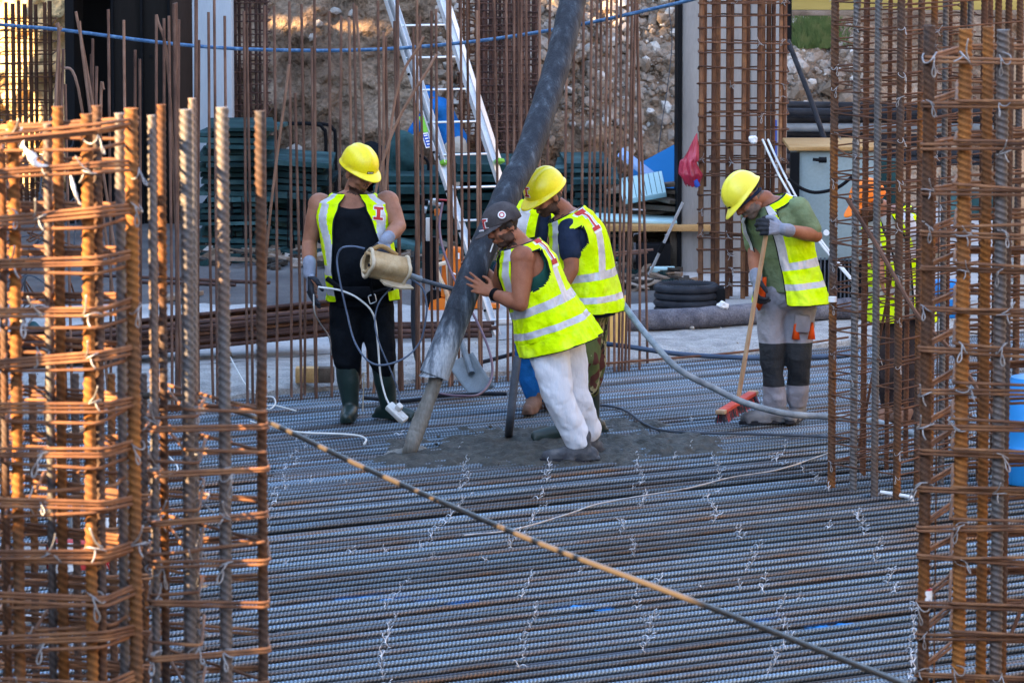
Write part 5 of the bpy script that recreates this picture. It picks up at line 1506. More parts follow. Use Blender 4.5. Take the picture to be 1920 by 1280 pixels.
for an, kn, d, hi in ((P(1108, 790, YC + .05), P(1104, 700, YC), (-.8, -.4, 0), 708), (P(1062, 795, YC - .35), P(1085, 720, YC - .2), (-1, -.1, 0), 722)):
    b2 = MB(); an = Vector(an); an.z = .092
    boot(b2, an, d, 1.04, high=Vector((kn.x, kn.y, P(0, hi, YC).z)), r_sh=.064)
    fuse(b2, .0085, 2).build('rubber_boot', M['wellie'], rootC, sharp=0)

# ===== D: man mostly hidden behind them
YD = 30.6
JD = dict(pelvis=(1008, 560, 0), belly=(1004, 510, 0), chest=(1006, 440, .0), neck=(1022, 378, .0), head=(1030, 352, .02), hipa=(985, 570, 0), hipb=(1030, 568, .06), sha=(972, 402, .02), shb=(1052, 392, .05),
          ela=(962, 470, -.05), wra=(935, 505, -.20), elb=(1060, 470, .1), wrb=(1030, 520, -.1))
rootD, QD, TD, RD, bodyD = person(YD, (1000, 770), 'man in blue trousers and brown boots mostly hidden behind two workers at the hose', JD, (-.3, -.6, -.7), .98, PROF, 'skin', sgn=1, arm_r=(.070, .062, .050, .05, .030))
b2 = MB(); b2.chain([QD['sha'].lerp(QD['ela'], .35), QD['ela'], QD['wra']], [.062, .055, .042], 14); b2.chain([QD['shb'], QD['elb'], QD['wrb']], [.062, .055, .042], 14); TD.solid(b2, .02, .93, .012)
fuse(b2, .010, 2).build('shirt', [M['navy_cloth']], rootD, sharp=0)
vest(TD, rootD, t0=-.05, t1=.975, off=.034, gap=lambda t: .1, arm=(.56, .84), arm_c=.88, bands=((.06, .14), (.32, .40)), flare=.04, seed=31, folds=.016, nu=100, nv=80)
hD = MB(); mb = None
pants(rootD, (P(992, 585, YD), P(1024, 585, YD + .1)), (P(990, 668, YD), P(1020, 668, YD + .1)), (P(1000, 735, YD), P(1025, 735, YD + .1)), [M['blue_cloth']], r=(.110, .085, .072, .068), pel=(P(1008, 565, YD), Matrix.Identity(3)), pr=(.16, .13, .13), seed=14, folds=.014)
for an, d in ((P(1002, 755, YD), (-.25, -1, 0)), (P(1030, 748, YD + .2), (.1, -1, 0))):
    b2 = MB(); an = Vector(an); an.z = .095; boot(b2, an, d, 1.0, high=an + Vector((0, 0, .10)), r_sh=.055)
    fuse(b2, .008, 2).build('boot', M['boot_brown'], rootD, sharp=0)

# ===== E: man with the broom
YE = 30.1
PROF_E = [(0, .165, .125), (.25, .165, .12), (.5, .18, .13), (.72, .20, .14), (.86, .185, .12), (.95, .12, .088), (1.0, .065, .062)]
JE = dict(pelvis=(1474, 542, 0), belly=(1470, 490, 0), chest=(1456, 425, .0), neck=(1434, 374, -.02), head=(1400, 374, -.10), hipa=(1448, 548, .08), hipb=(1502, 545, -.06), sha=(1412, 402, .17), shb=(1496, 390, -.12),
          ela=(1414, 470, .02), wra=(1418, 526, -.20), elb=(1530, 442, -.16), wrb=(1468, 430, -.40))
rootE, QE, TE, RE, bodyE = person(YE, (1455, 790), 'man in lemon helmet and sage green T-shirt sweeping with a red broom', JE, (-.55, -.42, -.62), 1.03, PROF_E, 'skin_dark', sgn=1, arm_r=(.060, .054, .042, .046, .032), beard=True, hair=True, hairm='hair_grey', beardm='hair_grey', sides=False, head_up=(-.6, 0, .8), bz=-.03, hz=.03)
b2 = MB(); TE.solid(b2, -.02, .965, .012)
b2.chain([QE['shb'], QE['shb'].lerp(QE['elb'], .75)], [.075, .068], 16); b2.chain([QE['sha'], QE['sha'].lerp(QE['ela'], .80)], [.074, .066], 16)
fuse(b2, .009, 2, lambda p: .008 * noise.noise(p * 10) + .004 * noise.noise(p * 24)).build('t_shirt', M['olive_cloth'], rootE, sharp=0)
def gapE(t): return .36 if t < .7 else .36 + (t - .7) * .6
vE = vest(TE, rootE, t0=-.14, t1=.975, off=.034, gap=gapE, arm=(.58, .90), arm_c=.74, bands=((.02, .10), (.26, .335)), flare=.10, seed=41, folds=.022, strap_x=(.38, .66), sway=Vector((.06, -.05, 0)))
hE, THE = helmet(rootE, QE['head'] + RE @ Vector((0, -.010, .020)), RE, 1.05, 'helmet_lemon', -.05)
bv = bvh_of(hE); pl = THE((.0, .150, .045)); nn = RE @ Vector((0, 1, .25)); 
decal(bv, pl, nn, RE @ Vector((0, 0, 1)), .042, .014, [(-.5, -.4, .5, .4)], .0055, M['black'], 'label', hE)
mb = MB()
for k in range(6): mb.ell(THE((-.092 + (k % 3) * .005, -.02 + .016 * (k // 3), .085 + .012 * (k % 3))), (.003, .003, .003), None, 6, 4)
mb.build('vent_holes', M['black'], hE)
mb = MB(); ring = [QE['head'] + RE @ (Vector((math.cos(a) * .090, math.sin(a) * .112, .0 + .020 * math.sin(a)))) for a in [2 * PI * k / 24 for k in range(24)]]
mb.tube(ring, .010, 6, closed=True); mb.build('bandana', M['navy_cloth'], rootE)
hb = gvec(QE['wrb'], P(1440, 424, YE - .36))
glove(rootE, QE['wrb'], (-.86, -.35, .15), (-.1, .9, -.3), (-.3, .1, 1), s=1.22, cuff_to=QE['wrb'] + (QE['elb'] - QE['wrb']).normalized() * .06, curl=(.70, .74, .78, .8), thumb=.5)
glove(rootE, QE['wra'], (-.05, -.55, -.8), (.9, -.1, -.1), (0, -1, .2), s=1.2, cuff_to=QE['wra'] + (QE['ela'] - QE['wra']).normalized() * .06, curl=(.7, .74, .78, .8), thumb=.5)
zk0, zk1 = P(0, 640, YE).z, P(0, 722, YE).z
def paintE(p):
    if zk1 - .01 < p.z < zk0 + .02 * math.sin(p.x * 9) and p.y < YE + .04: return 1
    return 0
pants(rootE, (P(1447, 568, YE), P(1500, 566, YE + .02)), (P(1448, 665, YE - .05), P(1496, 666, YE - .03)), (P(1453, 752, YE - .02), P(1496, 748, YE + .06)), [work_trousers(zk1, zk0, .03)], r=(.104, .082, .066, .072), pel=(P(1474, 550, YE), Matrix.Identity(3)), pr=(.175, .13, .13), seed=17, folds=.014, voxel=.008)
pe = P(1512, 615, YE - .10)
for (a, b, c_, d_) in ((1488, 1494, 596, 636), (1518, 1523, 604, 636)):
    mb = MB(); mb.add([P(b, c_, YE - .115), P(b + 4, d_, YE - .11), P(a - 2, d_, YE - .13), P(a + 2, c_ + 14, YE - .13)], [(0, 1, 2, 3)]); o = mb.build('pocket_edge', M['orange_cloth'], rootE); so = o.modifiers.new('s', 'SOLIDIFY'); so.thickness = .02; so.offset = 0
mb = MB(); mb.box(P(1504, 606, YE - .09), (.105, .09, .115), Matrix.Rotation(.08, 3, 'Y'), bev=.02); mb.build('cargo_pocket', M['grey_cloth'], rootE)
mb = MB(); mb.add([P(1428, 520, YE - .14), P(1436, 520, YE - .15), P(1434, 560, YE - .13), P(1424, 582, YE - .12), P(1417, 570, YE - .1)], [(0, 1, 2, 3, 4)]); o = mb.build('pocket_edge', M['orange_cloth'], rootE); so = o.modifiers.new('s', 'SOLIDIFY'); so.thickness = .03; so.offset = 0
for an, d in ((P(1458, 772, YE - .02), (-1, -.35, 0)), (P(1496, 765, YE + .16), (-.3, -1, 0))):
    b2 = MB(); an = Vector(an); an.z = .095; boot(b2, an, d, 1.08, high=an + Vector((0, 0, .05)), r_sh=.055, L_=.29)
    fuse(b2, .008, 2, lambda p: .004 * noise.noise(p * 20)).build('boot', M['boot_grey'], rootE, sharp=0)
    sole(rootE, an, d, 1.08, .29)

# ===== F: man behind the tall cage
YF = 30.2
JF = dict(pelvis=(1690, 590, 0), belly=(1690, 540, 0), chest=(1682, 460, .0), neck=(1655, 392, -.02), head=(1628, 378, -.10), hipa=(1664, 598, 0), hipb=(1714, 596, .02), sha=(1650, 415, .02), shb=(1726, 410, .02),
          ela=(1640, 470, -.12), wra=(1650, 520, -.26), elb=(1748, 470, -.06), wrb=(1752, 428, -.3))
rootF, QF, TF, RF, bodyF = person(YF, (1690, 800), 'bent man in orange cap and yellow vest behind the tall rebar cage', JF, (-.75, -.5, -.5), 1.0, PROF_E, 'skin', sgn=1, arm_r=(.060, .054, .042, .046, .032),
    hand_specs=[lambda Q: dict(wr=Q['wra'], d=(.3, -.3, -.9), palm=(1, 0, 0), side=(0, -1, 0), s=1.0), lambda Q: dict(wr=Q['wrb'], d=(-.5, -.3, .8), palm=(-1, 0, 0), side=(0, -1, 0), s=1.0)])
b2 = MB(); TF.solid(b2, -.02, .965, .012); b2.chain([QF['sha'], QF['ela']], [.082, .068], 14); b2.chain([QF['shb'], QF['elb']], [.082, .068], 14)
fuse(b2, .010, 2).build('shirt', M['beige_cloth'], rootF, sharp=0)
vest(TF, rootF, t0=-.06, t1=.975, off=.034, gap=lambda t: .16, arm=(.58, .90), arm_c=.82, bands=((.28, .36), (.56, .66)), flare=.05, seed=51, folds=.016, nu=110, nv=90)
oc, _t = cap(rootF, QF['head'], RF, 1.12)
oc.data.materials[0] = M['orange_cap']
for ch in oc.children: ch.data.materials[0] = M['orange_cap']
pants(rootF, (P(1670, 610, YF), P(1706, 610, YF)), (P(1668, 700, YF - .05), P(1700, 700, YF)), (P(1672, 775, YF), P(1706, 775, YF)), [M['dark_cloth']], r=(.110, .088, .072, .066), pel=(P(1690, 595, YF), Matrix.Identity(3)), pr=(.165, .125, .13), seed=24)
for an in (P(1672, 780, YF), P(1706, 780, YF)):
    b2 = MB(); an = Vector(an); an.z = .095; boot(b2, an, (-.6, -.8, 0), 1.0); fuse(b2, .009, 2).build('boot', M['boot_brown'], rootF, sharp=0)

# ===== G: man in blue bending beyond the ladder
YG = 43.2
JG = dict(pelvis=(848, 268, 0), belly=(834, 240, 0), chest=(820, 212, .0), neck=(806, 190, .0), head=(798, 182, .06), hipa=(838, 270, -.1), hipb=(858, 268, .1), sha=(812, 205, -.17), shb=(815, 200, .18),
          ela=(790, 225, -.2), wra=(774, 248, -.2), elb=(800, 230, .2), wrb=(790, 250, .2))
rootG, QG, TG, RG, bodyG = person(YG, (850, 350), 'man in blue jacket and beige trousers bending over beyond the ladder', JG, (-.85, 0, -.5), .95, PROF, 'skin', sgn=-1, arm_r=(.060, .054, .042, .046, .032))
b2 = MB(); TG.solid(b2, -.05, .99, .014); b2.chain([QG['sha'], QG['ela'], QG['wra']], [.075, .06, .05], 12)
b2.ell(QG['head'], (.105, .12, .115))
fuse(b2, .014, 2, lambda p: .01 * noise.noise(p * 9)).build('hooded_jacket', M['blue_cloth'], rootG, sharp=0)
b2 = MB(); hand(b2, QG['wra'], (-.1, 0, -1), (1, 0, 0), (0, -1, 0), s=1.2, fat=1.2); fuse(b2, .007, 1).build('glove', M['cyan_foam'], rootG, sharp=0)
pants(rootG, (P(852, 275, YG - .1), P(856, 275, YG + .1)), (P(856, 318, YG - .1), P(862, 318, YG + .1)), (P(848, 368, YG - .1), P(862, 368, YG + .1)), [M['beige_cloth']], r=(.115, .09, .075, .07), pel=(P(850, 270, YG), Matrix.Identity(3)), pr=(.13, .17, .13), seed=34, voxel=.016)
for an in (P(848, 372, YG - .1), P(864, 372, YG + .1)):
    b2 = MB(); boot(b2, Vector(an), (-1, -.1, 0), 1.0); fuse(b2, .012, 1).build('boot', M['boot_brown'], rootG, sharp=0)
# ------------------------------------------------------------------ concrete hose and the pour
hp = [(1086, -70, 30.2), (1074, 0, 30.1), (1060, 62, 29.95), (1042, 131, 29.8), (1019, 205, 29.6), (987, 295, 29.35), (960, 345, 29.2), (934, 402, 29.05), (906, 465, 28.9), (870, 556, 28.76), (844, 625, 28.7), (814, 704, 28.66)]
hpts = crom([P(*q) for q in hp], 10)
hose = thing('concrete_hose', hpts[-1], 'thick black cement-smeared concrete hose slanting down past the man in the cap', 'hose')
hose['label'] = 'thick black cement-smeared hose slanting down past the man in the cap'
def fold_r(i, n): 
    return .083
mb = MB(); n_ = len(hpts)
vs_ = [hpts[i] for i in range(n_)]
mb.tube(hpts[:int(n_ * .86)], [.083 + .002 * math.sin(i * .9) for i in range(int(n_ * .86))], 28)
mb.build('tube', M['pump_hose'], hose, sharp=60)
k0 = int(n_ * .86) - 1
tail = hpts[k0:]
mb = MB(); mb.tube(tail, [.0832 + .008 * (i / (len(tail) - 1)) ** 2 for i in range(len(tail))], 28, caps=False)
inner = list(reversed(tail))
mb.tube([tail[-1] + (tail[-1] - tail[-2]).normalized() * .0, tail[-1], tail[-3], tail[-5]], [.0912, .074, .070, .068], 28, caps=False)
mb.build('outlet', M['pump_hose'], hose, sharp=60)
mb = MB()
cc = P(917, 488, 28.95); 
st_p = [P(905, 560, 28.7), P(914, 600, 28.6)]
pour = crom([P(822, 696, 28.68), P(803, 752, 28.66), P(782, 806, 28.63), P(769, 843, 28.60), G(764, 856, -.04)], 12)
mb = MB(); L_ = len(pour)
mb.tube(pour, [.046 - .004 * math.sin(i * .2) + (.018 * max(0, i - L_ + 6) / 6) + .002 * math.sin(i * 1.9) for i in range(L_)], 20)
for i in range(len(mb.v)):
    v = Vector(mb.v[i]); mb.v[i] = tuple(v + Vector((1, .3, 0)) * .006 * noise.noise(Vector((v.x * 30, v.y * 30, v.z * 9))))
mb.build('concrete_stream', M['wet_stream'], label='grey-brown stream of wet concrete falling from the hose onto the bars', cat='concrete')

# ------------------------------------------------------------------ hoses and cables
def cable(name, pts, r, mat, label, cat, n=8, per=10, parent=None):
    mb = MB(); mb.tube(crom(pts, per), r, n)
    return mb.build(name, M[mat], parent, label=label, cat=cat, sharp=60) if parent is None else mb.build(name, M[mat], parent, sharp=60)
cable('blue_hose', [P(-60, 42, 34.2), P(40, 50, 34), P(120, 57, 33.9), P(300, 80, 33.8), P(430, 91, 33.7), P(560, 95, 33.6), P(680, 94, 33.5), P(800, 87, 33.4), P(930, 73, 33.2), P(1060, 52, 33), P(1180, 27, 32.8), P(1300, -1, 32.6), P(1360, -20, 32.5)], .0125, 'blue_hose', 'long blue hose hanging across the top of the picture behind the starter bars', 'hose', 8)
cable('black_cable', [P(*q) for q in CABLE], .0092, 'cable_black', 'black cable crossing the foreground with spots of low sun', 'cable', 14)
cable('black_cable', [P(270, 742, 17.9), P(300, 741, 17.8), P(322, 745, 17.7)], .013, 'cable_black', 'short black cable end between the grey bars at left', 'cable', 12)
cable('vibrator_hose', [P(1128, 528, 29.9), P(1160, 560, 29.7), P(1210, 625, 29.3), P(1270, 690, 29.2), P(1340, 728, 29.3), P(1400, 756, 29.35), P(1480, 776, 29.45), P(1560, 781, 29.6), P(1640, 790, 29.4), P(1720, 815, 29)], .0205, 'grey_hose', 'thick grey hose sagging from the camouflage man towards the tall cage', 'hose', 12)
z_ = .012
def gz(px, py, z=.014): return G(px, py, z)
cable('ground_cable', [gz(1112, 758), gz(1150, 762), gz(1178, 772), gz(1205, 792), gz(1240, 806), gz(1310, 811), gz(1400, 813), gz(1500, 816), gz(1600, 822), gz(1700, 835)], .009, 'dark_hose', 'dark grey cable lying in an S on the mat near the broom', 'cable')
cable('supply_hose', [P(1118, 642, 32.9), P(1180, 650, 32.9), P(1260, 662, 33.0), P(1340, 668, 33.1), P(1430, 671, 33.2), P(1560, 668, 33.5), P(1640, 660, 34)], .017, 'navy_pipe', 'dark blue hose along the slab edge behind the broom', 'hose', 10)
cable('supply_hose', [P(680, 745, 30.9), P(710, 748, 30.9), P(745, 752, 30.9), P(790, 748, 30.9), P(820, 742, 30.95), P(905, 738, 31.1), P(950, 738, 31.1)], .013, 'black_rubber', 'black hose on the bars behind the concrete stream', 'hose', 8)
cable('supply_hose', [P(845, 690, 32.2), P(880, 684, 32.2), P(930, 672, 32.3), P(990, 655, 32.4)], .014, 'black_rubber', 'black hose leading past the shovel behind the starter bars', 'hose', 8)
cable('maroon_hose', [P(830, 380, 32.0), P(824, 425, 31.9), P(834, 478, 31.8), P(862, 545, 31.6), P(893, 600, 31.5), P(918, 660, 31.3), P(922, 705, 31.2), P(900, 738, 31.0), P(860, 742, 30.9), P(820, 737, 30.9)], .0085, 'maroon_hose', 'thin maroon hose looping down behind the big concrete hose', 'hose', 8)
cable('rod_with_concrete', [P(970, 670, 29.2), P(963, 730, 29.1), P(956, 795, 29.1), G(953, 824, -.06)], .026, 'dark_hose', 'grey vibrator poker standing in wet concrete beside the white trousers', 'vibrator', 12)
bpy.data.objects['rod_with_concrete'].name = 'vibrator_poker'
cable('white_cable', [P(597, 538, 29.95), P(640, 545, 29.9), P(675, 562, 29.88), P(700, 590, 29.9), P(708, 640, 29.9), P(713, 700, 29.9), P(722, 740, 29.85), P(731, 760, 29.8)], .0062, 'white_cable', 'white cable hanging from the gloved hand to the white socket', 'cable')
cable('white_cable', [P(588, 552, 29.95), P(590, 585, 30), P(603, 610, 30.3), P(617, 632, 30.6), P(622, 665, 30.8)], .0045, 'white_cable', 'thin pale cable trailing below the hanging glove', 'cable')
cable('white_cable', [P(432, 670, 31.9), P(448, 700, 31.5), P(466, 728, 31.2), P(490, 742, 31), P(512, 745, 30.9), P(516, 757, 30.7), P(505, 767, 30.6), P(490, 762, 30.7), P(515, 760, 30.7), P(555, 770, 30.5)], .0055, 'white_cable', 'white cable looping on the kerb left of the man in the tank top', 'cable')
cable('white_cable', [gz(470, 790, .02), gz(510, 800, .02), gz(560, 810, .02), gz(630, 813, .02), gz(670, 816, .02), gz(686, 823, .02), gz(683, 832, .02)], .0070, 'white_cable', 'white cable on the mat with a hooked end', 'cable')
cable('white_cable', [gz(60, 830, .05), gz(150, 800, .05), gz(250, 812, .05), gz(330, 885, .02), gz(120, 882, .02), gz(0, 880, .02)], .006, 'white_cable', 'white cable behind the sunlit cage at far left', 'cable')
cable('white_cable', [P(675, 720, 30.4), P(682, 700, 30.4), P(680, 770, 30.3)], .0035, 'tan_edge', 'short tan cord behind the left boot', 'cord')
cable('wire_strand', [gz(870, 1003, .014), gz(960, 993, .014), gz(1060, 965, .016), gz(1120, 945, .014), gz(1200, 930, .014), gz(1290, 915, .016), gz(1370, 895, .014), gz(1460, 880, .014), gz(1552, 850, .014)], .0055, 'tie', 'pale wire strand snaking over the mat bars', 'wire', 6)
cable('blue_grey_cable', [P(684, 466, 29.85), P(660, 462, 29.85), P(640, 466, 29.86), P(632, 485, 29.88), P(636, 520, 29.85), P(650, 585, 29.85), P(665, 640, 29.8), P(690, 676, 29.75), P(720, 684, 29.75), P(760, 670, 29.8), P(788, 640, 29.85), P(798, 600, 29.85), P(800, 570, 29.85), P(792, 540, 29.85), P(770, 522, 29.85)], .0065, 'cable_blue', 'blue-grey cable looped below the tan vibrator motor', 'cable')
cable('blue_grey_cable', [P(735, 538, 29.88), P(712, 565, 29.86), P(703, 600, 29.85), P(710, 640, 29.8), P(735, 700, 29.78), P(747, 735, 29.78), P(749, 760, 29.78)], .005, 'cable_blue', 'blue-grey cable hanging straight down to the white socket', 'cable')
# white multi-way socket hanging by the boots
sk = thing('power_socket', P(742, 774, 29.8), 'white multi-way socket block hanging on cables above the bars', 'power strip')
ax = (P(762, 790, 29.76) - P(727, 757, 29.8)).normalized(); R_ = frame_from(ax, (0, -.6, 1))
mb = MB(); mb.box(P(744, 774, 29.78), (.062, .150, .042), R_, bev=.010); mb.build('body', M['white_cable'], sk)
for k in (-.03, .012, .045):
    mb = MB(); q = P(744, 774, 29.78) + R_ @ Vector((.0, k, .022)); mb.tube([q, q + R_ @ Vector((0, 0, .003))], .016, 12); mb.build('outlet', M['pipe_white'], sk)
mb = MB(); mb.box(P(748, 763, 29.76), (.035, .04, .05), R_, bev=.008); mb.build('plug', M['white_cable'], sk)

# vibrator motor in its tan leather case, carried by the tank-top man
ym = YA - .50
c0, c1 = P(694, 500, ym), P(762, 502, ym + .12)
c0 = P(690, 493, ym - .02); c1 = P(758, 508, ym + .08)
mo_ = thing('vibrator_motor', c0, 'tan leather-cased vibrator motor held by the man in the tank top', 'vibrator')
ax = (c1 - c0).normalized(); R_ = frame_from(ax, (0, 0, 1))
def case(mb, r, a, b, n=30):
    k = 10; vs = []
    L_ = (c1 - c0).length
    for i in range(k + 1):
        u = a + (b - a) * i / k
        for j in range(n):
            th = 2 * PI * j / n
            sq = 1 + .10 * math.cos(4 * th)
            vs.append(c0 + R_ @ Vector((math.cos(th) * r * sq, u * L_, math.sin(th) * r * .95 * sq)))
    fs = [(i * n + j, i * n + (j + 1) % n, (i + 1) * n + (j + 1) % n, (i + 1) * n + j) for i in range(k) for j in range(n)]
    mb.add(vs, fs)
mb = MB(); case(mb, .076, 0, 1)
o = mb.build('case', M['tan'], mo_, sharp=0); so = o.modifiers.new('s', 'SOLIDIFY'); so.thickness = .008
for q, cc in ((0, c0), (1, c1)):
    mb = MB(); ring = []
    for j in range(40):
        th = 2 * PI * j / 40; sq = 1 + .12 * math.cos(4 * th)
        ring.append(cc + R_ @ Vector((math.cos(th) * .084 * sq, 0, math.sin(th) * .080 * sq)))
    mb.tube(ring, .012, 10, closed=True); mb.build('rim', M['tan_edge'], mo_)
mb = MB(); mb.tube([c0 + ax * .05, c1 - ax * .03], .070, 20); mb.build('motor', M['black'], mo_)
lip = MB(); lip.poly([(-.10, -.02), (.11, -.03), (.13, .0), (.02, .035), (-.08, .025)], .012, (c1 - c0).normalized(), Vector((.25, -.8, -.5)).normalized(), c1 - ax * .06 + Vector((0, -.05, -.088))); lip.build('flap', M['tan_edge'], mo_)
mb = MB(); mb.tube(crom([c0 + ax * .03 + Vector((0, 0, .09)), c0 + ax * .10 + Vector((0, -.01, .125)), c1 - ax * .05 + Vector((0, 0, .09))], 6), .014, 10); mb.build('handle', M['ochre_wood'], mo_)
fr = c0 - ax * .004
mb = MB(); ring = [fr + R_ @ Vector((x, 0, z)) for x, z in ((-.05, .062), (.045, .055), (.065, .0), (.03, -.055), (-.04, -.060), (-.068, 0))]
mb.tube(rloop(ring, .02), .011, 8, closed=True); mb.build('end_frame', M['tan'], mo_)
mb = MB(); mb.tube([fr + R_ @ Vector((.055, -.012, -.01)), fr + R_ @ Vector((.055, .003, -.01))], .012, 12); mb.build('stud', M['black'], mo_)
cable('shaft_hose', [c1 - ax * .02, P(770, 519, ym + .12), P(800, 528, ym + .16), P(850, 542, ym + .25)], .0145, 'dark_hose', '', '', parent=mo_)
mb = MB(); mb.tube([P(764, 515, ym + .10), P(790, 524, ym + .13)], .019, 12); mb.build('collar', M['alu_dull'], mo_)
mb = MB(); mb.tube(crom([P(693, 520, ym + .02), P(697, 545, ym + .1), P(706, 580, ym + .14)], 6), .009, 6, flat=.4); mb.build('strap', M['black'], mo_)
mb = MB(); mb.tube(rloop([P(690, 555, ym + .12), P(703, 551, ym + .12), P(706, 565, ym + .12), P(694, 570, ym + .12)], .01), .003, 6, closed=True); mb.build('buckle', M['alu'], mo_)

# ------------------------------------------------------------------ broom
br = thing('broom', G(1383, 784, 0), 'red push broom with a long wooden handle under the sweeping man', 'broom')
h0 = P(1437, 436, YE - .40); h1 = P(1385, 742, YE - .25)
mb = MB(); mb.tube([h0, h0.lerp(h1, .5), h1], .0145, 12); mb.build('handle', M['wood'], br)
a0 = P(1350, 773, YE - .52); a1 = P(1414, 735, YE + .02); mid = (a0 + a1) / 2
ax = (a1 - a0).normalized(); R_ = Matrix((ax, ax.cross(Vector((0, .15, 1))).normalized() * -1, Vector((0, 0, 1)))).transposed()
yv = Vector((0, 0, 1)).cross(ax).normalized(); R_ = Matrix((ax, yv, ax.cross(yv))).transposed()
Lb = (a1 - a0).length
mb = MB(); mb.box(mid, (Lb, .060, .024), R_, bev=.005); mb.build('head', M['broom_red'], br)
for e in (-1, 1):
    mb = MB(); mb.box(mid + R_ @ Vector((e * (Lb / 2 - .02), 0, .0)), (.045, .063, .026), R_, bev=.006); mb.build('bare_end', M['wood'], br)
mb = MB(); r_ = random.Random(6)
for k in range(900):
    u = r_.uniform(-.5, .5) * Lb * .96; v = r_.uniform(-.026, .026)
    p = mid + R_ @ Vector((u, v, -.015)); L_ = r_.uniform(.045, .06)
    q = p + R_ @ Vector((u * .06 + r_.gauss(0, .004), v * .5 + r_.gauss(0, .004), -L_))
    mb.tube([p, q], .0016, 3, mi=0 if r_.random() < .72 else 1)
mb.build('bristles', [M['bristle'], M['red_plastic']], br, kind='stuff')

# ------------------------------------------------------------------ ladder
ld = thing('ladder', P(930, 640, 34.4), 'aluminium extension ladder leaning on the bank behind the starter bars', 'ladder')
def lad_pt(px, py): 
    return P(px, py, 34.4 + (640 - py) / 640 * 1.1)
rdir = Vector((.93, .36, 0)).normalized(); ddir = Vector((-.50, -.86, 0)).normalized()
def ladder_section(xa, ya, xb, yb, rail_w, inset, dz, tag_):
    lo, hi = lad_pt(xa, ya), lad_pt(xb, yb)
    up = (hi - lo).normalized()
    W = 104 / S(34.8)
    for sgn_ in (0, 1):
        o_ = Vector((1, .38, 0)) * (W * sgn_)
        a, b = lo + o_, hi + o_
        c = (a + b) / 2
        zax = up; yax = (ddir - up * ddir.dot(up)).normalized(); xax = yax.cross(zax)
        R2 = Matrix((xax, yax, zax)).transposed()
        mb = MB()
        Lr = (b - a).length
        mb.box(c, (.004, rail_w, Lr), R2)
        e = -1 if sgn_ else 1
        for k in (-1, 1):
            mb.box(c + xax * (-.012 * e * (1 if xax.x > 0 else -1)) * -1 + yax * (k * (rail_w / 2 - .0025)), (.028, .005, Lr), R2)
        mb.build('rail', M['alu'] if 1 else None, ld)
        mb = MB(); mb.box(a + zax * .012, (.045, rail_w + .012, .03), R2, bev=.006); mb.build('end_cap', M['green_label'], ld)
    n = int(Lr / .265) if tag_ == 1 else -1
    for k in range(n + 1):
        q = lo + up * (.16 + k * .265) + yax * .0
        if (q - lo).length > Lr: break
        mb = MB()
        o_ = Vector((1, .38, 0)) * W
        d = o_.normalized()
        Rr = Matrix((d, yax, d.cross(yax))).transposed()
        mb.box(q + o_ / 2, (o_.length - .03, .034, .026), Rr, bev=.006); mb.build('rung', M['alu'], ld)
    return lo, hi, up, yax
lo, hi, up, yax = ladder_section(931, 638, 706, -60, .085, 0, 0, 1)
lo2, hi2, up2, yax2 = ladder_section(834, 308, 716, -60, .060, .02, .08, 2)
def sticker(px, py, w, h, mat, name, dy=0):
    p = lad_pt(px, py) + ddir * 0 + Vector((0, -.06 + dy, 0))
    zax = up; xn = Vector((1, .38, 0)).normalized(); xn = (xn - up * xn.dot(up)).normalized()
    R2 = Matrix((xn, zax.cross(xn), zax)).transposed()
    mb = MB(); mb.box(p, (w, .003, h), R2); return mb.build(name, M[mat], ld)
sticker(795, 232, .045, .13, 'green_label', 'green_sticker'); sticker(801, 262, .055, .12, 'white', 'sticker_border'); sticker(801, 262, .042, .10, 'blue_label', 'blue_sticker', -.004)
for k in range(4): sticker(798.5 + k * 1.9, 253 + k * 5.4, .026, .008, 'white', 'sticker_print', -.008)
mb = MB()
for k in range(9):
    p = lo.lerp(hi, .08 + k * .105) + Vector((0, -.03, 0)) + ddir * .01
    mb.tube([p, p + ddir * .0 + Vector((-.006, -.006, 0)) * 2], .010, 8)
mb.build('rail_holes', M['black'], ld, kind='stuff')

# ------------------------------------------------------------------ shovel, valve post, orange machine
sh = thing('shovel', G(905, 742, .1), 'grey steel shovel leaning behind the big hose outlet', 'shovel')
def blade(i, j):
    u = i / 10 - .5; v = j / 12
    w = 1 - .12 * v
    p = P(862, 672, 31.5).lerp(P(905, 735, 31.2), v)
    r_ = Vector((.62, 0, .36))
    return p + Vector((.78, -.2, .35)) * (u * .23 * w) + Vector((0, -.9, .2)) * (.12 * (u * u) - .02 * math.sin(v * 3))
mb = MB(); mb.grid(blade, 11, 13); o = mb.build('blade', M['alu_dull'], sh, sharp=0); so = o.modifiers.new('s', 'SOLIDIFY'); so.thickness = .005
mb = MB(); mb.tube([P(884, 700, 31.35), P(868, 650, 31.5), P(858, 612, 31.6)], [.024, .020, .017], 10); mb.build('socket', M['alu_dull'], sh)
mb = MB(); mb.tube([P(862, 640, 31.5), P(835, 540, 31.9)], .016, 8); mb.build('shaft', M['wood'], sh)

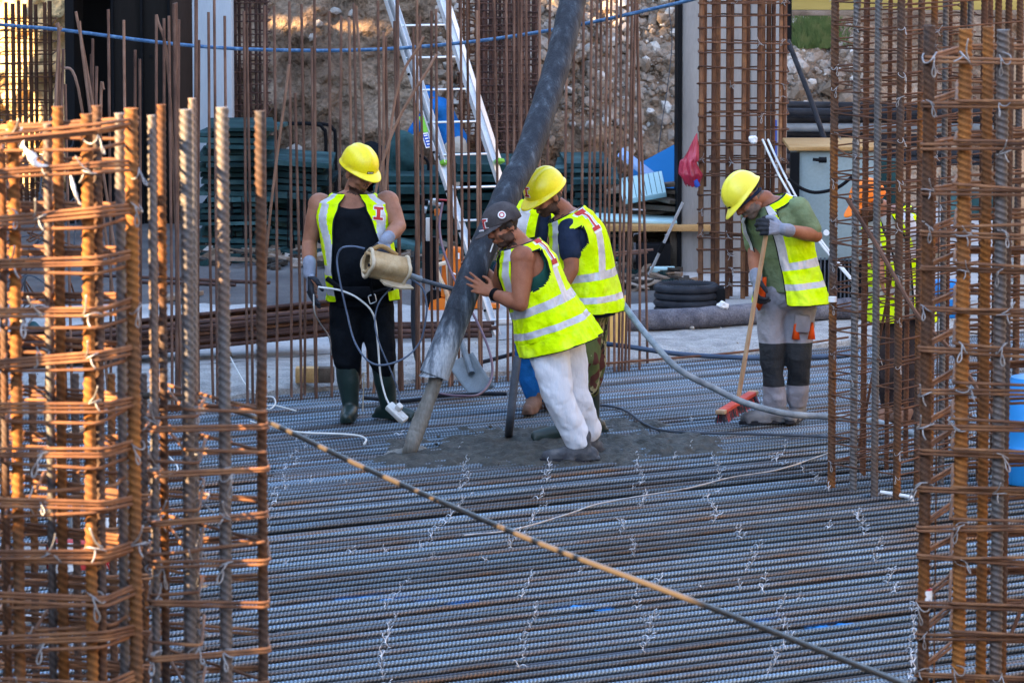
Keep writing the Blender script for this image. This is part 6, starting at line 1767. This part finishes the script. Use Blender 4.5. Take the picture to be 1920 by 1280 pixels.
vp = thing('valve_post', P(785, 600, 32.5), 'black water hose standing on a post with valve and orange coupling', 'tap')
cable('riser', [P(797, 386, 32.5), P(790, 420, 32.5), P(782, 470, 32.5), P(776, 540, 32.5), P(776, 620, 32.4), P(782, 670, 32.3), P(795, 705, 32.2)], .019, 'black_rubber', '', '', parent=vp)
mb = MB(); mb.box(P(795, 379, 32.5), (.11, .07, .035), bev=.008); mb.box(P(790, 371, 32.5), (.045, .07, .05), bev=.008); mb.build('tee', M['black'], vp)
mb = MB(); mb.tube([P(793, 392, 32.47), P(800, 394, 32.47)], .026, 10); mb.build('clamp', M['alu'], vp)
mb = MB(); mb.tube([P(803, 380, 32.45), P(826, 384, 32.45)], .013, 10); mb.box(P(815, 377, 32.45), (.03, .03, .035), bev=.005); mb.build('valve', M['alu'], vp)
mb = MB(); mb.box(P(833, 375, 32.42), (.075, .02, .010), Matrix.Rotation(.06, 3, 'Y'), bev=.003); mb.build('lever', M['red_plastic'], vp)
mb = MB(); mb.tube([P(819, 392, 32.42), P(820, 404, 32.42)], .020, 12); mb.build('coupling', M['orange_machine'], vp)
mb = MB(); mb.box(P(803, 430, 32.9), (.035, .03, .16), bev=.005); mb.build('label', M['pipe_white'], vp)
mb = MB(); mb.poly([(-.04, 0), (.05, 0), (.06, .30), (.035, .36), (-.03, .30)], .08, Vector((1, 0, 0)), Vector((0, 0, -1)), P(805, 445, 33.0) ); mb.build('bracket', M['black'], vp)

om = thing('cutting_saw', P(850, 600, 34.0), 'orange petrol cutting saw with cream handle behind the big hose', 'saw')
ys = 36.1
R0 = Matrix.Rotation(.05, 3, 'Y')
mb = MB(); mb.poly([(-.085, -.17), (.075, -.21), (.10, .05), (.075, .20), (-.03, .21), (-.075, .12)], .14, Vector((1, 0, 0)), Vector((0, 0, 1)), P(848, 512, ys + .08)); o = mb.build('body', M['orange_machine'], om, sharp=25)
bv_ = o.modifiers.new('b', 'BEVEL'); bv_.width = .015; bv_.segments = 3
mb = MB(); mb.box(P(858, 480, ys - .07), (.03, .006, .045)); mb.build('plate', M['white'], om)
mb = MB(); mb.tube(crom([P(842, 500, ys - .06), P(850, 512, ys - .075), P(864, 516, ys - .075), P(880, 514, ys - .06)], 5), .006, 6); mb.build('decal_stripe', M['white'], om)
mb = MB(); mb.tube(crom([P(818, 497, ys - .1), P(838, 492, ys - .1)], 4) , .016, 8); mb.tube(crom([P(816, 496, ys - .1), P(824, 520, ys - .1), P(838, 550, ys - .08), P(838, 578, ys - .08)], 6), [.016] * 19, 8); mb.tube([P(838, 492, ys - .1), P(842, 540, ys - .09), P(838, 575, ys - .08)], .012, 8)
mb.build('handle', M['cream'], om)
mb = MB(); q = P(815, 562, ys - .02); mb.tube([q, q + Vector((.0, .06, 0))], .075, 24); mb.build('blade_guard', M['black'], om)
mb = MB(); mb.poly([(-.11, -.05), (.14, -.05), (.14, .02), (.0, .055), (-.09, .03)], .18, Vector((1, 0, 0)), Vector((0, 0, 1)), P(830, 568, ys + .1)); o = mb.build('base', M['orange_machine'], om, sharp=25)
mb = MB(); mb.box(P(905, 573, 36.1), (.26, .10, .035), bev=.008); mb.box(P(885, 566, 36.1), (.10, .10, .05), bev=.01); mb.build('fuel_tray', M['orange_machine'], label='orange tray lying on the slab right of the cutting saw', cat='tray')

# ------------------------------------------------------------------ things on the slab
def lying(name, px0, py0, px1, py1, r, mat, label, cat, z=.055, group=None, n=14):
    a, b = G(px0, py0, z + r), G(px1, py1, z + r)
    mb = MB(); mb.tube([a, a.lerp(b, .33) + Vector((0, 0, 0)), a.lerp(b, .66), b], r, n)
    return mb.build(name, M[mat], label=label, cat=cat, group=group, sharp=60)
lying('plastic_pipe', 240, 630, 965, 603, .022, 'pipe_white', 'long white plastic pipe lying on the slab behind the starter bars', 'pipe')
mb = MB(); a = G(230, 612, .06); b = G(620, 600, .06); mb.tube(crom([a, a.lerp(b, .3) + Vector((0, .05, 0)), a.lerp(b, .6) - Vector((0, .05, 0)), b], 6), .007, 6); mb.build('string_line', M['dark_hose'], label='thin dark cord on the slab beyond the white pipe', cat='cord')
lying('dark_rod', 150, 515, 506, 530, .014, 'old_bar', 'dark rod lying on the slab left of the tank-top man', 'steel rod')
lying('dark_rod', 240, 528, 442, 534, .014, 'old_bar', 'shorter dark rod lying just in front of the other one', 'steel rod')
# bundle of dark bars on blocks
bd = thing('rebar_bundle', G(400, 715, .06), 'bundle of dark rusty bars lying on blocks behind the starter bars', 'rebar bundle')
r_ = random.Random(61)
bun = ribbed_mesh('bundle_bar', M['rust_rod_dark'], 6.0, .015, .03, n=7, per=3, starts=1)
bun2 = ribbed_mesh('bundle_bar', M['old_bar'], 6.0, .015, .03, n=7, per=3, starts=1)
for k in range(46):
    row = k // 8
    z = .07 + row * .036 + r_.uniform(-.012, .015)
    e = P(628 + r_.uniform(-14, 6), 700, 33.2 + (k % 8) * .055 + r_.uniform(-.02, .02)); e.z = z + .13 + r_.uniform(-.01, .03)
    s_ = P(-130, 700, 32.2 + (k % 8) * .055 + r_.uniform(-.1, .1)); s_.z = z - .02
    d = (s_ - e).normalized()
    place('bundle_bar', bun if k % 2 else bun2, bd, e, dir_euler(d))
for k in range(7):
    e = P(930 + r_.uniform(-14, 6), 655, 34.1 + k * .05); e.z = .09 + .03 * (k % 3)
    s_ = P(640, 660, 33.9 + k * .05); s_.z = .10 + .03 * (k % 3)
    mb = MB(); mb.tube([e, s_], .016, 7); mb.build('bundle_bar', M['old_bar'], bd)
for px, py, w, m_, lb in ((577, 708, .10, 'ochre_wood', 'ochre timber block under the rebar bundle, left of the tank-top man'), (611, 708, .07, 'wood_old', 'small brown block beside the ochre one under the bundle')):
    q = G(px, py + 8, .055); mb = MB(); mb.box(q + Vector((0, 0, .05)), (w * 1.6, .12, .10), bev=.006); mb.build('timber_block', M[m_], label=lb, cat='block')
# yellow board behind the camouflage man
mb = MB(); mb.box(P(1150, 607, 33.7) + Vector((0, 0, 0)), (.185, .035, .40), Matrix.Rotation(-.02, 3, 'Y') @ Matrix.Rotation(-.12, 3, 'X'), bev=.004)
mb.build('yellow_panel', M['yellow_board'], label='orange-yellow board standing behind the starter bars beside the camouflage trousers', cat='board')
mb = MB(); mb.box(P(897, 648, 34.5), (.10, .10, .10), bev=.012); mb.build('green_box', M['green_label'], label='small bright green box at the foot of the ladder', cat='box')
# felt covered pipe along the slab
mb = MB(); pts = crom([P(1095, 612, 34.5), P(1180, 602, 34.7), P(1290, 597, 34.8), P(1400, 589, 35.05), P(1520, 582, 35.3), P(1660, 574, 35.6), P(1800, 566, 35.9)], 12)
mb.tube(pts, [.078 + .007 * noise.noise(Vector((i * .4, 0, 0))) for i in range(len(pts))], 20); mb.build('drain_pipe', M['geo_pipe'], label='felt-covered grey drain pipe lying across the slab behind the broom', cat='pipe')
# black pipe coil
co = thing('pipe_coil', P(1288, 570, 35.9), 'black corrugated pipe coil on the slab in front of the grey column', 'pipe coil')
cc = Vector((P(1287, 552, 35.9).x, 35.9, .16))
for k in range(4):
    r_out = .218 + .004 * (k % 2)
    ring = [cc + Vector((math.cos(a) * r_out, math.sin(a) * r_out, -.085 + k * .055)) for a in [2 * PI * q / 48 for q in range(48)]]
    mb = MB(); mb.tube(ring, .0285, 10, closed=True)
    mb.build('loop', M['black_rubber'], co, sharp=0)
mb = MB(); mb.tube([cc + Vector((0, 0, -.11)), cc + Vector((0, 0, .09))], .195, 40); mb.build('core', M['black'], co)
mb = MB()
for k in range(60):
    a = 2 * PI * k / 60; mb.box(cc + Vector((math.cos(a) * .218, math.sin(a) * .218, .109)), (.008, .012, .012), Matrix.Rotation(a, 3, 'Z'))
mb.build('corrugations', M['dark_hose'], co, kind='stuff')
mb = MB(); mb.box(P(1348, 562, 35.9), (.09, .2, .20), bev=.02); mb.build('black_bucket', M['black'], label='black bucket right of the pipe coil', cat='bucket')
b2 = MB(); b2.ell(P(1356, 573, 34.9), (.045, .03, .03)); fuse(b2, .006, 1, lambda p: .02 * noise.noise(p * 40)).build('crumpled_wrap', M['white_wrap'], label='crumpled white wrap on the drain pipe right of the coil', cat='litter', sharp=20)

# red plastic bag on the cage
bg_t = thing('plastic_bag', P(1290, 300, 36.7), 'crimson plastic bag hanging from the brown cage beside the grey column', 'plastic bag')
def bagf(i, j):
    v = j / 30; th = 2 * PI * i / 40
    w = (.004 + .115 * (v / .8) ** 1.0) if v < .8 else .119 - .055 * ((v - .8) / .2)
    cx = P(1308 - 16 * (v ** .8) - (4 if v > .5 else 0) + (26 * max(0, v - .55)), 0, 36.7).x
    z = P(0, 250 + 98 * v, 36.7).z
    f_ = 1 + .38 * noise.noise(Vector((math.cos(th) * 2.2, math.sin(th) * 2.2, v * 2.2))) + .30 * noise.noise(Vector((math.cos(th) * 5, math.sin(th) * 5, v * 2.5)))
    return Vector((cx + math.cos(th) * w * f_ * .72, 36.7 + math.sin(th) * w * f_ * .5, z + .012 * math.sin(th * 5) * v))
mb = MB(); mb.grid(bagf, 40, 31, closed_u=True); mb.build('bag', M['red_bag'], bg_t, sharp=0)
mb = MB(); mb.tube([P(1302, 338, 36.68), P(1309, 350, 36.68)], [.03, .02], 8); mb.build('knot', M['blue_label'], bg_t)

# stacks of sheets ------------------------------------------------
def stack(name, label, pxs, py_top, py_bot, Y, mat, seed, n=14, depth=1.2, skew=.0, th=None, tilt=0):
    r_ = random.Random(seed)
    x0_, x1_ = xat(pxs[0], Y), xat(pxs[1], Y)
    zt_, zb2 = zat(py_top, Y), max(.05, zat(py_bot, Y))
    t = thing(name, ((x0_ + x1_) / 2, Y, zb2), label, 'stack of boards')
    hstep = (zt_ - zb2) / n
    for k in range(n):
        wv = (x1_ - x0_) * r_.uniform(.86, 1.0); hz_ = hstep * r_.uniform(.55, .9)
        cx_ = (x0_ + x1_) / 2 + r_.uniform(-.10, .10) * (x1_ - x0_) * .8 + skew * k
        mb = MB(); mb.box((cx_, Y + depth / 2 + r_.uniform(-.12, .12), zb2 + hstep * (k + .5)), (wv, depth, hz_), Matrix.Rotation(tilt + r_.gauss(0, .012), 3, 'Y') @ Matrix.Rotation(r_.gauss(0, .05), 3, 'Z'))
        mb.build('board', M[mat if r_.random() < .7 else ('teal_dark' if mat == 'teal_sheet' else mat)], t, smooth=False)
    return t
stack('board_stack', 'tall stack of teal boards by the foot of the pale column', (372, 512), 236, 480, 40.2, 'teal_sheet', 71, 22)
stack('board_stack', 'stack of teal boards sloping down behind the tank-top man', (470, 640), 300, 478, 40.3, 'teal_sheet', 72, 15, skew=-.006, tilt=.06)
stack('board_stack', 'dark teal board stack behind the valve post', (700, 860), 330, 480, 40.2, 'teal_dark', 73, 9)
stack('board_stack', 'dark teal board stack between ladder and concrete hose', (850, 1010), 308, 480, 40.2, 'teal_dark', 74, 10)
stack('board_stack', 'lighter teal board stack right of the yellow-helmeted man', (1050, 1140), 305, 400, 39.8, 'teal_sheet', 75, 10)
stack('board_stack', 'second lighter teal board stack behind the starter bars', (1075, 1165), 335, 440, 39.5, 'teal_sheet', 76, 8)
stack('board_stack', 'low stack of pale boards under the table of offcuts', (1040, 1175), 455, 520, 38.9, 'teal_sheet', 77, 7)
mb = MB(); mb.box(P(750, 455, 40.0) , (.75, .5, .05), Matrix.Rotation(.22, 3, 'Y'), bev=.004); mb.build('loose_board', M['teal_sheet'], label='loose teal board lying aslant before the dark stack', cat='board')
mb = MB(); mb.box(P(425, 498, 40.0), (.36, .5, .035), bev=.004); mb.build('loose_board', M['cyan_foam'], label='pale blue-green board lying on the dark slab at left', cat='board')
# bent black pipe frames
fr_ = thing('barrier', P(570, 470, 42.6), 'black bent-pipe barrier frame in front of the soil bank', 'barrier')
for dx, dy in ((0, 0), (18, .35)):
    mb = MB(); mb.tube(crom([P(500 + dx, 480, 42.6 + dy), P(500 + dx, 260, 42.6 + dy), P(506 + dx, 236, 42.6 + dy), P(540 + dx, 232, 42.6 + dy), P(590 + dx, 233, 42.6 + dy), P(606 + dx, 242, 42.6 + dy), P(611 + dx, 270, 42.6 + dy), P(612 + dx, 480, 42.6 + dy)], 6), .016, 8); mb.build('hoop', M['black'], fr_)
r_ = random.Random(5)
mb = MB(); 
cr_ = thing('wire_trestle', P(440, 480, 40.2), 'dark wire trestles standing before the teal boards', 'trestle')
for px in (432, 452, 462, 560, 575, 590, 610, 540):
    mb = MB(); mb.tube([P(px + r_.uniform(-12, 12), 478, 40.2), P(px, 358, 40.2), P(px + 14, 478, 40.3)], .007, 5); mb.build('leg', M['black'], cr_)
# offcuts heap right
mb = MB(); mb.poly([(-.24, -.20), (.28, -.24), (.30, .18), (.12, .24), (-.22, .06)], .03, Vector((1, .15, 0)).normalized(), Vector((0, .3, 1)).normalized(), P(1236, 326, 39.7)); mb.build('blue_board', M['blue_sheet'], label='bright blue foam board propped left of the grey column', cat='board')
mb = MB(); mb.box(P(1200, 314, 39.4), (.42, .10, .04), Matrix.Rotation(.66, 3, 'Y') @ Matrix.Rotation(.5, 3, 'X'), bev=.004); mb.build('foam_board', M['blue_foam'], label='pale blue foam strip sloping towards the bright blue board', cat='board')
fb = thing('foam_sheet', P(1205, 355, 39.2), 'grooved pale cyan foam panel lying on the timber heap', 'foam panel')
Rf = Matrix.Rotation(-.18, 3, 'Y') @ Matrix.Rotation(.55, 3, 'X')
mb = MB(); mb.box(P(1205, 352, 39.2), (.36, .30, .05), Rf, bev=.004); mb.build('slab', M['cyan_foam'], fb)
for k in range(8):
    mb = MB(); q = P(1205, 352, 39.2) + Rf @ Vector((-.15 + k * .043, 0, .0255)); mb.box(q, (.005, .29, .002), Rf); mb.build('groove', M['teal_sheet'], fb)
hp_ = thing('timber_heap', P(1200, 470, 41.2), 'heap of old planks on trestles left of the grey column', 'timber')
r_ = random.Random(15)
for k in range(26):
    px = r_.uniform(1120, 1270); py = 350 + (k % 9) * 12 + r_.uniform(-3, 3)
    mb = MB(); mb.box(P(px, py, 39.4 + r_.uniform(0, .5)), (r_.uniform(.4, .9), r_.uniform(.08, .2), r_.uniform(.025, .05)), Matrix.Rotation(r_.gauss(0, .10), 3, 'Y') @ Matrix.Rotation(r_.gauss(0, .3), 3, 'Z'), bev=.003); mb.build('plank', M['wood_old'], hp_)
mb = MB(); mb.box(P(1215, 424, 38.9), (1.0, .4, .05), bev=.004); mb.build('table_board', M['ochre_wood'], hp_)
mb = MB(); mb.box(P(1215, 411, 39.1), (.85, .5, .025), Matrix.Rotation(.04, 3, 'Y'), bev=.004); mb.build('table_sheet', M['cyan_foam'], hp_)
for px in (1060, 1180, 1262):
    mb = MB(); mb.box(P(px, 478, 39.0), (.06, .3, .46), bev=.004); mb.build('trestle_post', M['wood_old'], hp_)
mb = MB(); mb.box(P(1225, 490, 38.7), (.28, .2, .30), bev=.01); mb.build('dark_crate', M['black'], label='dark crate under the plank table', cat='crate')
mb = MB(); mb.box(P(1242, 505, 38.5), (.20, .15, .035), bev=.004); mb.build('cyan_offcut', M['cyan_foam'], label='small cyan offcut under the plank table', cat='offcut')
mb = MB()
ps = thing('prop_pole', P(1217, 510, 38.5), 'slim steel prop leaning against the grey column', 'prop')
mb.tube([P(1217, 515, 38.4), P(1280, 380, 38.3)], .012, 8); mb.build('tube', M['alu'], ps)
mb = MB(); mb.tube([P(1236, 474, 38.37), P(1245, 455, 38.36)], .022, 8); mb.build('collar', M['black'], ps)
cable('hanging_wire', [P(1253, -40, 40), P(1255, 20, 40), P(1260, 80, 40), P(1252, 160, 40), P(1240, 240, 40), P(1232, 320, 40), P(1244, 370, 40), P(1247, 410, 40), P(1241, 455, 40), P(1250, 480, 40)], .0042, 'dark_hose', 'thin grey wire dangling in front of the stony bank', 'wire', 6)
# clutter under the stacks
r_ = random.Random(33)
for k, (px, py, w, h, m_, lb) in enumerate(((660, 478, .5, .14, 'dark_cloth', 'dark sack on the slab behind the tank-top man'), (1100, 508, .5, .12, 'white_wrap', 'torn white wrapping under the board stack'), (1178, 505, .25, .16, 'black', 'black bag between trestles'), (1270, 490, .2, .2, 'white_wrap', 'white wrapped bundle beside the grey column'), (755, 300, .35, .25, 'teal_dark', 'dark green bundle under the soil bank'), (700, 310, .3, .22, 'black_cloth', 'black bundle under the soil bank'))):
    b2 = MB(); b2.ell(P(px, py, 41.0), (w / 2, .2, h)); fuse(b2, .02, 1, lambda p: .05 * noise.noise(p * 7 + Vector((k, 0, 0)))).build('sack', M[m_], label=lb, cat='sack', sharp=0)
mb = MB(); mb.tube(crom([P(760, 330, 40.9), P(758, 300, 40.9), P(775, 290, 40.9), P(800, 300, 40.9), P(802, 330, 40.9), P(785, 350, 40.9)], 6), .013, 8); mb.build('hose_loop', M['black'], label='loop of black hose hung on the dark green bundle', cat='hose')

# cabinet, pipes, leaning pole at right
cb = thing('site_cabinet', P(1530, 600, 35.6), 'grey-green site generator cabinet behind the man with the broom', 'generator')
x0_, x1_ = xat(1480, 35.7), xat(1640, 35.7)
zt_ = zat(283, 35.7)
mb = MB(); mb.box(((x0_ + x1_) / 2 + .02, 36.1, (zt_ + zat(488, 35.7)) / 2), (x1_ - x0_ - .05, .8, zt_ - zat(488, 35.7)), bev=.012); mb.build('body', M['cabinet'], cb)
mb = MB(); mb.box(((x0_ + x1_) / 2, 36.1, zt_ + .018), (x1_ - x0_ + .03, .9, .03), bev=.006); mb.build('lid', M['ochre_wood'], cb)
mb = MB(); mb.box((x0_ + .03, 35.68, (zt_ + zat(488, 35.7)) / 2), (.07, .03, zt_ - zat(488, 35.7) - .02)); mb.build('side_strip', M['black'], cb)
mb = MB(); mb.box(((x0_ + x1_) / 2, 36.1, (zat(488, 35.7) + .05) / 2), (x1_ - x0_, .8, zat(488, 35.7) - .08)); mb.build('base', M['black'], cb)
for k in range(11):
    mb = MB(); mb.box(((x0_ + x1_) / 2 - .15 + k * .03, 35.68, zat(520, 35.7)), (.010, .02, .30)); mb.build('grille_slat', M['dark_hose'], cb)
mb = MB(); mb.tube([P(1524, 299, 35.6), P(1535, 300, 35.6)], .012, 8); mb.tube([P(1535, 300, 35.6), P(1550, 300, 35.6)], .022, 8); mb.build('handle', M['black'], cb)
mb = MB(); q = P(1549, 436, 35.68); mb.tube([q, q - Vector((0, .03, 0))], .022, 12); mb.build('cap', M['white'], cb)
cable('black_lead', [P(1478, 335, 35.5), P(1500, 352, 35.5), P(1530, 361, 35.5), P(1570, 352, 35.5), P(1600, 330, 35.5)], .013, 'black', 'black lead sagging across the grey-green cabinet', 'cable')
for k, (dx, lb) in enumerate(((0, 'white conduit slanting behind the sweeping man, left one of the pair'), (10, 'white conduit slanting behind the sweeping man, right one of the pair'))):
    cable('white_conduit', [P(1430 + dx, 262, 36.3), P(1445 + dx, 295, 36.1), P(1470 + dx, 345, 35.6), P(1530 + dx * .6, 445, 35.3), P(1600 + dx * .3, 530, 35.1)], .0085, 'pipe_white', lb, 'conduit')
b2 = MB(); b2.ell(P(1412, 262, 36.5), (.035, .03, .035)); fuse(b2, .006, 1, lambda p: .01 * noise.noise(p * 40)).build('white_clip', M['white_wrap'], label='white and red clip tied to the brown cage', cat='clip')
mb = MB(); mb.tube([P(1452, 225, 37.8), P(1452, 300, 37.8)], .022, 10); mb.build('blue_tube', M['blue_label'], label='short blue tube between the brown cage and the cabinet', cat='tube')
pp = thing('pipe_pile', P(1560, 290, 42), 'pile of black pipes lying behind the cabinet', 'pipes')
r_ = random.Random(44)
for k in range(9):
    py = 198 + k * 14; a = P(1470, py + r_.uniform(-3, 3), 42 - (k % 2) * .1); b = P(1960, py + r_.uniform(-8, 8), 42 + r_.uniform(0, .4))
    mb = MB(); mb.tube([a, a.lerp(b, .5) + Vector((0, 0, r_.uniform(-.02, .02))), b], .036, 12); mb.build('pipe', M['black_rubber' if k != 3 else 'alu_dull'], pp)
mb = MB(); mb.tube([P(1477, 76, 38.2), P(1516, 175, 38.0), P(1552, 278, 37.8)], .021, 10); mb.build('leaning_pole', M['black_rubber'], label='dark pole leaning against the grass bank above the cabinet', cat='pole')
# behind the tall cage and far right
for (px0, px1, y0_, y1_, Y, m_, lb, cat_) in ((1555, 1600, 545, 605, 36, 'black_rubber', 'black tub behind the left side of the tall cage', 'tub'), (1600, 1690, 300, 470, 37.6, 'teal_dark', 'dark green panel behind the orange cap', 'panel'),
        (1900, 1990, 470, 560, 33, 'stone_pale', 'pale sack standing at the right edge behind the cages', 'sack'), (1780, 1990, 360, 410, 36, 'teal_sheet', 'teal boards behind the right cages', 'boards'), (1902, 1922, 120, 560, 34, 'wood', 'upright timber post behind the right cage', 'post')):
    mb = MB(); c_ = P((px0 + px1) / 2, (y0_ + y1_) / 2, Y); mb.box(c_, ((px1 - px0) / S(Y), .3, (y1_ - y0_) / S(Y)), bev=.012); mb.build(cat_, M[m_], label=lb, cat=cat_)
bl = thing('blue_barrel', G(1935, 905, 0), 'bright blue barrel at the right edge behind the foreground cage', 'barrel')
cc = G(1945, 905, 0); cc.z = 0
prof = [(0, .0), (.20, .005), (.215, .03), (.215, .20), (.225, .22), (.215, .24), (.215, .36), (.225, .38), (.215, .40), (.205, .56), (.17, .60), (.16, .62), (0, .62)]
mb = MB(); mb.grid(lambda i, j: cc + Vector((prof[j][0] * math.cos(2 * PI * i / 36), prof[j][0] * math.sin(2 * PI * i / 36), prof[j][1])), 36, len(prof), closed_u=True); mb.build('drum', M['blue_barrel'], bl, sharp=40)
mb = MB(); mb.tube([cc + Vector((.08, -.05, .62)), cc + Vector((.08, -.05, .645))], .035, 14); mb.build('bung', M['black'], bl)
mb = MB(); q = P(1785, 560, 33.5); mb.box(q, (.24, .2, .26), bev=.02); mb.build('blue_crate', M['blue_sheet'], label='blue crate glimpsed through the right cages', cat='crate')
cable('white_cable', [P(1690, 545, 33), P(1780, 560, 33), P(1840, 540, 33), P(1890, 530, 33), P(1925, 548, 33)], .008, 'white_cable', 'white cable behind the right foreground cage', 'cable')
mb = MB(); mb.tube([G(1652, 922, .02), G(1700, 930, .02), G(1709, 932, .02)], .011, 8); mb.tube([G(1709, 932, .02), G(1710, 938, .0)], .011, 8); mb.build('plastic_hook', M['white'], label='white hooked plastic strip on the mat before the tall cage', cat='strip')
# machine behind the sunlit cage
vb = thing('site_machine', G(120, 1075, 0), 'grey machine with red and white fan housing behind the sunlit cage', 'machine')
ym2 = 24.6
mb = MB(); q = P(62, 1045, ym2); mb.tube([q - Vector((.09, 0, 0)), q + Vector((.07, .0, 0))], .075, 22); mb.build('motor', M['concrete'], vb)
mb = MB(); mb.box(P(65, 992, ym2), (.075, .10, .065), bev=.01); mb.build('switch_box', M['black'], vb)
mb = MB(); mb.box(P(130, 1050, ym2 + .05), (.22, .18, .20), bev=.02); mb.build('body', M['red'], vb)
mb = MB(); mb.box(P(120, 1050, ym2 - .045), (.10, .012, .18)); mb.box(P(138, 1050, ym2 - .045), (.02, .016, .18)); mb.build('stripes', M['white'], vb)
q = P(198, 1048, ym2 - .03)
mb = MB(); mb.tube([q, q + Vector((0, .05, 0))], .065, 24); mb.build('fan_housing', M['white'], vb)
for k in range(16):
    a = 2 * PI * k / 16; mb = MB(); mb.box(q + Vector((math.cos(a) * .038, -.004, math.sin(a) * .038)), (.045, .006, .008), Matrix.Rotation(-a, 3, 'Y')); mb.build('fan_blade', M['red'], vb)
mb = MB(); mb.box(P(203, 985, ym2), (.085, .02, .10), Matrix.Rotation(.15, 3, 'Y'), bev=.004); mb.build('tag', M['white'], vb)
mb = MB(); mb.tube(crom([P(135, 1000, ym2), P(136, 960, ym2), P(170, 962, ym2), P(172, 1000, ym2)], 5), .012, 8); mb.build('frame_bar', M['alu_dull'], vb)
b2 = MB(); q = G(48, 1160, .03); b2.chain([q, q + Vector((.10, -.02, 0))], [.028, .012]); fuse(b2, .005, 1).build('plastic_bottle', M['white'], label='white plastic bottle lying on the mat at lower left', cat='bottle')
def ribbon(name, pts, w, mat, label, cat, seed=0):
    mb = MB(); pp_ = crom(pts, 8)
    vs = []
    for i, p in enumerate(pp_):
        a = seed + i * .22; ww = w * (1 + .5 * noise.noise(Vector((i * .3, seed, 0))))
        d = Vector((math.cos(a) , -.4, math.sin(a) * .5)).normalized()
        vs += [p - d * ww / 2, p + d * ww / 2]
    fs = [(2 * i, 2 * i + 1, 2 * i + 3, 2 * i + 2) for i in range(len(pp_) - 1)]
    mb.add(vs, fs); o = mb.build(name, M[mat], label=label, cat=cat, sharp=0); so = o.modifiers.new('s', 'SOLIDIFY'); so.thickness = .003; return o
ribbon('paper_scrap', [P(40, 268, 14.53), P(56, 285, 14.5), P(66, 303, 14.5), P(84, 310, 14.53)], .030, 'white', 'scrap of white wrap caught in the top of the sunlit cage', 'scrap', 1)
ribbon('paper_strip', [P(134, 330, 14.53), P(140, 358, 14.5), P(152, 384, 14.53)], .010, 'white', 'pale twisted strip hanging on the sunlit cage', 'scrap', 2)
# short timber strips on the kerb at left
mb = MB(); mb.tube([G(130, 815, .06), G(180, 792, .06)], .018, 6); mb.build('timber_strip', M['wood'], label='short timber strip on the kerb behind the sunlit cage', cat='timber')
b2 = MB(); b2.chain([P(62, 612, 34), P(80, 632, 33.9)], [.04, .04]); fuse(b2, .01, 1).build('green_pipe', M['teal_sheet'], label='green pipe end among the rubble at far left', cat='pipe')
# scrap heap at far left behind the cages
sc_t = thing('wire_tangle', P(30, 600, 36), 'tangle of dark scrap wire and stirrups at far left', 'scrap wire')
r_ = random.Random(77)
for k in range(46):
    px, py = r_.uniform(-60, 110), r_.uniform(240, 640); Y = 36 + r_.uniform(-.8, 1.2)
    a = P(px, py, Y); q = [a + Vector((r_.uniform(-.25, .25), r_.uniform(-.2, .2), r_.uniform(-.25, .25))) for _ in range(3)]
    mb = MB(); mb.tube(crom([a] + q, 5), .007, 5); mb.build('wire_piece', M['rust_rod_dark' if k % 2 else 'dark_hose'], sc_t)

b2 = MB(); q = G(764, 852, -.01); b2.ell(q, (.13, .15, .035)); b2.ell(q + Vector((.05, .03, .01)), (.07, .07, .04)); b2.ell(q + Vector((-.08, -.04, 0)), (.06, .08, .02))
fuse(b2, .008, 1, lambda p: .018 * noise.noise(p * 18) + .008 * noise.noise(p * 45)).build('concrete_splash', M['wet_stream'], label='splash of wet concrete where the stream meets the bars', cat='concrete', sharp=0)

# broken bits lying round the stacks
mb = MB(); r_ = random.Random(91)
for k in range(420):
    px = r_.uniform(370, 1290); q = G(px, r_.gauss(484, 9), .06)
    if px > 1000: q = G(px, r_.uniform(505, 545), .06)
    mb.box(q + Vector((0, 0, r_.uniform(0, .05))), (r_.uniform(.04, .35), r_.uniform(.03, .12), r_.uniform(.008, .05)), Matrix.Rotation(r_.uniform(0, 3), 3, 'Z') @ Matrix.Rotation(r_.gauss(0, .25), 3, 'Y'), mi=r_.choice((0, 0, 1, 2, 2, 3)))
mb.build('site_debris', [M['wood_old'], M['teal_dark'], M['dirt'], M['stone']], kind='stuff', smooth=False)
for k, (a, b, lb) in enumerate((((520, 486), (640, 470), 'dark offcut plank lying before the teal stacks at left'), ((880, 489), (1010, 476), 'dark offcut plank lying behind the capped man'), ((300, 560), (368, 548), 'short dark plank on the slab behind the grey bars'))):
    p0, p1 = G(a[0], a[1], .08), G(b[0], b[1], .08); d = (p1 - p0); ang = math.atan2(d.y, d.x)
    mb = MB(); mb.box((p0 + p1) / 2, (d.length, .14, .035), Matrix.Rotation(ang, 3, 'Z'), bev=.003); mb.build('plank', M['wood_old'], label=lb, cat='plank')
